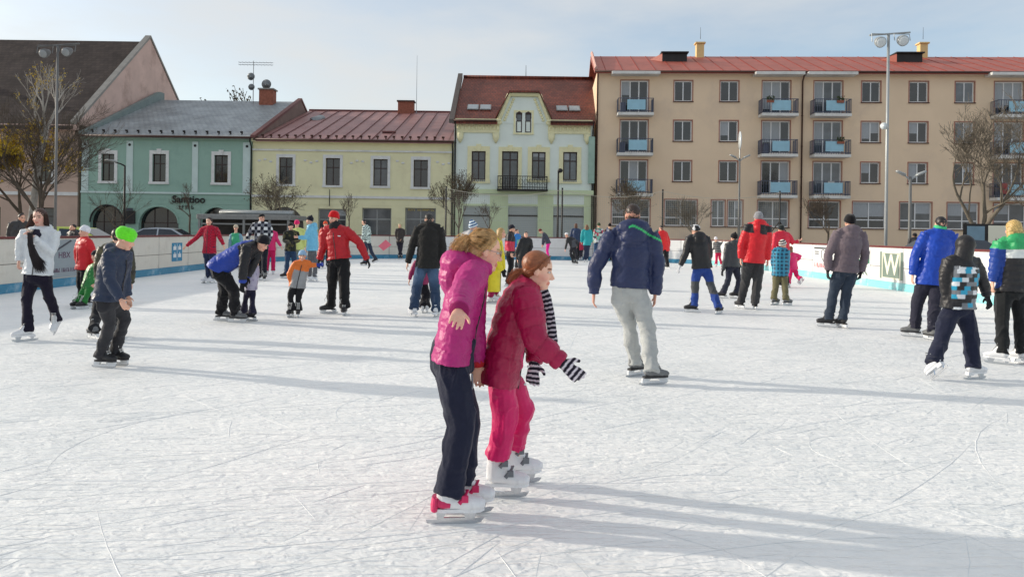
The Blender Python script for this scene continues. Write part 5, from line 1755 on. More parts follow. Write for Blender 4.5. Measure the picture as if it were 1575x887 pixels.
SKIN = (226, 176, 152)
def person(J, label, jacket, trousers, skates='hockey', hat=None, hairs=None, gloves=None, hood=None, jtype='plain', hem=0.10, girth=1.0, twid=1.0, fin='nylon', tfin='matte', collar=None, skin=SKIN, curl=0.5, cuff=0.0, puff=1.0, deep=1.0, hoodk=1.0, seams=(0.1, 0.8), stand=None, group='skaters on the ice', beard=None, quilt=0.085):
    s = J['ht'] / 1.75
    hh = max(0.215 * s ** 0.45, 0.172)
    V = Vector
    loc = V((J['x'], J['y'], 0))
    ppm = 1180 / J['y']
    near, mid = ppm > 250, ppm > 90
    f_, sf = J['f'], J.get('sf', J['f'])
    hem = J.get('hem', hem)
    z = V((0, 0, 1))
    fw = V((math.sin(R(f_)), -math.cos(R(f_)), 0)); lf = V((math.cos(R(f_)), math.sin(R(f_)), 0))
    N, Pv, Hc = V(J['n']), V(J['p']), V(J['h'])
    arms = {k: [V(p) for p in J[k]] for k in ('la', 'ra')}
    legs = {k: [V(p) for p in J[k]] for k in ('ll', 'rl')}
    f, l, u = head_axes(J['hf'], J['hp'])
    # keep the head at a natural distance above the collar
    nb = N + z * 0.02 * s
    ax = (N - Pv).normalized()
    TL = (N - Pv).length
    chi = 1.06 if s < 0.86 else 1.0
    G = girth * chi
    # ---- body: one continuous skin
    mb = MB()
    head_shapes(mb, Hc, f, l, u, hh, near)
    mb.loft([Hc - f * 0.06 * hh - u * 0.18 * hh, Hc - f * 0.1 * hh - u * 0.42 * hh, N + ax * 0.0, N - ax * 0.06 * s], [0.24 * hh, 0.235 * hh, 0.06 * s, 0.06 * s], l, n=12)
    mb.loft([Pv - ax * 0.05 * s, Pv + ax * TL * 0.35, Pv + ax * TL * 0.75, Pv + ax * TL * 0.95], [(0.115 * s, 0.085 * s), (0.105 * s, 0.08 * s), (0.11 * s, 0.08 * s), (0.06 * s, 0.05 * s)], lf, n=12)
    hk = hh / 0.232
    vox = 0.0046 if near else (0.0078 if mid else (0.0105 if ppm > 50 else 0.0125))
    fr = max(0.0085, vox * 0.78 / hk)
    for k, sg in (('la', 1), ('ra', -1)):
        a = arms[k]
        mb.loft([N.lerp(a[0], 0.4) - ax * 0.07 * s, a[0] - ax * 0.03 * s, a[1], a[2]], [0.036 * s, 0.038 * s, 0.036 * s, 0.027 * hk], n=9)
        hd = (a[2] - a[1]).normalized()
        if not gloves:
            hand(mb, a[2] + hd * 0.015 * s, hd, -lf * sg, hk * 0.95, curl, fw + z * 0.25, fr)
    for k in ('ll', 'rl'):
        a = legs[k]
        mb.loft([Pv.lerp(a[0], 0.6), a[0] - z * 0.03, a[1], a[2]], [0.07 * s, 0.075 * s, 0.052 * s, 0.036 * s], n=9)
    me = remesh(mb, vox, 3 if near else 2)
    co = get_co(me)
    sk = np.array(srgb(*skin))
    col = np.tile(sk, (len(co), 1))
    rel = (co - np.array(Hc)) / hh
    a_, b_, c_ = rel @ np.array(f), rel @ np.array(l), rel @ np.array(u)
    lip = (a_ > 0.3) & (np.abs(b_) < 0.1) & (np.abs(c_ + 0.27) < 0.05)
    col[lip] = sk * np.array([0.86, 0.52, 0.52])
    chk = np.exp(-(((np.abs(b_) - 0.19) / 0.09) ** 2 + ((c_ + 0.13) / 0.09) ** 2)) * (a_ > 0.05) * (np.linalg.norm(rel, axis=1) < 1)
    col = col * (1 - chk[:, None] * np.array([0.0, 0.16, 0.14]))
    hc_ = np.array(srgb(*(hairs[1] if hairs else (70, 50, 40))))
    brow = (a_ > 0.25) & (np.abs(np.abs(b_) - 0.14) < 0.085) & (np.abs(c_ - 0.125 + 0.12 * (np.abs(b_) - 0.14) ** 2) < 0.022)
    col[brow] = hc_ * 0.8
    eye = (a_ > 0.25) & (np.abs(np.abs(b_) - 0.135) < 0.055) & (np.abs(c_ - 0.035) < 0.03)
    col[eye] = np.array([0.10, 0.07, 0.06]) if not near else sk * 0.6
    set_col(me, col)
    root = obj('person', me, M_SKIN)
    root.location = loc
    tag(root, label, 'person', group)
    if near:
        for sg in (-1, 1):
            c0 = Hc + (f * 0.305 + l * 0.135 * sg + u * 0.035) * hh
            o = MB().ell(c0, (0.04 * hh, 0.05 * hh, 0.027 * hh), (f, l, u), nu=12, nv=8).build('eye', M_EYEW, root, True)
            MB().ell(c0 + f * 0.027 * hh, (0.018 * hh, 0.024 * hh, 0.024 * hh), (f, l, u), nu=10, nv=6).build('iris', M_IRIS, o, True)
    cv = 0.0055 if near else (0.0105 if mid else (0.014 if ppm > 50 else 0.018))
    # ---- jacket
    mb = MB()
    dn = (-ax * 0.5 - z * 0.5).normalized()
    ls_ = [lf] * 7
    bow = -fw * 0.012 * s
    st = [(Pv + dn * hem * s, 0.198, 0.155), (Pv + dn * hem * 0.5 * s, 0.194, 0.153), (Pv + ax * TL * 0.05, 0.184, 0.148), (Pv + ax * TL * 0.35 + bow, 0.172, 0.140), (Pv + ax * TL * 0.7 + bow, 0.186, 0.145), (Pv + ax * TL * 0.88 + bow, 0.168, 0.125), (N + ax * 0.0, 0.095, 0.095), (N + ax * 0.05 * s, 0.085, 0.085)]
    mb.loft([p for p, _, _ in st], [(a * s * G, b * s * G * deep) for _, a, b in st], lf, n=24)
    if collar is not False:
        mb.loft([N - ax * 0.02 * s, N + (ax + f * 0.15) * 0.04 * s, N + (ax + f * 0.2) * 0.07 * s], [0.088 * s * G, 0.078 * s * G, 0.076 * s * G], lf, n=16)
    ag = 1.0 + (G - 1) * 0.9
    pf = 1.12 if jtype == 'puffer' else 1.0
    for k in ('la', 'ra'):
        a = arms[k]
        wr = a[2]
        rr = [0.07, 0.08, 0.073, 0.063, 0.060, 0.05, 0.047]
        mb.loft([N.lerp(a[0], 0.45) - ax * 0.03 * s, a[0], a[0].lerp(a[1], 0.5), a[1], a[1].lerp(wr, 0.5), wr - (wr - a[1]).normalized() * 0.01, wr + (wr - a[1]).normalized() * 0.012 * s], [q * s * ag * pf for q in rr], lf, n=14)
    la0, ra0 = arms['la'][0], arms['ra'][0]
    mb.loft([la0 - ax * 0.005 * s, la0.lerp(N, 0.4) - ax * 0.008 * s, N - ax * 0.015 * s, ra0.lerp(N, 0.4) - ax * 0.008 * s, ra0 - ax * 0.005 * s], [q * s * ag for q in (0.074, 0.082, 0.095, 0.082, 0.074)], z, n=14)
    if hood == 'down':
        hb = N - fw * 0.085 * s * hoodk + ax * 0.03 * s
        mb.ell(hb, (0.13 * s * hoodk, 0.08 * s * hoodk, 0.085 * s), (lf, fw, z), nu=16, nv=10)
        mb.ell(hb - z * 0.07 * s * hoodk - fw * 0.03 * s, (0.1 * s * hoodk, 0.06 * s * hoodk, 0.09 * s * hoodk), (lf, fw, z), nu=14, nv=10)
        mb.loft([N - lf * 0.105 * s + ax * 0.03 * s, N - lf * 0.07 * s + fw * 0.085 * s + ax * 0.0 * s, N + fw * 0.105 * s - ax * 0.03 * s], [0.04 * s, 0.038 * s, 0.02 * s], z, n=10)
        mb.loft([N + lf * 0.105 * s + ax * 0.03 * s, N + lf * 0.07 * s + fw * 0.085 * s + ax * 0.0 * s, N + fw * 0.105 * s - ax * 0.03 * s], [0.04 * s, 0.038 * s, 0.02 * s], z, n=10)
    me = remesh(mb, cv, 4 if near else 3)
    co, no = get_co(me), get_no(me)
    segs = [(Pv + dn * hem * s, N + ax * 0.02, 0.14 * s * G)]
    for k in ('la', 'ra'):
        a = arms[k]
        segs += [(a[0], a[1], 0.065 * s), (a[1], a[2], 0.055 * s)]
    idx, al = seg_coords(co, segs)
    ua = {k: (arms[k][1] - arms[k][0]).length for k in arms}
    sa = al.copy()
    sa[idx == 2] += ua['la']; sa[idx == 4] += ua['ra']
    arm = idx > 0
    r0 = co - np.array(Pv)
    q = dict(t=(r0 @ np.array(ax)) / TL, u=r0 @ np.array(lf), w=r0 @ np.array((fw - ax * fw.dot(ax)).normalized()), arm=arm, sa=sa, co=co, s=s, nz=N.z)
    disp = 0.0045 * s * vnoise(co * np.array([13, 13, 17]) + J['x']) + 0.003 * s * vnoise(co * 31)
    if jtype == 'puffer':
        along = np.where(arm, sa, al)
        ph = along / (quilt * s) + 0.05 * vnoise(co * 6)
        lob = np.abs(np.sin(np.pi * ph)) ** (0.5 if puff == 1.0 else 0.3)
        disp = disp * 0.9 + 0.016 * s * puff * (lob - 0.75)
    else:
        wr_ = np.where(arm, np.abs(np.sin(sa * 55 + 4 * vnoise(co * 7))), 0.5)
        disp = disp + 0.004 * s * (wr_ - 0.5) + 0.004 * s * vnoise(co * np.array([6, 6, 22]))
    if near or mid:
        v = 1 - np.abs(vnoise(co * np.array([19, 19, 26]) + 31))
        disp = disp + 0.004 * s * (v ** 4 - 0.4)
    if near:
        v = 1 - np.abs(vnoise(co * np.array([34, 34, 52]) + 7))
        disp = disp + 0.0028 * s * (v ** 3 - 0.4)
    # stitched seams: hem band, yoke, armholes, cuffs
    sw_ = 0.006 if near else 0.012
    cr_ = np.zeros(len(co))
    for t0 in seams:
        cr_ = np.maximum(cr_, np.exp(-(((q['t'] - t0) * TL) / sw_) ** 2) * ~arm)
    for k0, kk in ((1, 'la'), (3, 'ra')):
        m_ = (idx == k0)
        cr_ = np.maximum(cr_, np.exp(-((sa - 0.012) / sw_) ** 2) * m_)
        full = ua[kk] + (arms[kk][2] - arms[kk][1]).length
        cr_ = np.maximum(cr_, np.exp(-((sa - full + 0.045 * s) / sw_) ** 2) * ((idx == k0) | (idx == k0 + 1)))
    if near:                                   # slanted side pockets
        for sg in (-1, 1):
            ln = (q['w'] - 0.035 * s) - (q['t'] * TL - 0.09) * -0.35
            cr_ = np.maximum(cr_, np.exp(-(ln / sw_) ** 2) * (q['t'] * TL > 0.03) * (q['t'] * TL < 0.17) * (q['u'] * sg > 0.05) * ~arm)
    disp = disp - (0.005 if near else 0.006) * s * cr_
    co2 = co + no * disp[:, None]
    set_co(me, co2)
    set_col(me, paint(jacket[0], jacket[1:], q))
    jk = obj('jacket', me, CLOTH[fin], root)
    if ppm > 50 and abs((f_ + 180) % 360 - 180) < 105:
        zp = MB()
        zl = [p + (fw - ax * fw.dot(ax)).normalized() * (b * s * G * deep + 0.004) for p, _, b in st[:6]]
        zp.loft(zl, [(0.006, 0.004)] * 6, lf, n=6)
        zp.build('zip', M_ZIP, jk, True)
    # ---- trousers
    mb = MB()
    mb.loft([Pv + ax * 0.14 * s, Pv + ax * 0.03 * s, Pv - z * 0.06 * s, Pv - z * 0.12 * s], [(0.155 * s, 0.12 * s), (0.17 * s, 0.132 * s), (0.165 * s, 0.13 * s), (0.11 * s, 0.10 * s)], lf, n=18)
    for k in ('ll', 'rl'):
        a = legs[k]
        d2 = (a[2] - a[1]).normalized()
        yw = R(J['ff'][0 if k == 'll' else 1])
        back = -V((math.sin(yw), -math.cos(yw), 0)) * 0.022
        end = a[2] + d2 * (0.035 - cuff) + back
        w = twid * (1.0 if s > 0.85 else 1.06)
        mb.loft([Pv.lerp(a[0], 0.75) + z * 0.02 * s, a[0] - z * 0.08 * s + (a[1] - a[0]) * 0.08, a[0].lerp(a[1], 0.55), a[1], a[1].lerp(end, 0.4), a[1].lerp(end, 0.85), end], [0.09 * s, 0.1 * s * (0.5 + 0.5 * w), 0.088 * s * w, 0.073 * s * w, 0.07 * s * w, max(0.068 * s * w, 0.062), max(0.073 * s * w, 0.068)], lf, n=14)
    me = remesh(mb, cv, 3)
    co, no = get_co(me), get_no(me)
    zz = co[:, 2]
    fold = vnoise(co * np.array([5, 5, 14]) + J['y']) * 0.009 + vnoise(co * np.array([11, 11, 28])) * 0.005
    ank = np.clip(1.2 - zz / (0.42 * s), 0, 1)
    rid = 1 - np.abs(vnoise(co * np.array([4, 4, 19]) + 9))
    disp = s * (fold + ank * 0.017 * (rid ** 3 - 0.45) + 0.013 * ((1 - np.abs(vnoise(co * np.array([13, 13, 5]) + 5))) ** 5 - 0.25))
    set_co(me, co + no * disp[:, None])
    q = dict(t=zz / max(Pv.z, 0.2), u=(co - np.array(Pv)) @ np.array(lf), w=(co - np.array(Pv)) @ np.array(fw), arm=np.zeros(len(co), bool), sa=zz * 0, co=co, s=s, nz=0)
    c = np.tile(np.array(srgb(*trousers[0])), (len(co), 1))
    if len(trousers) > 1:                      # paler thighs or knee patches
        if trousers[1] == 'fade':
            m = np.exp(-((q['t'] - 0.72) / 0.16) ** 2)[:, None] * 0.6
            c = c * (1 - m) + np.array(srgb(*trousers[2])) * m
        elif trousers[1] == 'knee':
            c[(q['t'] > 0.42) & (q['t'] < 0.68)] = srgb(*trousers[2])
        elif trousers[1] == 'side':
            c[(np.abs(q['w']) < 0.02 * s) & (q['u'] > 0.09 * s)] = srgb(*trousers[2])
    set_col(me, c)
    obj('trousers', me, CLOTH[tfin], root)
    # ---- skates
    if skates:
        for i, k in enumerate(('ll', 'rl')):
            put_skate(root, legs[k][2], J['ff'][i], J['pit'][i], s, skates)
    # ---- gloves
    if gloves:
        gk, gc = gloves[0], gloves[1:]
        for k, sg in (('la', 1), ('ra', -1)):
            a = arms[k]
            hd = (a[2] - a[1]).normalized()
            mb = MB()
            hand(mb, a[2] + hd * 0.015 * s, hd, -lf * sg, hk * 1.04, curl, fw + z * 0.25, max(0.0115, fr))
            mb.loft([a[2] - hd * 0.015 * s, a[2] + hd * 0.03 * s], [0.036 * hk, 0.034 * hk], n=10)
            me = remesh(mb, 0.005 if near else (0.0075 if mid else 0.011), 2)
            co = get_co(me)
            al_ = (co - np.array(a[2])) @ np.array(hd)
            c = np.tile(np.array(srgb(*gc[0])), (len(co), 1))
            if gk == 'striped':
                c[(al_ % 0.026) < 0.011] = srgb(*gc[1])
            set_col(me, c)
            obj('glove', me, CLOTH['knit' if gk == 'striped' else 'matte'], root)
    # ---- head wear and hair
    if hairs:
        hair(root, Hc, f, l, u, hh, hairs[0], hairs[1], near and hairs[0] in ('pony', 'lowpony'))
    if hat:
        beanie(root, Hc, f, l, u, hh, hat[1:], hat[0])
    if hood == 'up':
        mb = MB()
        A = (f, l, u)
        mb.ell(Hc - f * 0.1 * hh + u * 0.1 * hh, (0.5 * hh, 0.46 * hh, 0.5 * hh), A, nu=18, nv=12)
        mb.loft([Hc - f * 0.08 * hh - u * 0.1 * hh, N - fw * 0.02 * s, N - ax * 0.06 * s - fw * 0.02 * s], [(0.45 * hh, 0.42 * hh), (0.11 * s, 0.1 * s), (0.17 * s, 0.11 * s)], lf, n=16)
        me = remesh(mb, cv, 3)
        co = get_co(me)
        set_co(me, co + get_no(me) * (0.004 * vnoise(co * 18))[:, None])
        set_col(me, np.tile(np.array(srgb(*jacket[1])), (len(co), 1)))
        obj('hood', me, CLOTH[fin], root)
    if beard:
        pass
    return root, dict(N=N, Pv=Pv, Hc=Hc, f=f, l=l, u=u, hh=hh, s=s, fw=fw, lf=lf, ax=ax, arms=arms, legs=legs, jacket=jk)

# joints of every figure in metres, measured from the ice under the figure
POSES = [
{'id':'purple','x':-0.21,'y':3.8,'ht':1.4,'f':95,'h':[0.078,0.0,1.3],'n':[0.02,0.0,1.22],'p':[-0.081,0.0,0.776],'la':[[0.007,0.142,1.192],[0.02,0.112,0.931],[0.036,0.112,0.736]],'ra':[[0.032,-0.142,1.192],[-0.011,-0.302,1.115],[-0.013,-0.482,1.061]],'ll':[[-0.087,0.068,0.776],[-0.006,0.048,0.433],[-0.01,0.022,0.147]],'rl':[[-0.075,-0.068,0.776],[-0.023,-0.092,0.458],[-0.054,-0.123,0.147]],'ff':[95,95],'hf':100,'hp':12,'pit':[0,0],'hem':0.024},
{'id':'crimson','x':0.02,'y':4.01,'ht':1.36,'f':92,'h':[0.12,0.0,1.198],'n':[0.051,0.0,1.105],'p':[-0.065,0.0,0.741],'la':[[0.046,0.138,1.077],[0.117,0.138,0.83],[0.107,0.088,0.714]],'ra':[[0.056,-0.138,1.077],[0.104,-0.238,0.868],[0.224,-0.258,0.772]],'ll':[[-0.068,0.066,0.741],[0.057,0.17,0.434],[0.02,0.271,0.146]],'rl':[[-0.063,-0.066,0.741],[-0.045,-0.009,0.425],[-0.06,0.046,0.146]],'ff':[100,90],'hf':85,'hp':12,'pit':[0,0],'hem':0.165},
{'id':'navy','x':1.41,'y':7.38,'ht':1.75,'f':178,'h':[-0.254,0.0,1.569],'n':[-0.253,0.0,1.431],'p':[-0.271,0.0,0.862],'la':[[-0.437,0.006,1.396],[-0.607,0.006,1.066],[-0.614,0.006,0.823]],'ra':[[-0.068,-0.006,1.396],[-0.01,-0.006,1.096],[-0.027,-0.006,0.821]],'ll':[[-0.356,0.003,0.862],[-0.247,0.128,0.484],[-0.175,0.173,0.155]],'rl':[[-0.186,-0.003,0.862],[-0.107,-0.086,0.492],[-0.084,-0.248,0.155]],'ff':[130,110],'hf':190,'hp':0,'pit':[0,0],'hem':-0.02},
{'id':'white','x':-5.96,'y':9.42,'ht':1.66,'f':8,'h':[0.155,0.0,1.496],'n':[0.163,0.0,1.326],'p':[0.144,0.0,0.786],'la':[[0.336,0.024,1.293],[0.325,-0.026,1.059],[0.213,-0.196,1.247]],'ra':[[-0.011,-0.024,1.293],[-0.054,-0.024,1.161],[-0.071,-0.024,0.973]],'ll':[[0.224,0.011,0.786],[0.279,0.004,0.544],[0.326,0.072,0.253]],'rl':[[0.065,-0.011,0.786],[0.089,-0.109,0.497],[0.095,-0.132,0.153]],'ff':[10,-35],'hf':5,'hp':5,'pit':[35,0],'hem':-0.02},
{'id':'redkid','x':-7.54,'y':13.46,'ht':1.42,'f':-35,'h':[0.04,0.0,1.294],'n':[0.042,0.0,1.151],'p':[0.048,0.0,0.688],'la':[[0.16,-0.083,1.122],[0.244,-0.083,0.944],[0.258,-0.083,0.771]],'ra':[[-0.076,0.083,1.122],[-0.129,0.083,0.934],[-0.115,0.083,0.74]],'ll':[[0.105,-0.04,0.688],[0.09,-0.079,0.428],[0.121,-0.051,0.148]],'rl':[[-0.008,0.04,0.688],[-0.04,0.012,0.428],[-0.024,0.051,0.148]],'ff':[-35,-35],'hf':-50,'hp':0,'pit':[0,0],'hem':0.063},
{'id':'greenkid','x':-7.37,'y':13.13,'ht':1.04,'f':-25,'h':[0.251,0.0,0.885],'n':[0.242,0.0,0.719],'p':[0.137,0.0,0.397],'la':[[0.338,-0.045,0.698],[0.299,-0.045,0.56],[0.263,-0.045,0.428]],'ra':[[0.147,0.045,0.698],[0.08,0.045,0.571],[0.044,0.045,0.438]],'ll':[[0.182,-0.021,0.397],[0.183,-0.132,0.228],[0.159,-0.2,0.139]],'rl':[[0.091,0.021,0.397],[0.066,-0.089,0.242],[0.038,-0.157,0.139]],'ff':[-25,-25],'hf':-25,'hp':5,'pit':[0,0]},
{'id':'lime','x':-3.93,'y':7.44,'ht':1.4,'f':85,'h':[0.187,0.0,1.271],'n':[0.108,0.0,1.151],'p':[0.026,0.0,0.706],'la':[[0.121,0.142,1.123],[0.102,0.142,0.903],[0.141,0.142,0.722]],'ra':[[0.096,-0.142,1.123],[0.143,-0.202,0.889],[0.264,-0.242,0.721]],'ll':[[0.032,0.068,0.706],[0.092,0.185,0.481],[-0.046,0.308,0.147]],'rl':[[0.02,-0.068,0.706],[0.018,0.049,0.46],[-0.108,0.172,0.147]],'ff':[75,80],'hf':105,'hp':22,'pit':[0,0],'hem':0.029},
{'id':'behind','x':-5.38,'y':9.87,'ht':1.45,'f':200,'h':[0.301,0.0,1.268],'n':[0.277,0.0,1.142],'p':[0.221,0.0,0.673],'la':[[0.139,-0.05,1.113],[0.108,-0.088,0.873],[0.085,-0.026,0.674]],'ra':[[0.416,0.05,1.113],[0.463,0.041,0.873],[0.441,0.104,0.674]],'ll':[[0.155,-0.024,0.673],[0.109,-0.117,0.278],[0.168,-0.273,0.148]],'rl':[[0.287,0.024,0.673],[0.411,-0.069,0.241],[0.458,-0.224,0.148]],'ff':[235,180],'hf':200,'hp':0,'pit':[0,0]},
{'id':'plaid','x':-7.58,'y':19.04,'ht':1.66,'f':-8,'h':[0.059,0.0,1.549],'n':[0.077,0.0,1.398],'p':[0.077,0.0,0.857],'la':[[0.251,-0.024,1.364],[0.329,-0.024,1.193],[0.424,-0.024,0.995]],'ra':[[-0.097,0.024,1.364],[-0.238,0.024,1.165],[-0.488,0.024,0.953]],'ll':[[0.157,-0.011,0.857],[0.117,0.093,0.486],[0.039,0.273,0.153]],'rl':[[-0.003,0.011,0.857],[-0.025,0.116,0.483],[-0.08,0.296,0.153]],'ff':[-45,-50],'hf':0,'hp':0,'pit':[0,0],'hem':0.101},
{'id':'bender','x':-4.02,'y':11.19,'ht':1.76,'f':82,'h':[0.383,0.0,1.181],'n':[0.243,0.0,1.132],'p':[-0.235,0.0,0.843],'la':[[0.269,0.184,1.097],[0.218,0.084,0.87],[0.15,0.084,0.691]],'ra':[[0.217,-0.184,1.097],[0.192,-0.234,0.86],[0.179,-0.234,0.629]],'ll':[[-0.223,0.085,0.843],[-0.246,0.23,0.473],[-0.336,0.386,0.155]],'rl':[[-0.247,-0.085,0.843],[-0.036,0.049,0.49],[-0.06,0.195,0.155]],'ff':[85,85],'hf':80,'hp':35,'pit':[0,0]},
{'id':'toddler','x':-3.97,'y':11.71,'ht':0.95,'f':-95,'h':[0.056,0.0,0.928],'n':[0.038,0.0,0.825],'p':[-0.0,0.0,0.518],'la':[[0.029,-0.096,0.806],[0.023,-0.096,0.743],[-0.026,-0.096,0.706]],'ra':[[0.046,0.096,0.806],[0.029,0.066,0.723],[-0.069,0.066,0.692]],'ll':[[-0.004,-0.046,0.518],[-0.091,0.037,0.328],[-0.166,0.117,0.137]],'rl':[[0.004,0.046,0.518],[0.032,-0.034,0.311],[0.046,-0.117,0.137]],'ff':[-95,-95],'hf':-80,'hp':0,'pit':[0,0]},
{'id':'checked','x':-6.71,'y':20.76,'ht':1.78,'f':20,'h':[-0.067,0.0,1.683],'n':[-0.065,0.0,1.526],'p':[-0.074,0.0,0.946],'la':[[0.112,0.064,1.49],[0.167,0.064,1.28],[0.097,0.064,0.995]],'ra':[[-0.241,-0.064,1.49],[-0.366,-0.064,1.273],[-0.471,-0.064,0.989]],'ll':[[0.007,0.03,0.946],[0.076,-0.161,0.457],[0.109,-0.276,0.156]],'rl':[[-0.155,-0.03,0.946],[-0.13,0.02,0.447],[-0.15,0.146,0.156]],'ff':[20,20],'hf':60,'hp':0,'pit':[0,0]},
{'id':'pinkgirl','x':-7.35,'y':23.43,'ht':1.45,'f':185,'h':[-0.044,0.0,1.412],'n':[-0.018,0.0,1.29],'p':[-0.02,0.0,0.817],'la':[[-0.165,-0.013,1.261],[-0.204,-0.041,1.02],[-0.21,0.025,0.822]],'ra':[[0.129,0.013,1.261],[0.153,0.013,1.095],[0.289,0.013,0.875]],'ll':[[-0.09,-0.006,0.817],[-0.104,0.034,0.493],[-0.11,-0.008,0.148]],'rl':[[0.05,0.006,0.817],[0.057,0.048,0.493],[0.07,0.008,0.148]],'ff':[185,185],'hf':180,'hp':0,'pit':[0,0]},
{'id':'beige','x':-9.47,'y':26.55,'ht':1.5,'f':0,'h':[-0.089,0.0,1.398],'n':[-0.086,0.0,1.175],'p':[-0.055,0.0,0.719],'la':[[0.073,0.0,1.145],[0.115,0.026,0.896],[0.115,-0.043,0.691]],'ra':[[-0.245,0.0,1.145],[-0.287,0.026,0.896],[-0.287,-0.043,0.691]],'ll':[[0.018,0.0,0.719],[0.028,-0.043,0.444],[0.038,0.0,0.149]],'rl':[[-0.128,0.0,0.719],[-0.138,-0.043,0.444],[-0.148,0.0,0.149]],'ff':[0,0],'hf':0,'hp':0,'pit':[0,0]},
{'id':'camo','x':-6.41,'y':21.97,'ht':1.55,'f':15,'h':[0.072,0.0,1.465],'n':[0.088,0.0,1.304],'p':[0.074,0.0,0.799],'la':[[0.247,0.042,1.273],[0.311,-0.008,1.053],[0.215,-0.158,1.031]],'ra':[[-0.07,-0.042,1.273],[-0.079,-0.092,1.049],[0.158,-0.242,1.008]],'ll':[[0.147,0.019,0.799],[0.23,-0.148,0.434],[0.244,-0.246,0.151]],'rl':[[0.001,-0.019,0.799],[0.039,-0.187,0.433],[0.027,-0.285,0.151]],'ff':[15,-60],'hf':15,'hp':0,'pit':[0,0],'hem':0.046},
{'id':'pinkhat','x':-6.77,'y':24.32,'ht':1.66,'f':180,'h':[-0.048,0.0,1.562],'n':[-0.009,0.0,1.373],'p':[-0.011,0.0,0.833],'la':[[-0.185,0.0,1.34],[-0.232,-0.028,1.065],[-0.232,0.047,0.837]],'ra':[[0.166,-0.0,1.34],[0.213,-0.028,1.065],[0.213,0.047,0.837]],'ll':[[-0.091,0.0,0.833],[-0.101,0.047,0.503],[-0.111,0.0,0.153]],'rl':[[0.07,-0.0,0.833],[0.08,0.047,0.503],[0.09,-0.0,0.153]],'ff':[180,180],'hf':180,'hp':0,'pit':[0,0]},
{'id':'bluewoman','x':-5.36,'y':20.68,'ht':1.72,'f':-85,'h':[-0.096,0.0,1.63],'n':[-0.051,0.0,1.469],'p':[-0.018,0.0,0.91],'la':[[-0.035,-0.181,1.435],[-0.136,-0.201,1.165],[-0.33,-0.201,1.176]],'ra':[[-0.067,0.181,1.435],[-0.106,0.181,1.097],[-0.191,0.181,0.876]],'ll':[[-0.01,-0.083,0.91],[-0.103,0.036,0.445],[-0.132,0.162,0.154]],'rl':[[-0.025,0.083,0.91],[0.085,-0.068,0.452],[0.1,-0.212,0.154]],'ff':[-85,-85],'hf':-80,'hp':0,'pit':[0,0],'hem':0.094},
{'id':'orangefar','x':-6.65,'y':27.37,'ht':1.45,'f':20,'h':[-0.007,0.0,1.573],'n':[-0.004,0.0,1.401],'p':[-0.008,0.0,0.929],'la':[[0.134,0.05,1.372],[0.165,0.088,1.132],[0.187,0.026,0.933]],'ra':[[-0.143,-0.05,1.372],[-0.19,-0.041,1.132],[-0.168,-0.104,0.933]],'ll':[[0.059,0.024,0.929],[0.082,-0.011,0.548],[0.077,0.031,0.148]],'rl':[[-0.074,-0.024,0.929],[-0.069,-0.066,0.548],[-0.093,-0.031,0.148]],'ff':[20,20],'hf':20,'hp':0,'pit':[0,0]},
{'id':'orange','x':-3.44,'y':12.37,'ht':1.08,'f':12,'h':[0.065,0.0,0.958],'n':[0.071,0.0,0.867],'p':[-0.004,0.0,0.524],'la':[[0.179,0.023,0.846],[0.186,0.023,0.816],[0.29,0.023,0.825]],'ra':[[-0.036,-0.023,0.846],[-0.138,-0.023,0.671],[-0.105,-0.023,0.528]],'ll':[[0.047,0.011,0.524],[0.039,-0.106,0.278],[0.06,-0.174,0.14]],'rl':[[-0.056,-0.011,0.524],[-0.084,-0.128,0.304],[-0.049,-0.196,0.14]],'ff':[12,-10],'hf':12,'hp':0,'pit':[0,0],'hem':0.12},
{'id':'redman','x':-2.75,'y':12.7,'ht':1.76,'f':-8,'h':[-0.201,0.0,1.581],'n':[-0.172,0.0,1.413],'p':[-0.101,0.0,0.915],'la':[[0.012,-0.026,1.378],[0.229,-0.026,1.187],[0.358,-0.026,0.922]],'ra':[[-0.356,0.026,1.378],[-0.377,0.026,1.138],[-0.433,0.026,0.909]],'ll':[[-0.016,-0.012,0.915],[0.004,-0.115,0.536],[0.028,-0.138,0.155]],'rl':[[-0.185,0.012,0.915],[-0.217,0.016,0.538],[-0.274,0.099,0.155]],'ff':[0,-65],'hf':-35,'hp':8,'pit':[0,0],'hem':-0.008},
{'id':'zebra','x':-5.85,'y':30.47,'ht':1.7,'f':-110,'h':[-0.043,0.0,1.704],'n':[0.056,0.0,1.532],'p':[0.095,0.0,0.98],'la':[[-0.006,-0.169,1.498],[-0.006,-0.219,1.212],[-0.066,-0.219,0.956]],'ra':[[0.117,0.169,1.498],[0.176,0.169,1.245],[0.115,0.169,0.986]],'ll':[[0.067,-0.078,0.98],[0.098,-0.21,0.449],[0.069,-0.369,0.154]],'rl':[[0.123,0.078,0.98],[0.282,0.067,0.476],[0.42,0.029,0.274]],'ff':[-90,-80],'hf':-110,'hp':0,'pit':[0,25],'hem':0.11},
{'id':'blackfar','x':-5.41,'y':37.25,'ht':1.7,'f':0,'h':[-0.044,0.0,1.622],'n':[-0.027,0.0,1.444],'p':[-0.019,0.0,0.891],'la':[[0.153,0.0,1.41],[0.176,0.0,1.198],[0.065,-0.1,0.984]],'ra':[[-0.207,0.0,1.41],[-0.216,0.0,1.193],[-0.141,0.0,0.909]],'ll':[[0.063,0.0,0.891],[0.046,-0.117,0.452],[-0.036,-0.157,0.154]],'rl':[[-0.102,0.0,0.891],[-0.029,-0.09,0.45],[0.091,-0.101,0.154]],'ff':[0,0],'hf':0,'hp':0,'pit':[0,0]},
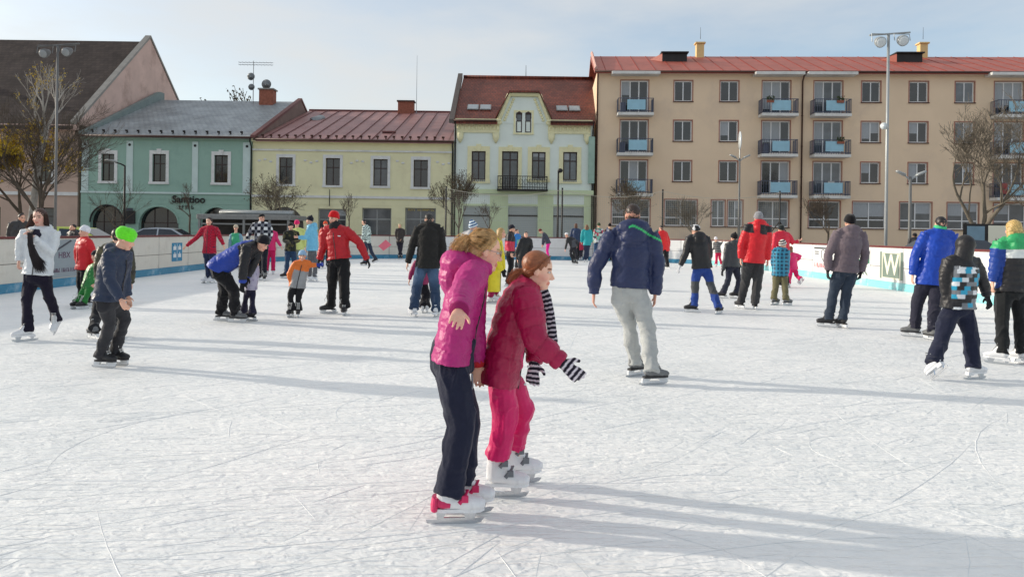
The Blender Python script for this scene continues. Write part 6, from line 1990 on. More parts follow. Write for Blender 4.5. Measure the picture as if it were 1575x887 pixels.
{'id':'blackman','x':-1.44,'y':12.78,'ht':1.7,'f':180,'h':[0.056,0.0,1.581],'n':[0.058,0.0,1.471],'p':[0.043,0.0,0.917],'la':[[-0.122,0.0,1.437],[-0.223,0.0,1.125],[-0.285,0.0,0.868]],'ra':[[0.238,-0.0,1.437],[0.29,0.0,1.108],[0.269,0.0,0.839]],'ll':[[-0.04,0.0,0.917],[-0.127,-0.107,0.426],[-0.143,-0.291,0.154]],'rl':[[0.126,-0.0,0.917],[0.181,-0.107,0.431],[0.227,-0.291,0.154]],'ff':[215,165],'hf':180,'hp':0,'pit':[0,0],'hem':0.147},
{'id':'maroon','x':-1.53,'y':13.29,'ht':1.06,'f':180,'h':[0.009,0.0,0.98],'n':[-0.012,0.0,0.867],'p':[-0.036,0.0,0.532],'la':[[-0.12,0.0,0.846],[-0.203,0.0,0.682],[-0.232,0.0,0.555]],'ra':[[0.096,-0.0,0.846],[0.126,-0.018,0.67],[0.126,0.03,0.525]],'ll':[[-0.087,0.0,0.532],[0.026,-0.067,0.285],[0.025,-0.182,0.14]],'rl':[[0.016,-0.0,0.532],[0.089,-0.067,0.286],[0.1,-0.182,0.14]],'ff':[180,180],'hf':180,'hp':0,'pit':[0,0]},
{'id':'striped','x':-0.65,'y':15.0,'ht':1.6,'f':150,'h':[-0.104,0.0,1.474],'n':[-0.143,0.0,1.363],'p':[-0.105,0.0,0.843],'la':[[-0.289,0.085,1.331],[-0.342,0.084,1.066],[-0.306,0.147,0.846]],'ra':[[0.004,-0.085,1.331],[0.03,-0.131,1.066],[0.066,-0.068,0.846]],'ll':[[-0.172,0.039,0.843],[-0.158,0.083,0.507],[-0.189,0.049,0.152]],'rl':[[-0.037,-0.039,0.843],[-0.006,-0.004,0.507],[-0.02,-0.049,0.152]],'ff':[150,150],'hf':120,'hp':0,'pit':[0,0]},
{'id':'yellow','x':-0.37,'y':15.18,'ht':1.5,'f':70,'h':[0.162,0.0,1.37],'n':[0.052,0.0,1.247],'p':[0.029,0.0,0.759],'la':[[0.106,0.149,1.217],[0.176,0.149,0.909],[0.21,0.149,0.663]],'ra':[[-0.003,-0.149,1.217],[0.071,-0.199,0.898],[0.185,-0.249,0.642]],'ll':[[0.054,0.068,0.759],[0.098,0.063,0.464],[0.061,0.087,0.149]],'rl':[[0.004,-0.068,0.759],[0.041,-0.093,0.464],[-0.002,-0.087,0.149]],'ff':[70,70],'hf':80,'hp':0,'pit':[0,0],'hem':0.633},
{'id':'blackred','x':-0.01,'y':19.81,'ht':1.5,'f':80,'h':[0.007,0.0,1.471],'n':[-0.018,0.0,1.352],'p':[-0.041,0.0,0.864],'la':[[0.009,0.156,1.322],[-0.008,0.203,1.073],[0.059,0.191,0.867]],'ra':[[-0.046,-0.156,1.322],[-0.078,-0.194,1.073],[-0.011,-0.206,0.867]],'ll':[[-0.028,0.072,0.864],[0.016,0.074,0.517],[-0.025,0.091,0.149]],'rl':[[-0.053,-0.072,0.864],[-0.013,-0.089,0.517],[-0.057,-0.091,0.149]],'ff':[80,80],'hf':70,'hp':0,'pit':[0,0]},
{'id':'bluefar','x':0.25,'y':28.85,'ht':1.45,'f':60,'h':[-0.068,0.0,1.402],'n':[-0.043,0.0,1.287],'p':[-0.013,0.0,0.815],'la':[[0.031,0.128,1.258],[0.03,0.176,1.017],[0.088,0.143,0.818]],'ra':[[-0.117,-0.128,1.258],[-0.159,-0.151,1.017],[-0.101,-0.184,0.818]],'ll':[[0.022,0.061,0.815],[0.063,0.049,0.492],[0.032,0.078,0.148]],'rl':[[-0.048,-0.061,0.815],[-0.017,-0.09,0.492],[-0.058,-0.078,0.148]],'ff':[60,60],'hf':60,'hp':0,'pit':[0,0]},
{'id':'blackboy','x':0.36,'y':24.6,'ht':1.45,'f':5,'h':[0.091,0.0,1.307],'n':[0.086,0.0,1.175],'p':[0.006,0.0,0.71],'la':[[0.233,0.013,1.146],[0.271,0.013,0.921],[0.196,-0.087,0.742]],'ra':[[-0.061,-0.013,1.146],[-0.198,-0.013,0.784],[-0.175,-0.013,0.521]],'ll':[[0.076,0.006,0.71],[0.09,-0.034,0.439],[0.096,0.008,0.148]],'rl':[[-0.064,-0.006,0.71],[-0.07,-0.048,0.439],[-0.084,-0.008,0.148]],'ff':[5,5],'hf':5,'hp':0,'pit':[0,0],'hem':0.227},
{'id':'leaning','x':1.7,'y':36.99,'ht':1.5,'f':-95,'h':[-0.323,0.0,1.453],'n':[-0.173,0.0,1.331],'p':[0.053,0.0,0.898],'la':[[-0.187,-0.158,1.301],[-0.21,-0.158,1.06],[-0.231,-0.158,0.813]],'ra':[[-0.159,0.158,1.301],[-0.123,0.158,1.033],[-0.194,0.158,0.784]],'ll':[[0.047,-0.073,0.898],[0.003,-0.079,0.534],[0.045,-0.093,0.149]],'rl':[[0.059,0.073,0.898],[0.017,0.086,0.534],[0.061,0.093,0.149]],'ff':[-95,-95],'hf':-95,'hp':40,'pit':[0,0]},
{'id':'helmet','x':2.85,'y':33.82,'ht':1.45,'f':20,'h':[-0.444,0.0,1.293],'n':[-0.275,0.0,1.16],'p':[-0.134,0.0,0.806],'la':[[-0.136,0.05,1.131],[0.039,0.05,1.002],[0.025,0.05,0.807]],'ra':[[-0.413,-0.05,1.131],[-0.421,-0.05,0.997],[-0.491,-0.05,0.673]],'ll':[[-0.068,0.024,0.806],[-0.017,-0.131,0.456],[-0.014,-0.224,0.148]],'rl':[[-0.2,-0.024,0.806],[-0.244,0.069,0.479],[-0.114,0.224,0.148]],'ff':[20,20],'hf':20,'hp':0,'pit':[0,0]},
{'id':'navyhair','x':3.15,'y':37.51,'ht':1.7,'f':170,'h':[-0.022,0.0,1.747],'n':[-0.037,0.0,1.567],'p':[-0.017,0.0,1.014],'la':[[-0.214,0.031,1.533],[-0.267,0.011,1.251],[-0.253,0.087,1.018]],'ra':[[0.14,-0.031,1.533],[0.183,-0.068,1.251],[0.196,0.008,1.018]],'ll':[[-0.098,0.014,1.014],[-0.1,0.064,0.594],[-0.118,0.018,0.154]],'rl':[[0.064,-0.014,1.014],[0.083,0.032,0.594],[0.084,-0.018,0.154]],'ff':[170,170],'hf':170,'hp':0,'pit':[0,0]},
{'id':'redlime','x':3.48,'y':38.72,'ht':1.4,'f':185,'h':[-0.111,0.0,1.323],'n':[-0.046,0.0,1.161],'p':[-0.011,0.0,0.706],'la':[[-0.187,-0.012,1.133],[-0.225,-0.04,0.901],[-0.231,0.024,0.709]],'ra':[[0.096,0.012,1.133],[0.138,-0.008,0.901],[0.133,0.056,0.709]],'ll':[[-0.078,-0.006,0.706],[-0.042,-0.094,0.32],[-0.06,-0.246,0.147]],'rl':[[0.057,0.006,0.706],[0.033,-0.082,0.321],[0.029,-0.234,0.147]],'ff':[185,185],'hf':185,'hp':0,'pit':[0,0],'hem':0.231},
{'id':'teal','x':3.54,'y':36.33,'ht':1.75,'f':180,'h':[-0.006,0.0,1.68],'n':[-0.004,0.0,1.527],'p':[0.019,0.0,0.958],'la':[[-0.189,0.0,1.492],[-0.239,-0.03,1.202],[-0.239,0.05,0.962]],'ra':[[0.181,-0.0,1.492],[0.231,-0.03,1.202],[0.231,0.05,0.962]],'ll':[[-0.066,0.0,0.958],[-0.023,0.19,0.488],[-0.061,0.3,0.155]],'rl':[[0.104,-0.0,0.958],[0.074,0.19,0.489],[0.069,0.3,0.155]],'ff':[180,180],'hf':180,'hp':0,'pit':[0,0],'hem':0.145},
{'id':'pattern','x':4.21,'y':37.89,'ht':1.75,'f':190,'h':[0.073,0.0,1.784],'n':[0.075,0.0,1.585],'p':[0.019,0.0,1.017],'la':[[-0.107,-0.032,1.55],[-0.151,-0.07,1.26],[-0.165,0.008,1.02]],'ra':[[0.258,0.032,1.55],[0.312,0.011,1.26],[0.298,0.09,1.02]],'ll':[[-0.065,-0.015,1.017],[-0.083,0.033,0.596],[-0.085,-0.018,0.155]],'rl':[[0.102,0.015,1.017],[0.104,0.066,0.596],[0.122,0.018,0.155]],'ff':[190,190],'hf':190,'hp':0,'pit':[0,0]},
{'id':'darkhat','x':4.88,'y':38.14,'ht':1.7,'f':180,'h':[-0.026,0.0,1.757],'n':[-0.06,0.0,1.556],'p':[-0.047,0.0,1.003],'la':[[-0.24,0.0,1.522],[-0.288,-0.029,1.241],[-0.288,0.049,1.008]],'ra':[[0.12,-0.0,1.522],[0.168,-0.029,1.241],[0.168,0.049,1.008]],'ll':[[-0.13,0.0,1.003],[-0.14,0.049,0.588],[-0.15,0.0,0.154]],'rl':[[0.035,-0.0,1.003],[0.045,0.049,0.588],[0.055,-0.0,0.154]],'ff':[180,180],'hf':180,'hp':0,'pit':[0,0]},
{'id':'redfar','x':6.43,'y':31.59,'ht':1.72,'f':215,'h':[-0.292,0.0,1.631],'n':[-0.233,0.0,1.482],'p':[-0.125,0.0,0.933],'la':[[-0.382,-0.104,1.448],[-0.396,-0.104,1.097],[-0.375,-0.104,0.812]],'ra':[[-0.084,0.104,1.448],[0.064,0.104,1.072],[0.039,0.104,0.784]],'ll':[[-0.193,-0.048,0.933],[-0.113,-0.163,0.446],[-0.071,-0.343,0.154]],'rl':[[-0.056,0.048,0.933],[-0.048,-0.067,0.443],[-0.092,-0.247,0.154]],'ff':[215,215],'hf':215,'hp':0,'pit':[0,0],'hem':0.251},
{'id':'bluepants','x':3.48,'y':13.81,'ht':1.62,'f':190,'h':[-0.176,0.0,1.464],'n':[-0.131,0.0,1.352],'p':[-0.053,0.0,0.83],'la':[[-0.3,-0.03,1.32],[-0.36,-0.03,1.036],[-0.445,-0.03,0.848]],'ra':[[0.037,0.03,1.32],[0.08,0.03,1.141],[0.099,0.03,0.991]],'ll':[[-0.13,-0.014,0.83],[-0.169,0.005,0.511],[-0.214,-0.049,0.152]],'rl':[[0.024,0.014,0.83],[0.096,-0.089,0.472],[0.183,-0.264,0.152]],'ff':[250,140],'hf':190,'hp':10,'pit':[0,0],'hem':0.045},
{'id':'smallkid','x':9.04,'y':33.65,'ht':1.25,'f':150,'h':[-0.096,0.0,1.203],'n':[-0.045,0.0,1.05],'p':[0.014,0.0,0.648],'la':[[-0.155,0.064,1.025],[-0.136,0.064,0.865],[-0.219,0.064,0.71]],'ra':[[0.065,-0.064,1.025],[0.062,-0.064,0.931],[0.181,-0.064,1.085]],'ll':[[-0.038,0.03,0.648],[-0.061,-0.052,0.349],[-0.112,-0.184,0.144]],'rl':[[0.067,-0.03,0.648],[0.114,0.102,0.377],[0.213,0.184,0.144]],'ff':[150,150],'hf':150,'hp':0,'pit':[0,0],'hem':0.059},
{'id':'pompom','x':4.86,'y':17.17,'ht':1.45,'f':200,'h':[0.113,0.0,1.33],'n':[0.093,0.0,1.205],'p':[0.079,0.0,0.733],'la':[[-0.046,-0.05,1.176],[-0.083,-0.05,0.898],[-0.141,-0.05,0.618]],'ra':[[0.231,0.05,1.176],[0.252,0.05,0.931],[0.255,0.05,0.681]],'ll':[[0.013,-0.024,0.733],[-0.039,-0.117,0.406],[-0.201,-0.273,0.148]],'rl':[[0.145,0.024,0.733],[0.208,-0.069,0.406],[0.104,-0.224,0.148]],'ff':[240,230],'hf':200,'hp':0,'pit':[0,0],'hem':0.055},
{'id':'redblack','x':4.48,'y':14.36,'ht':1.78,'f':180,'h':[0.128,0.0,1.713],'n':[0.122,0.0,1.587],'p':[0.058,0.0,1.011],'la':[[-0.067,0.0,1.552],[-0.186,0.0,1.218],[-0.191,0.0,0.97]],'ra':[[0.31,-0.0,1.552],[0.317,0.0,1.225],[0.315,0.0,0.951]],'ll':[[-0.029,0.0,1.011],[-0.039,0.193,0.503],[-0.094,0.305,0.156]],'rl':[[0.144,-0.0,1.011],[0.155,0.098,0.512],[0.128,0.115,0.156]],'ff':[200,175],'hf':180,'hp':0,'pit':[0,0],'hem':0.127},
{'id':'tealkid','x':5.53,'y':15.62,'ht':1.28,'f':165,'h':[-0.011,0.0,1.208],'n':[-0.058,0.0,1.114],'p':[-0.063,0.0,0.697],'la':[[-0.184,0.034,1.088],[-0.193,0.034,0.855],[-0.153,0.034,0.643]],'ra':[[0.068,-0.034,1.088],[0.067,-0.034,0.862],[0.078,-0.034,0.65]],'ll':[[-0.123,0.016,0.697],[-0.157,-0.03,0.363],[-0.212,-0.133,0.145]],'rl':[[-0.003,-0.016,0.697],[0.011,-0.098,0.37],[-0.007,-0.236,0.145]],'ff':[120,110],'hf':120,'hp':0,'pit':[0,0],'hem':0.167},
{'id':'redcap','x':7.36,'y':20.75,'ht':1.68,'f':190,'h':[-0.085,0.0,1.566],'n':[-0.064,0.0,1.461],'p':[-0.008,0.0,0.917],'la':[[-0.239,-0.031,1.427],[-0.282,-0.068,1.149],[-0.295,0.008,0.919]],'ra':[[0.111,0.031,1.427],[0.271,0.031,1.194],[0.391,0.031,1.252]],'ll':[[-0.088,-0.014,0.917],[-0.106,0.031,0.545],[-0.108,-0.018,0.153]],'rl':[[0.072,0.014,0.917],[0.074,0.063,0.545],[0.092,0.018,0.153]],'ff':[190,190],'hf':190,'hp':0,'pit':[0,0]},
{'id':'pinkkid','x':7.61,'y':21.04,'ht':1.22,'f':200,'h':[0.02,0.0,1.018],'n':[0.048,0.0,0.904],'p':[0.111,0.0,0.523],'la':[[-0.068,-0.042,0.879],[-0.094,-0.074,0.677],[-0.113,-0.022,0.51]],'ra':[[0.165,0.042,0.879],[0.325,0.042,0.841],[0.258,0.042,0.733]],'ll':[[0.055,-0.02,0.523],[-0.01,-0.099,0.297],[-0.107,-0.229,0.143]],'rl':[[0.167,0.02,0.523],[0.188,-0.058,0.317],[0.224,-0.189,0.243]],'ff':[200,200],'hf':200,'hp':0,'pit':[0,45]},
{'id':'greyman','x':4.97,'y':11.78,'ht':1.74,'f':180,'h':[0.214,0.0,1.618],'n':[0.216,0.0,1.476],'p':[0.151,0.0,0.913],'la':[[0.032,0.0,1.441],[-0.11,0.0,1.117],[-0.112,0.0,0.892]],'ra':[[0.4,-0.0,1.441],[0.457,0.0,1.125],[0.402,0.0,0.876]],'ll':[[0.066,0.0,0.913],[-0.005,0.062,0.487],[-0.079,0.044,0.155]],'rl':[[0.235,-0.0,0.913],[0.179,0.02,0.493],[0.099,-0.04,0.155]],'ff':[240,195],'hf':180,'hp':0,'pit':[0,0],'hem':0.06},
{'id':'blueman','x':5.7,'y':10.69,'ht':1.72,'f':172,'h':[0.268,0.0,1.585],'n':[0.252,0.0,1.46],'p':[0.165,0.0,0.907],'la':[[0.072,0.025,1.426],[-0.07,0.025,1.129],[-0.094,0.025,0.891]],'ra':[[0.432,-0.025,1.426],[0.414,-0.025,1.152],[0.423,-0.025,0.916]],'ll':[[0.082,0.012,0.907],[0.018,0.102,0.47],[-0.025,0.115,0.154]],'rl':[[0.248,-0.012,0.907],[0.155,-0.083,0.46],[0.043,-0.232,0.154]],'ff':[235,190],'hf':172,'hp':0,'pit':[0,0],'hem':0.171},
{'id':'blockboy','x':4.73,'y':7.74,'ht':1.44,'f':188,'h':[-0.168,0.0,1.318],'n':[-0.192,0.0,1.179],'p':[-0.222,0.0,0.711],'la':[[-0.337,-0.02,1.15],[-0.368,-0.02,0.974],[-0.348,-0.02,0.792]],'ra':[[-0.047,0.02,1.15],[0.024,0.02,1.009],[0.083,0.02,0.827]],'ll':[[-0.291,-0.01,0.711],[-0.409,-0.069,0.435],[-0.577,-0.194,0.198]],'rl':[[-0.153,0.01,0.711],[-0.098,-0.017,0.411],[-0.115,-0.11,0.148]],'ff':[195,105],'hf':188,'hp':0,'pit':[40,0],'hem':0.026},
{'id':'greenwoman','x':5.64,'y':8.68,'ht':1.64,'f':183,'h':[0.027,0.0,1.504],'n':[0.034,0.0,1.364],'p':[0.021,0.0,0.83],'la':[[-0.139,-0.009,1.332],[-0.166,-0.009,1.121],[-0.196,-0.009,0.924]],'ra':[[0.207,0.009,1.332],[0.25,0.009,1.126],[0.282,0.009,0.934]],'ll':[[-0.059,-0.004,0.83],[-0.098,-0.022,0.475],[-0.172,-0.115,0.153]],'rl':[[0.101,0.004,0.83],[0.114,-0.007,0.476],[0.07,-0.094,0.153]],'ff':[225,200],'hf':183,'hp':0,'pit':[0,0],'hem':0.034},
{'id':'spect1','x':-11.56,'y':17.98,'ht':1.68,'f':20,'h':[0.07,0.0,1.555],'n':[0.026,0.0,1.448],'p':[-0.028,0.0,0.944],'la':[[0.193,0.061,1.415],[0.228,0.104,1.136],[0.254,0.032,0.906]],'ra':[[-0.141,-0.061,1.415],[-0.196,-0.05,1.136],[-0.17,-0.122,0.906]],'ll':[[0.048,0.028,0.944],[0.074,-0.014,0.559],[0.067,0.035,0.153]],'rl':[[-0.105,-0.028,0.944],[-0.098,-0.076,0.559],[-0.124,-0.035,0.153]],'ff':[20,20],'hf':60,'hp':0,'pit':[0,0]},
{'id':'spect2','x':-11.7,'y':20.47,'ht':1.48,'f':-30,'h':[-0.018,0.0,1.335],'n':[-0.017,0.0,1.231],'p':[-0.01,0.0,0.749],'la':[[0.113,-0.075,1.202],[0.163,-0.074,0.957],[0.129,-0.133,0.754]],'ra':[[-0.147,0.075,1.202],[-0.171,0.118,0.957],[-0.205,0.06,0.754]],'ll':[[0.052,-0.036,0.749],[0.039,-0.078,0.459],[0.069,-0.046,0.149]],'rl':[[-0.073,0.036,0.749],[-0.102,0.004,0.459],[-0.09,0.046,0.149]],'ff':[-30,-30],'hf':-40,'hp':0,'pit':[0,0]},
{'id':'spect3','x':15.58,'y':29.59,'ht':1.62,'f':170,'h':[-0.045,0.0,1.454],'n':[-0.044,0.0,1.354],'p':[-0.036,0.0,0.826],'la':[[-0.212,0.03,1.321],[-0.263,0.01,1.053],[-0.25,0.083,0.831]],'ra':[[0.125,-0.03,1.321],[0.166,-0.065,1.053],[0.179,0.008,0.831]],'ll':[[-0.114,0.014,0.826],[-0.116,0.061,0.499],[-0.134,0.017,0.152]],'rl':[[0.041,-0.014,0.826],[0.059,0.03,0.499],[0.061,-0.017,0.152]],'ff':[170,170],'hf':170,'hp':0,'pit':[0,0]},
]

BLK, DGR, NAVY = (26, 26, 30), (52, 52, 56), (30, 36, 62)
B = {p['id']: p for p in POSES}
who = {}
def put(id, label, *a, **k):
    who[id] = person(B[id], label, *a, **k)
    return who[id]

# the two girls in front
r1, k1 = put('purple', 'girl in glossy magenta quilted jacket with glasses and blond ponytail, hand held out', ('solid', (176, 34, 116)), ((32, 35, 54),), 'rental_pink', hairs=('pony', (204, 164, 112)), hood='down', jtype='puffer', quilt=0.19, hem=0.13, girth=1.06, twid=1.14, cuff=0.03, puff=0.5, deep=0.74, hoodk=1.3, seams=(0.1, 0.5, 0.82), curl=0.55, skin=(232, 180, 156))
r2, k2 = put('crimson', 'girl in crimson padded jacket and pink trousers leaning forward in striped gloves', ('solid', (160, 14, 68)), ((204, 10, 96),), 'rental_grey', hairs=('lowpony', (150, 90, 56)), jtype='puffer', quilt=0.115, hem=0.14, girth=1.1, gloves=('striped', (34, 30, 44), (214, 206, 214)), twid=1.0, cuff=0.11, puff=0.8, deep=0.78, tfin='nylon', skin=(236, 188, 164), curl=0.45)
# details of the first girl: spectacles, drawstring, red cuff of the far sleeve, pocket seam
hh, Hc, f, l, u = k1['hh'], k1['Hc'], k1['f'], k1['l'], k1['u']
P_ = lambda a, b, c: Hc + (f * a + l * b + u * c) * hh
gl = MB()
for sg in (-1, 1):
    ring = [P_(0.40 - 0.05 * abs(math.cos(q)) * 0.3, sg * (0.15 + 0.105 * math.cos(q)), 0.03 + 0.075 * math.sin(q)) for q in np.linspace(0, 2 * math.pi, 17)]
    gl.loft(ring, [0.0018] * 17, f, n=5)
    gl.loft([P_(0.37, sg * 0.26, 0.05), P_(0.2, sg * 0.315, 0.05), P_(-0.04, sg * 0.34, 0.05), P_(-0.09, sg * 0.345, -0.01)], [0.0018] * 4, u, n=5)
gl.loft([P_(0.41, -0.045, 0.05), P_(0.42, 0, 0.06), P_(0.41, 0.045, 0.05)], [0.0018] * 3, u, n=5)
gl.build('spectacles', M_LENSG, r1)
Pv, fw, lf = k1['Pv'], k1['fw'], k1['lf']
MB().loft([Pv + fw * 0.10 - lf * 0.06 - Vector((0, 0, 0.07)), Pv + fw * 0.105 - lf * 0.07 - Vector((0, 0, 0.13)), Pv + fw * 0.09 - lf * 0.08 - Vector((0, 0, 0.16))], [0.004] * 3, n=6).build('drawstring', mat('grey_cord', srgb(150, 152, 160), rough=0.8), r1, True)
a = k1['arms']['la']
d = (a[2] - a[1]).normalized()
MB().loft([a[2] - d * 0.03, a[2] + d * 0.01, a[2] + d * 0.025], [0.045, 0.044, 0.04], n=14).build('red_cuff', mat('red_knit_cuff', srgb(190, 34, 44), rough=0.9, bump=0.4, bscale=120), r1, True)
a = k1['arms']['ra']
d = (a[2] - a[1]).normalized()
MB().loft([a[2] - d * 0.035, a[2] + d * 0.008, a[2] + d * 0.02], [0.047, 0.045, 0.041], n=14).build('ribbed_cuff', mat('magenta_knit_cuff', srgb(150, 26, 92), rough=0.9, bump=0.4, bscale=120), r1, True)
# striped scarf of the second girl, snaps on her jacket
Nn, fw, lf, ax = k2['N'], k2['fw'], k2['lf'], k2['ax']
pts = [Nn - fw * 0.075 + ax * 0.045, Nn + lf * 0.085 + ax * 0.03, Nn + fw * 0.085 + lf * 0.06 + ax * 0.01, Nn + fw * 0.115 + lf * 0.055 - Vector((0, 0, 0.05)), Nn + fw * 0.135 + lf * 0.05 - Vector((0, 0, 0.13)), Nn + fw * 0.148 + lf * 0.05 - Vector((0, 0, 0.21)), Nn + fw * 0.158 + lf * 0.05 - Vector((0, 0, 0.29))]
mb = MB()
mb.loft(pts, [(0.03, 0.02), (0.035, 0.022), (0.035, 0.022), (0.03, 0.016), (0.028, 0.012), (0.027, 0.010), (0.027, 0.009)], fw, n=12)
me = remesh(mb, 0.005, 2)
co = get_co(me)
idx, al = seg_coords(co, list(zip(pts[:-1], pts[1:], [0.02] * 6)))
cum = np.concatenate([[0], np.cumsum([(b_ - a_).length for a_, b_ in zip(pts[:-1], pts[1:])])])
sarc = cum[idx] + al
c = np.tile(np.array(srgb(30, 28, 42)), (len(co), 1))
c[(sarc % 0.024) < 0.009] = srgb(190, 186, 196)
set_col(me, c)
obj('scarf', me, CLOTH['knit'], r2)
sn = MB()
for (dx, dz) in ((0.135, -0.03), (0.12, -0.12)):
    sn.ell(k2['Pv'] + fw * dx - lf * 0.08 + Vector((0, 0, dz)), (0.007, 0.007, 0.007), nu=8, nv=6)
sn.build('snap_buttons', M_HOLD, r2, True)

# middle distance
put('navy', 'man in navy padded jacket and pale grey trousers seen from behind', ('hoodlining', (38, 48, 84), (60, 190, 110)), ((176, 178, 176),), 'grey', hairs=('short', (58, 44, 38)), hood='down', hoodk=1.2, jtype='puffer', quilt=0.2, girth=1.04, hem=0.06, twid=1.02, skin=(206, 150, 128))
rw, kw = put('white', 'woman in white jacket clutching her very long dark hair', ('solid', (214, 218, 222)), ((28, 24, 40),), 'figure', hairs=('long', (74, 48, 40)), hood='down', girth=0.99, hem=0.14, twid=0.9, curl=1.1, skin=(224, 176, 158))
# her long hair: drawn forward over one shoulder, gathered in the hand, the end hanging free
Hc, f, l, u, hh, Nn, fw, lf = (kw[x] for x in ('Hc', 'f', 'l', 'u', 'hh', 'N', 'fw', 'lf'))
P_ = lambda a, b, c: Hc + (f * a + l * b + u * c) * hh
hd = kw['arms']['la'][2] + fw * 0.05
g1 = [P_(0.0, -0.33, 0.2), P_(0.02, -0.42, -0.2), P_(0.12, -0.5, -0.62), hd + Vector((-0.01, -0.02, 0.06)), hd + Vector((0.01, -0.04, -0.08)), hd + Vector((0.07, -0.06, -0.21)), hd + Vector((0.15, -0.06, -0.33))]
g2 = [P_(0.02, 0.33, 0.2), P_(0.0, 0.38, -0.15), P_(-0.1, 0.36, -0.5)]
mb = MB(); r_ = random.Random(4); tone = []
rad = [0.022, 0.034, 0.042, 0.022, 0.03, 0.048, 0.055]
for _ in range(620):
    a1, q1 = r_.uniform(0, 6.283), math.sqrt(r_.random())
    pts = [g1[i] + (lf * math.cos(a1) + fw * 0.55 * math.sin(a1)) * rad[i] * q1 + Vector((r_.gauss(0, .003), r_.gauss(0, .003), 0)) for i in range(7)]
    pts[6] = pts[6] + Vector((r_.gauss(0, .015), 0, r_.uniform(-0.09, 0.04)))
    n0 = mb.n
    mb.loft(pts, [0.0022] * 6 + [0.0006], n=3, cap=False)
    k_ = r_.uniform(0.6, 1.4)
    for i in range(7): tone += [[c * k_ for c in (srgb(78, 50, 40) if i < 3 else srgb(38, 28, 30))]] * 3
for _ in range(160):
    a1, q1 = r_.uniform(0, 6.283), math.sqrt(r_.random())
    pts = [p + (lf * math.cos(a1) + fw * 0.7 * math.sin(a1)) * 0.028 * q1 for p in g2]
    mb.loft(pts, [0.002] * 3, n=3, cap=False)
    tone += [[c * r_.uniform(0.6, 1.3) for c in srgb(66, 42, 36)] for _ in range(9)]
me = mb.mesh('strands', True)
set_col(me, np.array(tone))
tag(obj('long_hair', me, mat('hair', 'attr'), rw), kind='stuff')
MB().loft([Nn + ax * 0.0 - lf * 0.03, Nn + fw * 0.09 + Vector((0, 0, -0.02)), Nn + fw * 0.125 + Vector((0, 0, -0.10))], [(0.08, 0.06), (0.075, 0.045), (0.03, 0.02)], lf, n=12).build('dark_scarf', mat('dark_scarf_cloth', srgb(36, 34, 50), rough=0.9), rw, True)

put('redkid', 'child in red jacket and white knitted hat beside the left boards', ('solid', (206, 26, 38)), (BLK,), 'hockey', hat=('beanie', (226, 226, 232)), hem=0.12, girth=1.08)
put('greenkid', 'small child in green patterned suit and black hat', ('patches', (46, 122, 58), (150, 200, 130)), ((46, 118, 56),), 'hockey', hat=('beanie', (34, 34, 40)), hem=0.1, girth=1.05, curl=0.8)
put('lime', 'boy in lime green knitted hat and dark navy jacket', ('solid', (38, 50, 74)), ((50, 50, 54),), 'hockey', hat=('slouch', (110, 232, 52)), hood='down', girth=1.06, hem=0.12, twid=0.98)
put('behind', 'skater in olive jacket mostly hidden behind the lime-hatted boy', ('camo', (64, 62, 46), (40, 40, 36), (90, 84, 60)), ((40, 40, 44),), 'grey', hairs=('short', (40, 34, 32)), hem=0.1)
put('plaid', 'girl in red plaid jacket with arms spread near the left boards', ('plaid', (182, 32, 58), (130, 22, 44), (214, 90, 110)), ((34, 46, 74),), 'figure', hairs=('long', (50, 34, 32)), hem=0.15, girth=0.96, twid=0.82, fin='matte')
put('bender', 'man in blue and black jacket bending down over a toddler', ('bender', (28, 60, 156), (22, 22, 28)), ((24, 24, 28),), 'grey', hat=('beanie', (30, 30, 36)), girth=1.08, hem=0.06, twid=1.12, gloves=('plain', (24, 24, 28)))
put('toddler', 'toddler in lilac grey jacket held up by the bending man', ('patches', (176, 170, 190), (150, 140, 170)), ((38, 36, 58),), 'hockey', hat=('pompom', (196, 150, 70)), girth=1.05, hem=0.1, gloves=('plain', (226, 130, 160)))
put('checked', 'man in black and white checked jacket and dark cap', ('check', (34, 36, 48), (120, 122, 130), (224, 224, 224)), ((28, 30, 40),), 'hockey', hat=('cap', (26, 26, 30)), hem=0.1, fin='matte')
put('pinkgirl', 'girl in crimson pink jacket and trousers behind the checked jacket', ('solid', (212, 34, 106)), ((190, 26, 84),), 'figure', hairs=('short', (60, 40, 34)), hem=0.1)
put('beige', 'skater in beige hat and green jacket behind the bending man', ('sleeves', (60, 168, 122), (120, 160, 180)), (DGR,), 'hockey', hat=('beanie', (196, 182, 160)), hem=0.1)
put('camo', 'boy in dark camouflage jacket and jeans holding his hands together', ('camo', (44, 46, 40), (28, 28, 28), (92, 88, 62)), ((44, 66, 96),), 'hockey', hat=('beanie', (40, 40, 40)), hem=0.12, gloves=('plain', (40, 38, 40)), fin='matte')
put('pinkhat', 'skater in pink hat and pale yellow-green jacket behind the camouflaged boy', ('solid', (202, 214, 130)), ((120, 130, 120),), 'figure', hat=('beanie', (226, 44, 110)), hem=0.1)
put('bluewoman', 'woman in light blue hooded coat and black hat reaching out sideways', ('solid', (112, 184, 218)), ((96, 96, 100),), 'figure', hat=('pompom', (28, 30, 40)), hood='down', hem=0.24, girth=1.05, twid=0.9)
put('orangefar', 'distant skater in bright orange jacket behind the red-jacketed man', ('solid', (232, 84, 40)), (DGR,), 'hockey', hat=('beanie', (222, 80, 44)), hem=0.1)
put('orange', 'small child in orange and grey jacket with pale blue hat', ('half', (226, 118, 46), (150, 152, 154)), ((32, 32, 36),), 'hockey', hat=('beanie', (150, 184, 214)), hem=0.1, girth=1.06, gloves=('plain', (44, 66, 150)))
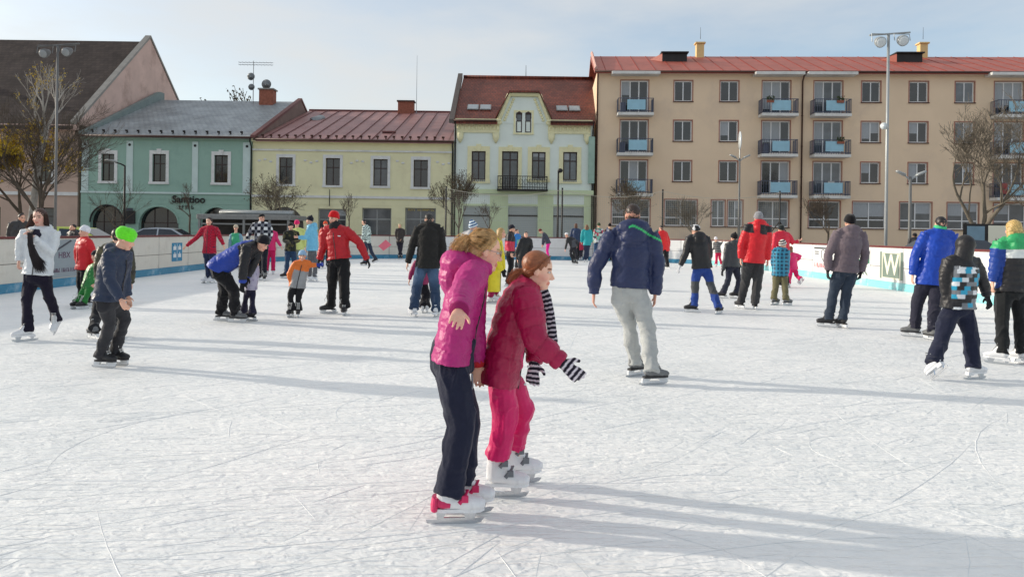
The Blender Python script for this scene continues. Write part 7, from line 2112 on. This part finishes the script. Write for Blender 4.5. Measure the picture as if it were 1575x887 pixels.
rr1, kk1 = put('redman', 'man in red jacket and red knitted hat holding a child by the hand', ('solid', (178, 22, 34)), ((30, 30, 32),), 'hockey', hat=('beanie', (206, 26, 34)), girth=1.08, hem=0.08, twid=1.12, gloves=('plain', (22, 22, 26)))
Nn, fw, lf, ax = (kk1[x] for x in ('N', 'fw', 'lf', 'ax'))
MB().loft([Nn - fw * 0.06 + ax * 0.05, Nn + ax * 0.045 + fw * 0.02, Nn + fw * 0.10 + ax * 0.015], [(0.1, 0.08), (0.102, 0.095), (0.07, 0.05)], lf, n=14).build('black_neck_scarf', mat('black_fleece', (0.02, 0.02, 0.022), rough=0.95), rr1, True)
MB().box(0, 0.045, -0.004, 0, 0, 0.018).build('chest_badge', M_HOLD, rr1).location = Nn + fw * 0.155 + lf * 0.08 - ax * 0.13
put('zebra', 'skater in black and white zebra-striped jacket lifting one skate behind', ('zebra', (206, 222, 216), (66, 82, 84)), ((50, 58, 76),), 'hockey', hairs=('short', (44, 36, 40)), hem=0.12)
put('blackfar', 'blond skater in dark jacket standing at the far boards', ('solid', (52, 44, 42)), ((44, 40, 50),), 'hockey', hairs=('bob', (196, 184, 130)), hem=0.1)
put('blackman', 'man in black jacket and blue jeans seen from behind', ('solid', (40, 39, 38)), ((44, 62, 88), 'fade', (92, 116, 146)), 'figure', hairs=('short', (44, 40, 38)), girth=1.08, hem=0.16, twid=1.12, fin='matte', collar=None)
put('maroon', 'child in plum jacket half hidden by the jeans of the black-jacketed man', ('solid', (150, 34, 88)), ((30, 28, 34),), 'figure', hat=('beanie', (60, 30, 50)), hem=0.1, girth=1.07)
put('striped', 'skater in grey jacket and blue-white striped pointed hat behind the blond girl', ('solid', (168, 168, 172)), (DGR,), 'hockey', hat=('peak', (34, 86, 136), (222, 232, 238)), hem=0.12, girth=1.05)
put('yellow', 'fair-haired girl in yellow coat behind the two girls', ('solid', (226, 208, 44)), ((150, 30, 76),), 'figure', hairs=('bob', (196, 160, 104)), hem=0.26, girth=1.02, gloves=('plain', (26, 26, 30)))
put('blackred', 'skater in black and red jacket with dark cap past the yellow coat', ('redpanel', (30, 28, 34), (190, 40, 70)), (BLK,), 'hockey', hat=('beanie', (34, 34, 44)), hem=0.1)
put('bluefar', 'distant skater in bright blue jacket beside the boy in black', ('half', (36, 118, 190), (90, 170, 150)), (DGR,), 'hockey', hairs=('short', (60, 44, 40)), hem=0.1)
put('blackboy', 'boy in black jacket facing the camera above the crimson girl', ('solid', (30, 30, 32)), ((60, 60, 66),), 'hockey', hairs=('short', (44, 36, 34)), hem=0.12, girth=1.04)
put('leaning', 'skater in dark grey jacket and bright pink trousers bowing forward by the far boards', ('solid', (62, 64, 78)), ((238, 40, 150),), 'hockey', hat=('beanie', (110, 40, 40)), hem=0.05)
put('helmet', 'child in white helmet and black suit at the far end', ('frontpanel', (40, 40, 44), (70, 72, 78)), ((46, 46, 52),), 'hockey', hat=('helmet', (230, 230, 232)), hem=0.06)
put('navyhair', 'long-haired woman in dark blue at the far boards', ('solid', (44, 60, 92)), (BLK,), 'hockey', hairs=('long', (110, 74, 56)), hem=0.1)
put('redlime', 'child in raspberry jacket and lime hat beside the teal jacket', ('solid', (190, 44, 76)), ((52, 50, 60),), 'figure', hat=('beanie', (206, 240, 110)), hem=0.12)
put('teal', 'woman in bright teal jacket and white skates at the far end', ('solid', (34, 162, 166)), ((46, 54, 76),), 'figure', hairs=('bob', (128, 92, 62)), hem=0.12)
put('pattern', 'skater in white jacket with colourful spots and green scarf', ('spots', (210, 214, 214), (60, 62, 70), (200, 70, 90), (130, 190, 170)), ((56, 84, 116),), 'figure', hat=('beanie', (70, 84, 60)), hem=0.12)
put('darkhat', 'person in dark coat and pointed black hat at the far end', ('solid', (66, 40, 40)), (BLK,), 'hockey', hat=('peak', (24, 22, 26)), hem=0.12)
put('redfar', 'man in red jacket and black trousers alone by the far boards', ('solid', (220, 34, 38)), (BLK,), 'hockey', hairs=('short', (44, 34, 34)), hem=0.16, girth=1.06)
put('bluepants', 'skater in black jacket, patterned helmet and blue trousers with grey knees', ('yoke', (34, 34, 38), (24, 24, 28)), ((44, 70, 140), 'knee', (76, 78, 82)), 'hockey', hat=('helmet', (30, 30, 34), (214, 214, 216)), girth=1.08, hem=0.1, twid=1.05, gloves=('plain', (190, 192, 196)), hood='down')
put('smallkid', 'small child in striped top and crimson trousers raising an arm', ('stripes', (70, 70, 76), (130, 128, 126)), ((196, 30, 76),), 'figure', hat=('beanie', (232, 226, 230)), hem=0.1, fin='matte')
put('pompom', 'boy in dark grey jacket and black pompom hat', ('solid', (62, 64, 68)), ((46, 48, 62),), 'hockey', hat=('pompom', (28, 26, 28)), hood='down', hem=0.1, gloves=('plain', (34, 34, 38)), girth=1.04)
put('redblack', 'man in red jacket with black shoulders and grey hat, seen from behind', ('yoke', (214, 30, 42), (30, 28, 32)), ((60, 60, 62),), 'hockey', hat=('beanie', (142, 142, 146)), hood='down', girth=1.07, hem=0.08, twid=1.14)
put('tealkid', 'child in teal checked jacket, striped hat and olive trousers', ('tealcheck', (30, 92, 124), (54, 144, 176), (18, 50, 70)), ((108, 104, 78),), 'grey', hat=('beanie', (40, 38, 40), (226, 220, 214)), girth=1.1, hem=0.12, twid=1.12)
put('redcap', 'adult in raspberry jacket and black cap behind the teal-checked child', ('solid', (210, 34, 62)), (BLK,), 'hockey', hat=('beanie', (34, 40, 40)), hem=0.12, girth=1.06)
put('pinkkid', 'child in hot pink suit with long brown hair kicking one skate back', ('solid', (232, 44, 116)), ((226, 40, 108),), 'figure', hairs=('long', (140, 100, 70)), hem=0.08, girth=1.06)
put('greyman', 'man in grey-brown jacket, black hat and black gloves seen from behind', ('half', (112, 100, 106), (108, 96, 102)), ((50, 60, 74),), 'hockey', hat=('beanie', (26, 24, 26)), hood='down', girth=1.07, hem=0.05, twid=1.02, gloves=('plain', (26, 26, 28)), fin='matte')
put('blueman', 'man in royal blue jacket with green collar seen from behind', ('solid', (20, 66, 172)), ((42, 42, 56),), 'grey', hairs=('short', (38, 32, 32)), girth=1.07, hem=0.12, twid=1.1)
rb, kb = put('blockboy', 'boy in black hooded jacket with turquoise and white blocks on the back', ('blocks', (34, 33, 36), (46, 160, 196), (222, 226, 230), (40, 40, 44), (120, 124, 130)), ((34, 38, 58),), 'figure', hood='up', girth=1.08, hem=0.12, twid=1.16, gloves=('plain', (40, 40, 42)), hairs=('short', (60, 44, 36)), jtype='plain')
put('greenwoman', 'blond woman in green, white and black jacket at the right edge', ('bands3', (52, 166, 104), (226, 230, 228), (36, 35, 38), (24, 62, 146)), ((30, 32, 34),), 'figure', hairs=('bob', (204, 172, 108)), hood='down', jtype='puffer', girth=1.0, hem=0.08, twid=0.98)
rbm, kbm = who['blueman']
MB().loft([kbm['N'] + kbm['ax'] * 0.06, kbm['N'] + kbm['ax'] * 0.105], [0.084, 0.08], n=16).build('green_collar', mat('green_collar', srgb(70, 190, 130), rough=0.7), rbm, True)
# bystanders behind the boards
put('spect1', 'bystander in dark jacket behind the boards left of the white-jacketed woman', ('solid', (58, 56, 58)), (BLK,), None, hairs=('short', (40, 34, 34)), hem=0.12, group='bystanders outside the rink')
put('spect2', 'dark-haired bystander behind the boards next to the red-jacketed child', ('solid', (44, 42, 46)), (BLK,), None, hairs=('short', (36, 28, 28)), hem=0.12, group='bystanders outside the rink')
put('spect3', 'bystander in dark hat beside the dark grey parked car', ('solid', (52, 50, 54)), (BLK,), None, hat=('beanie', (40, 38, 42)), hem=0.12, group='bystanders outside the rink')
bpy.data.scenes.remove(TMP)
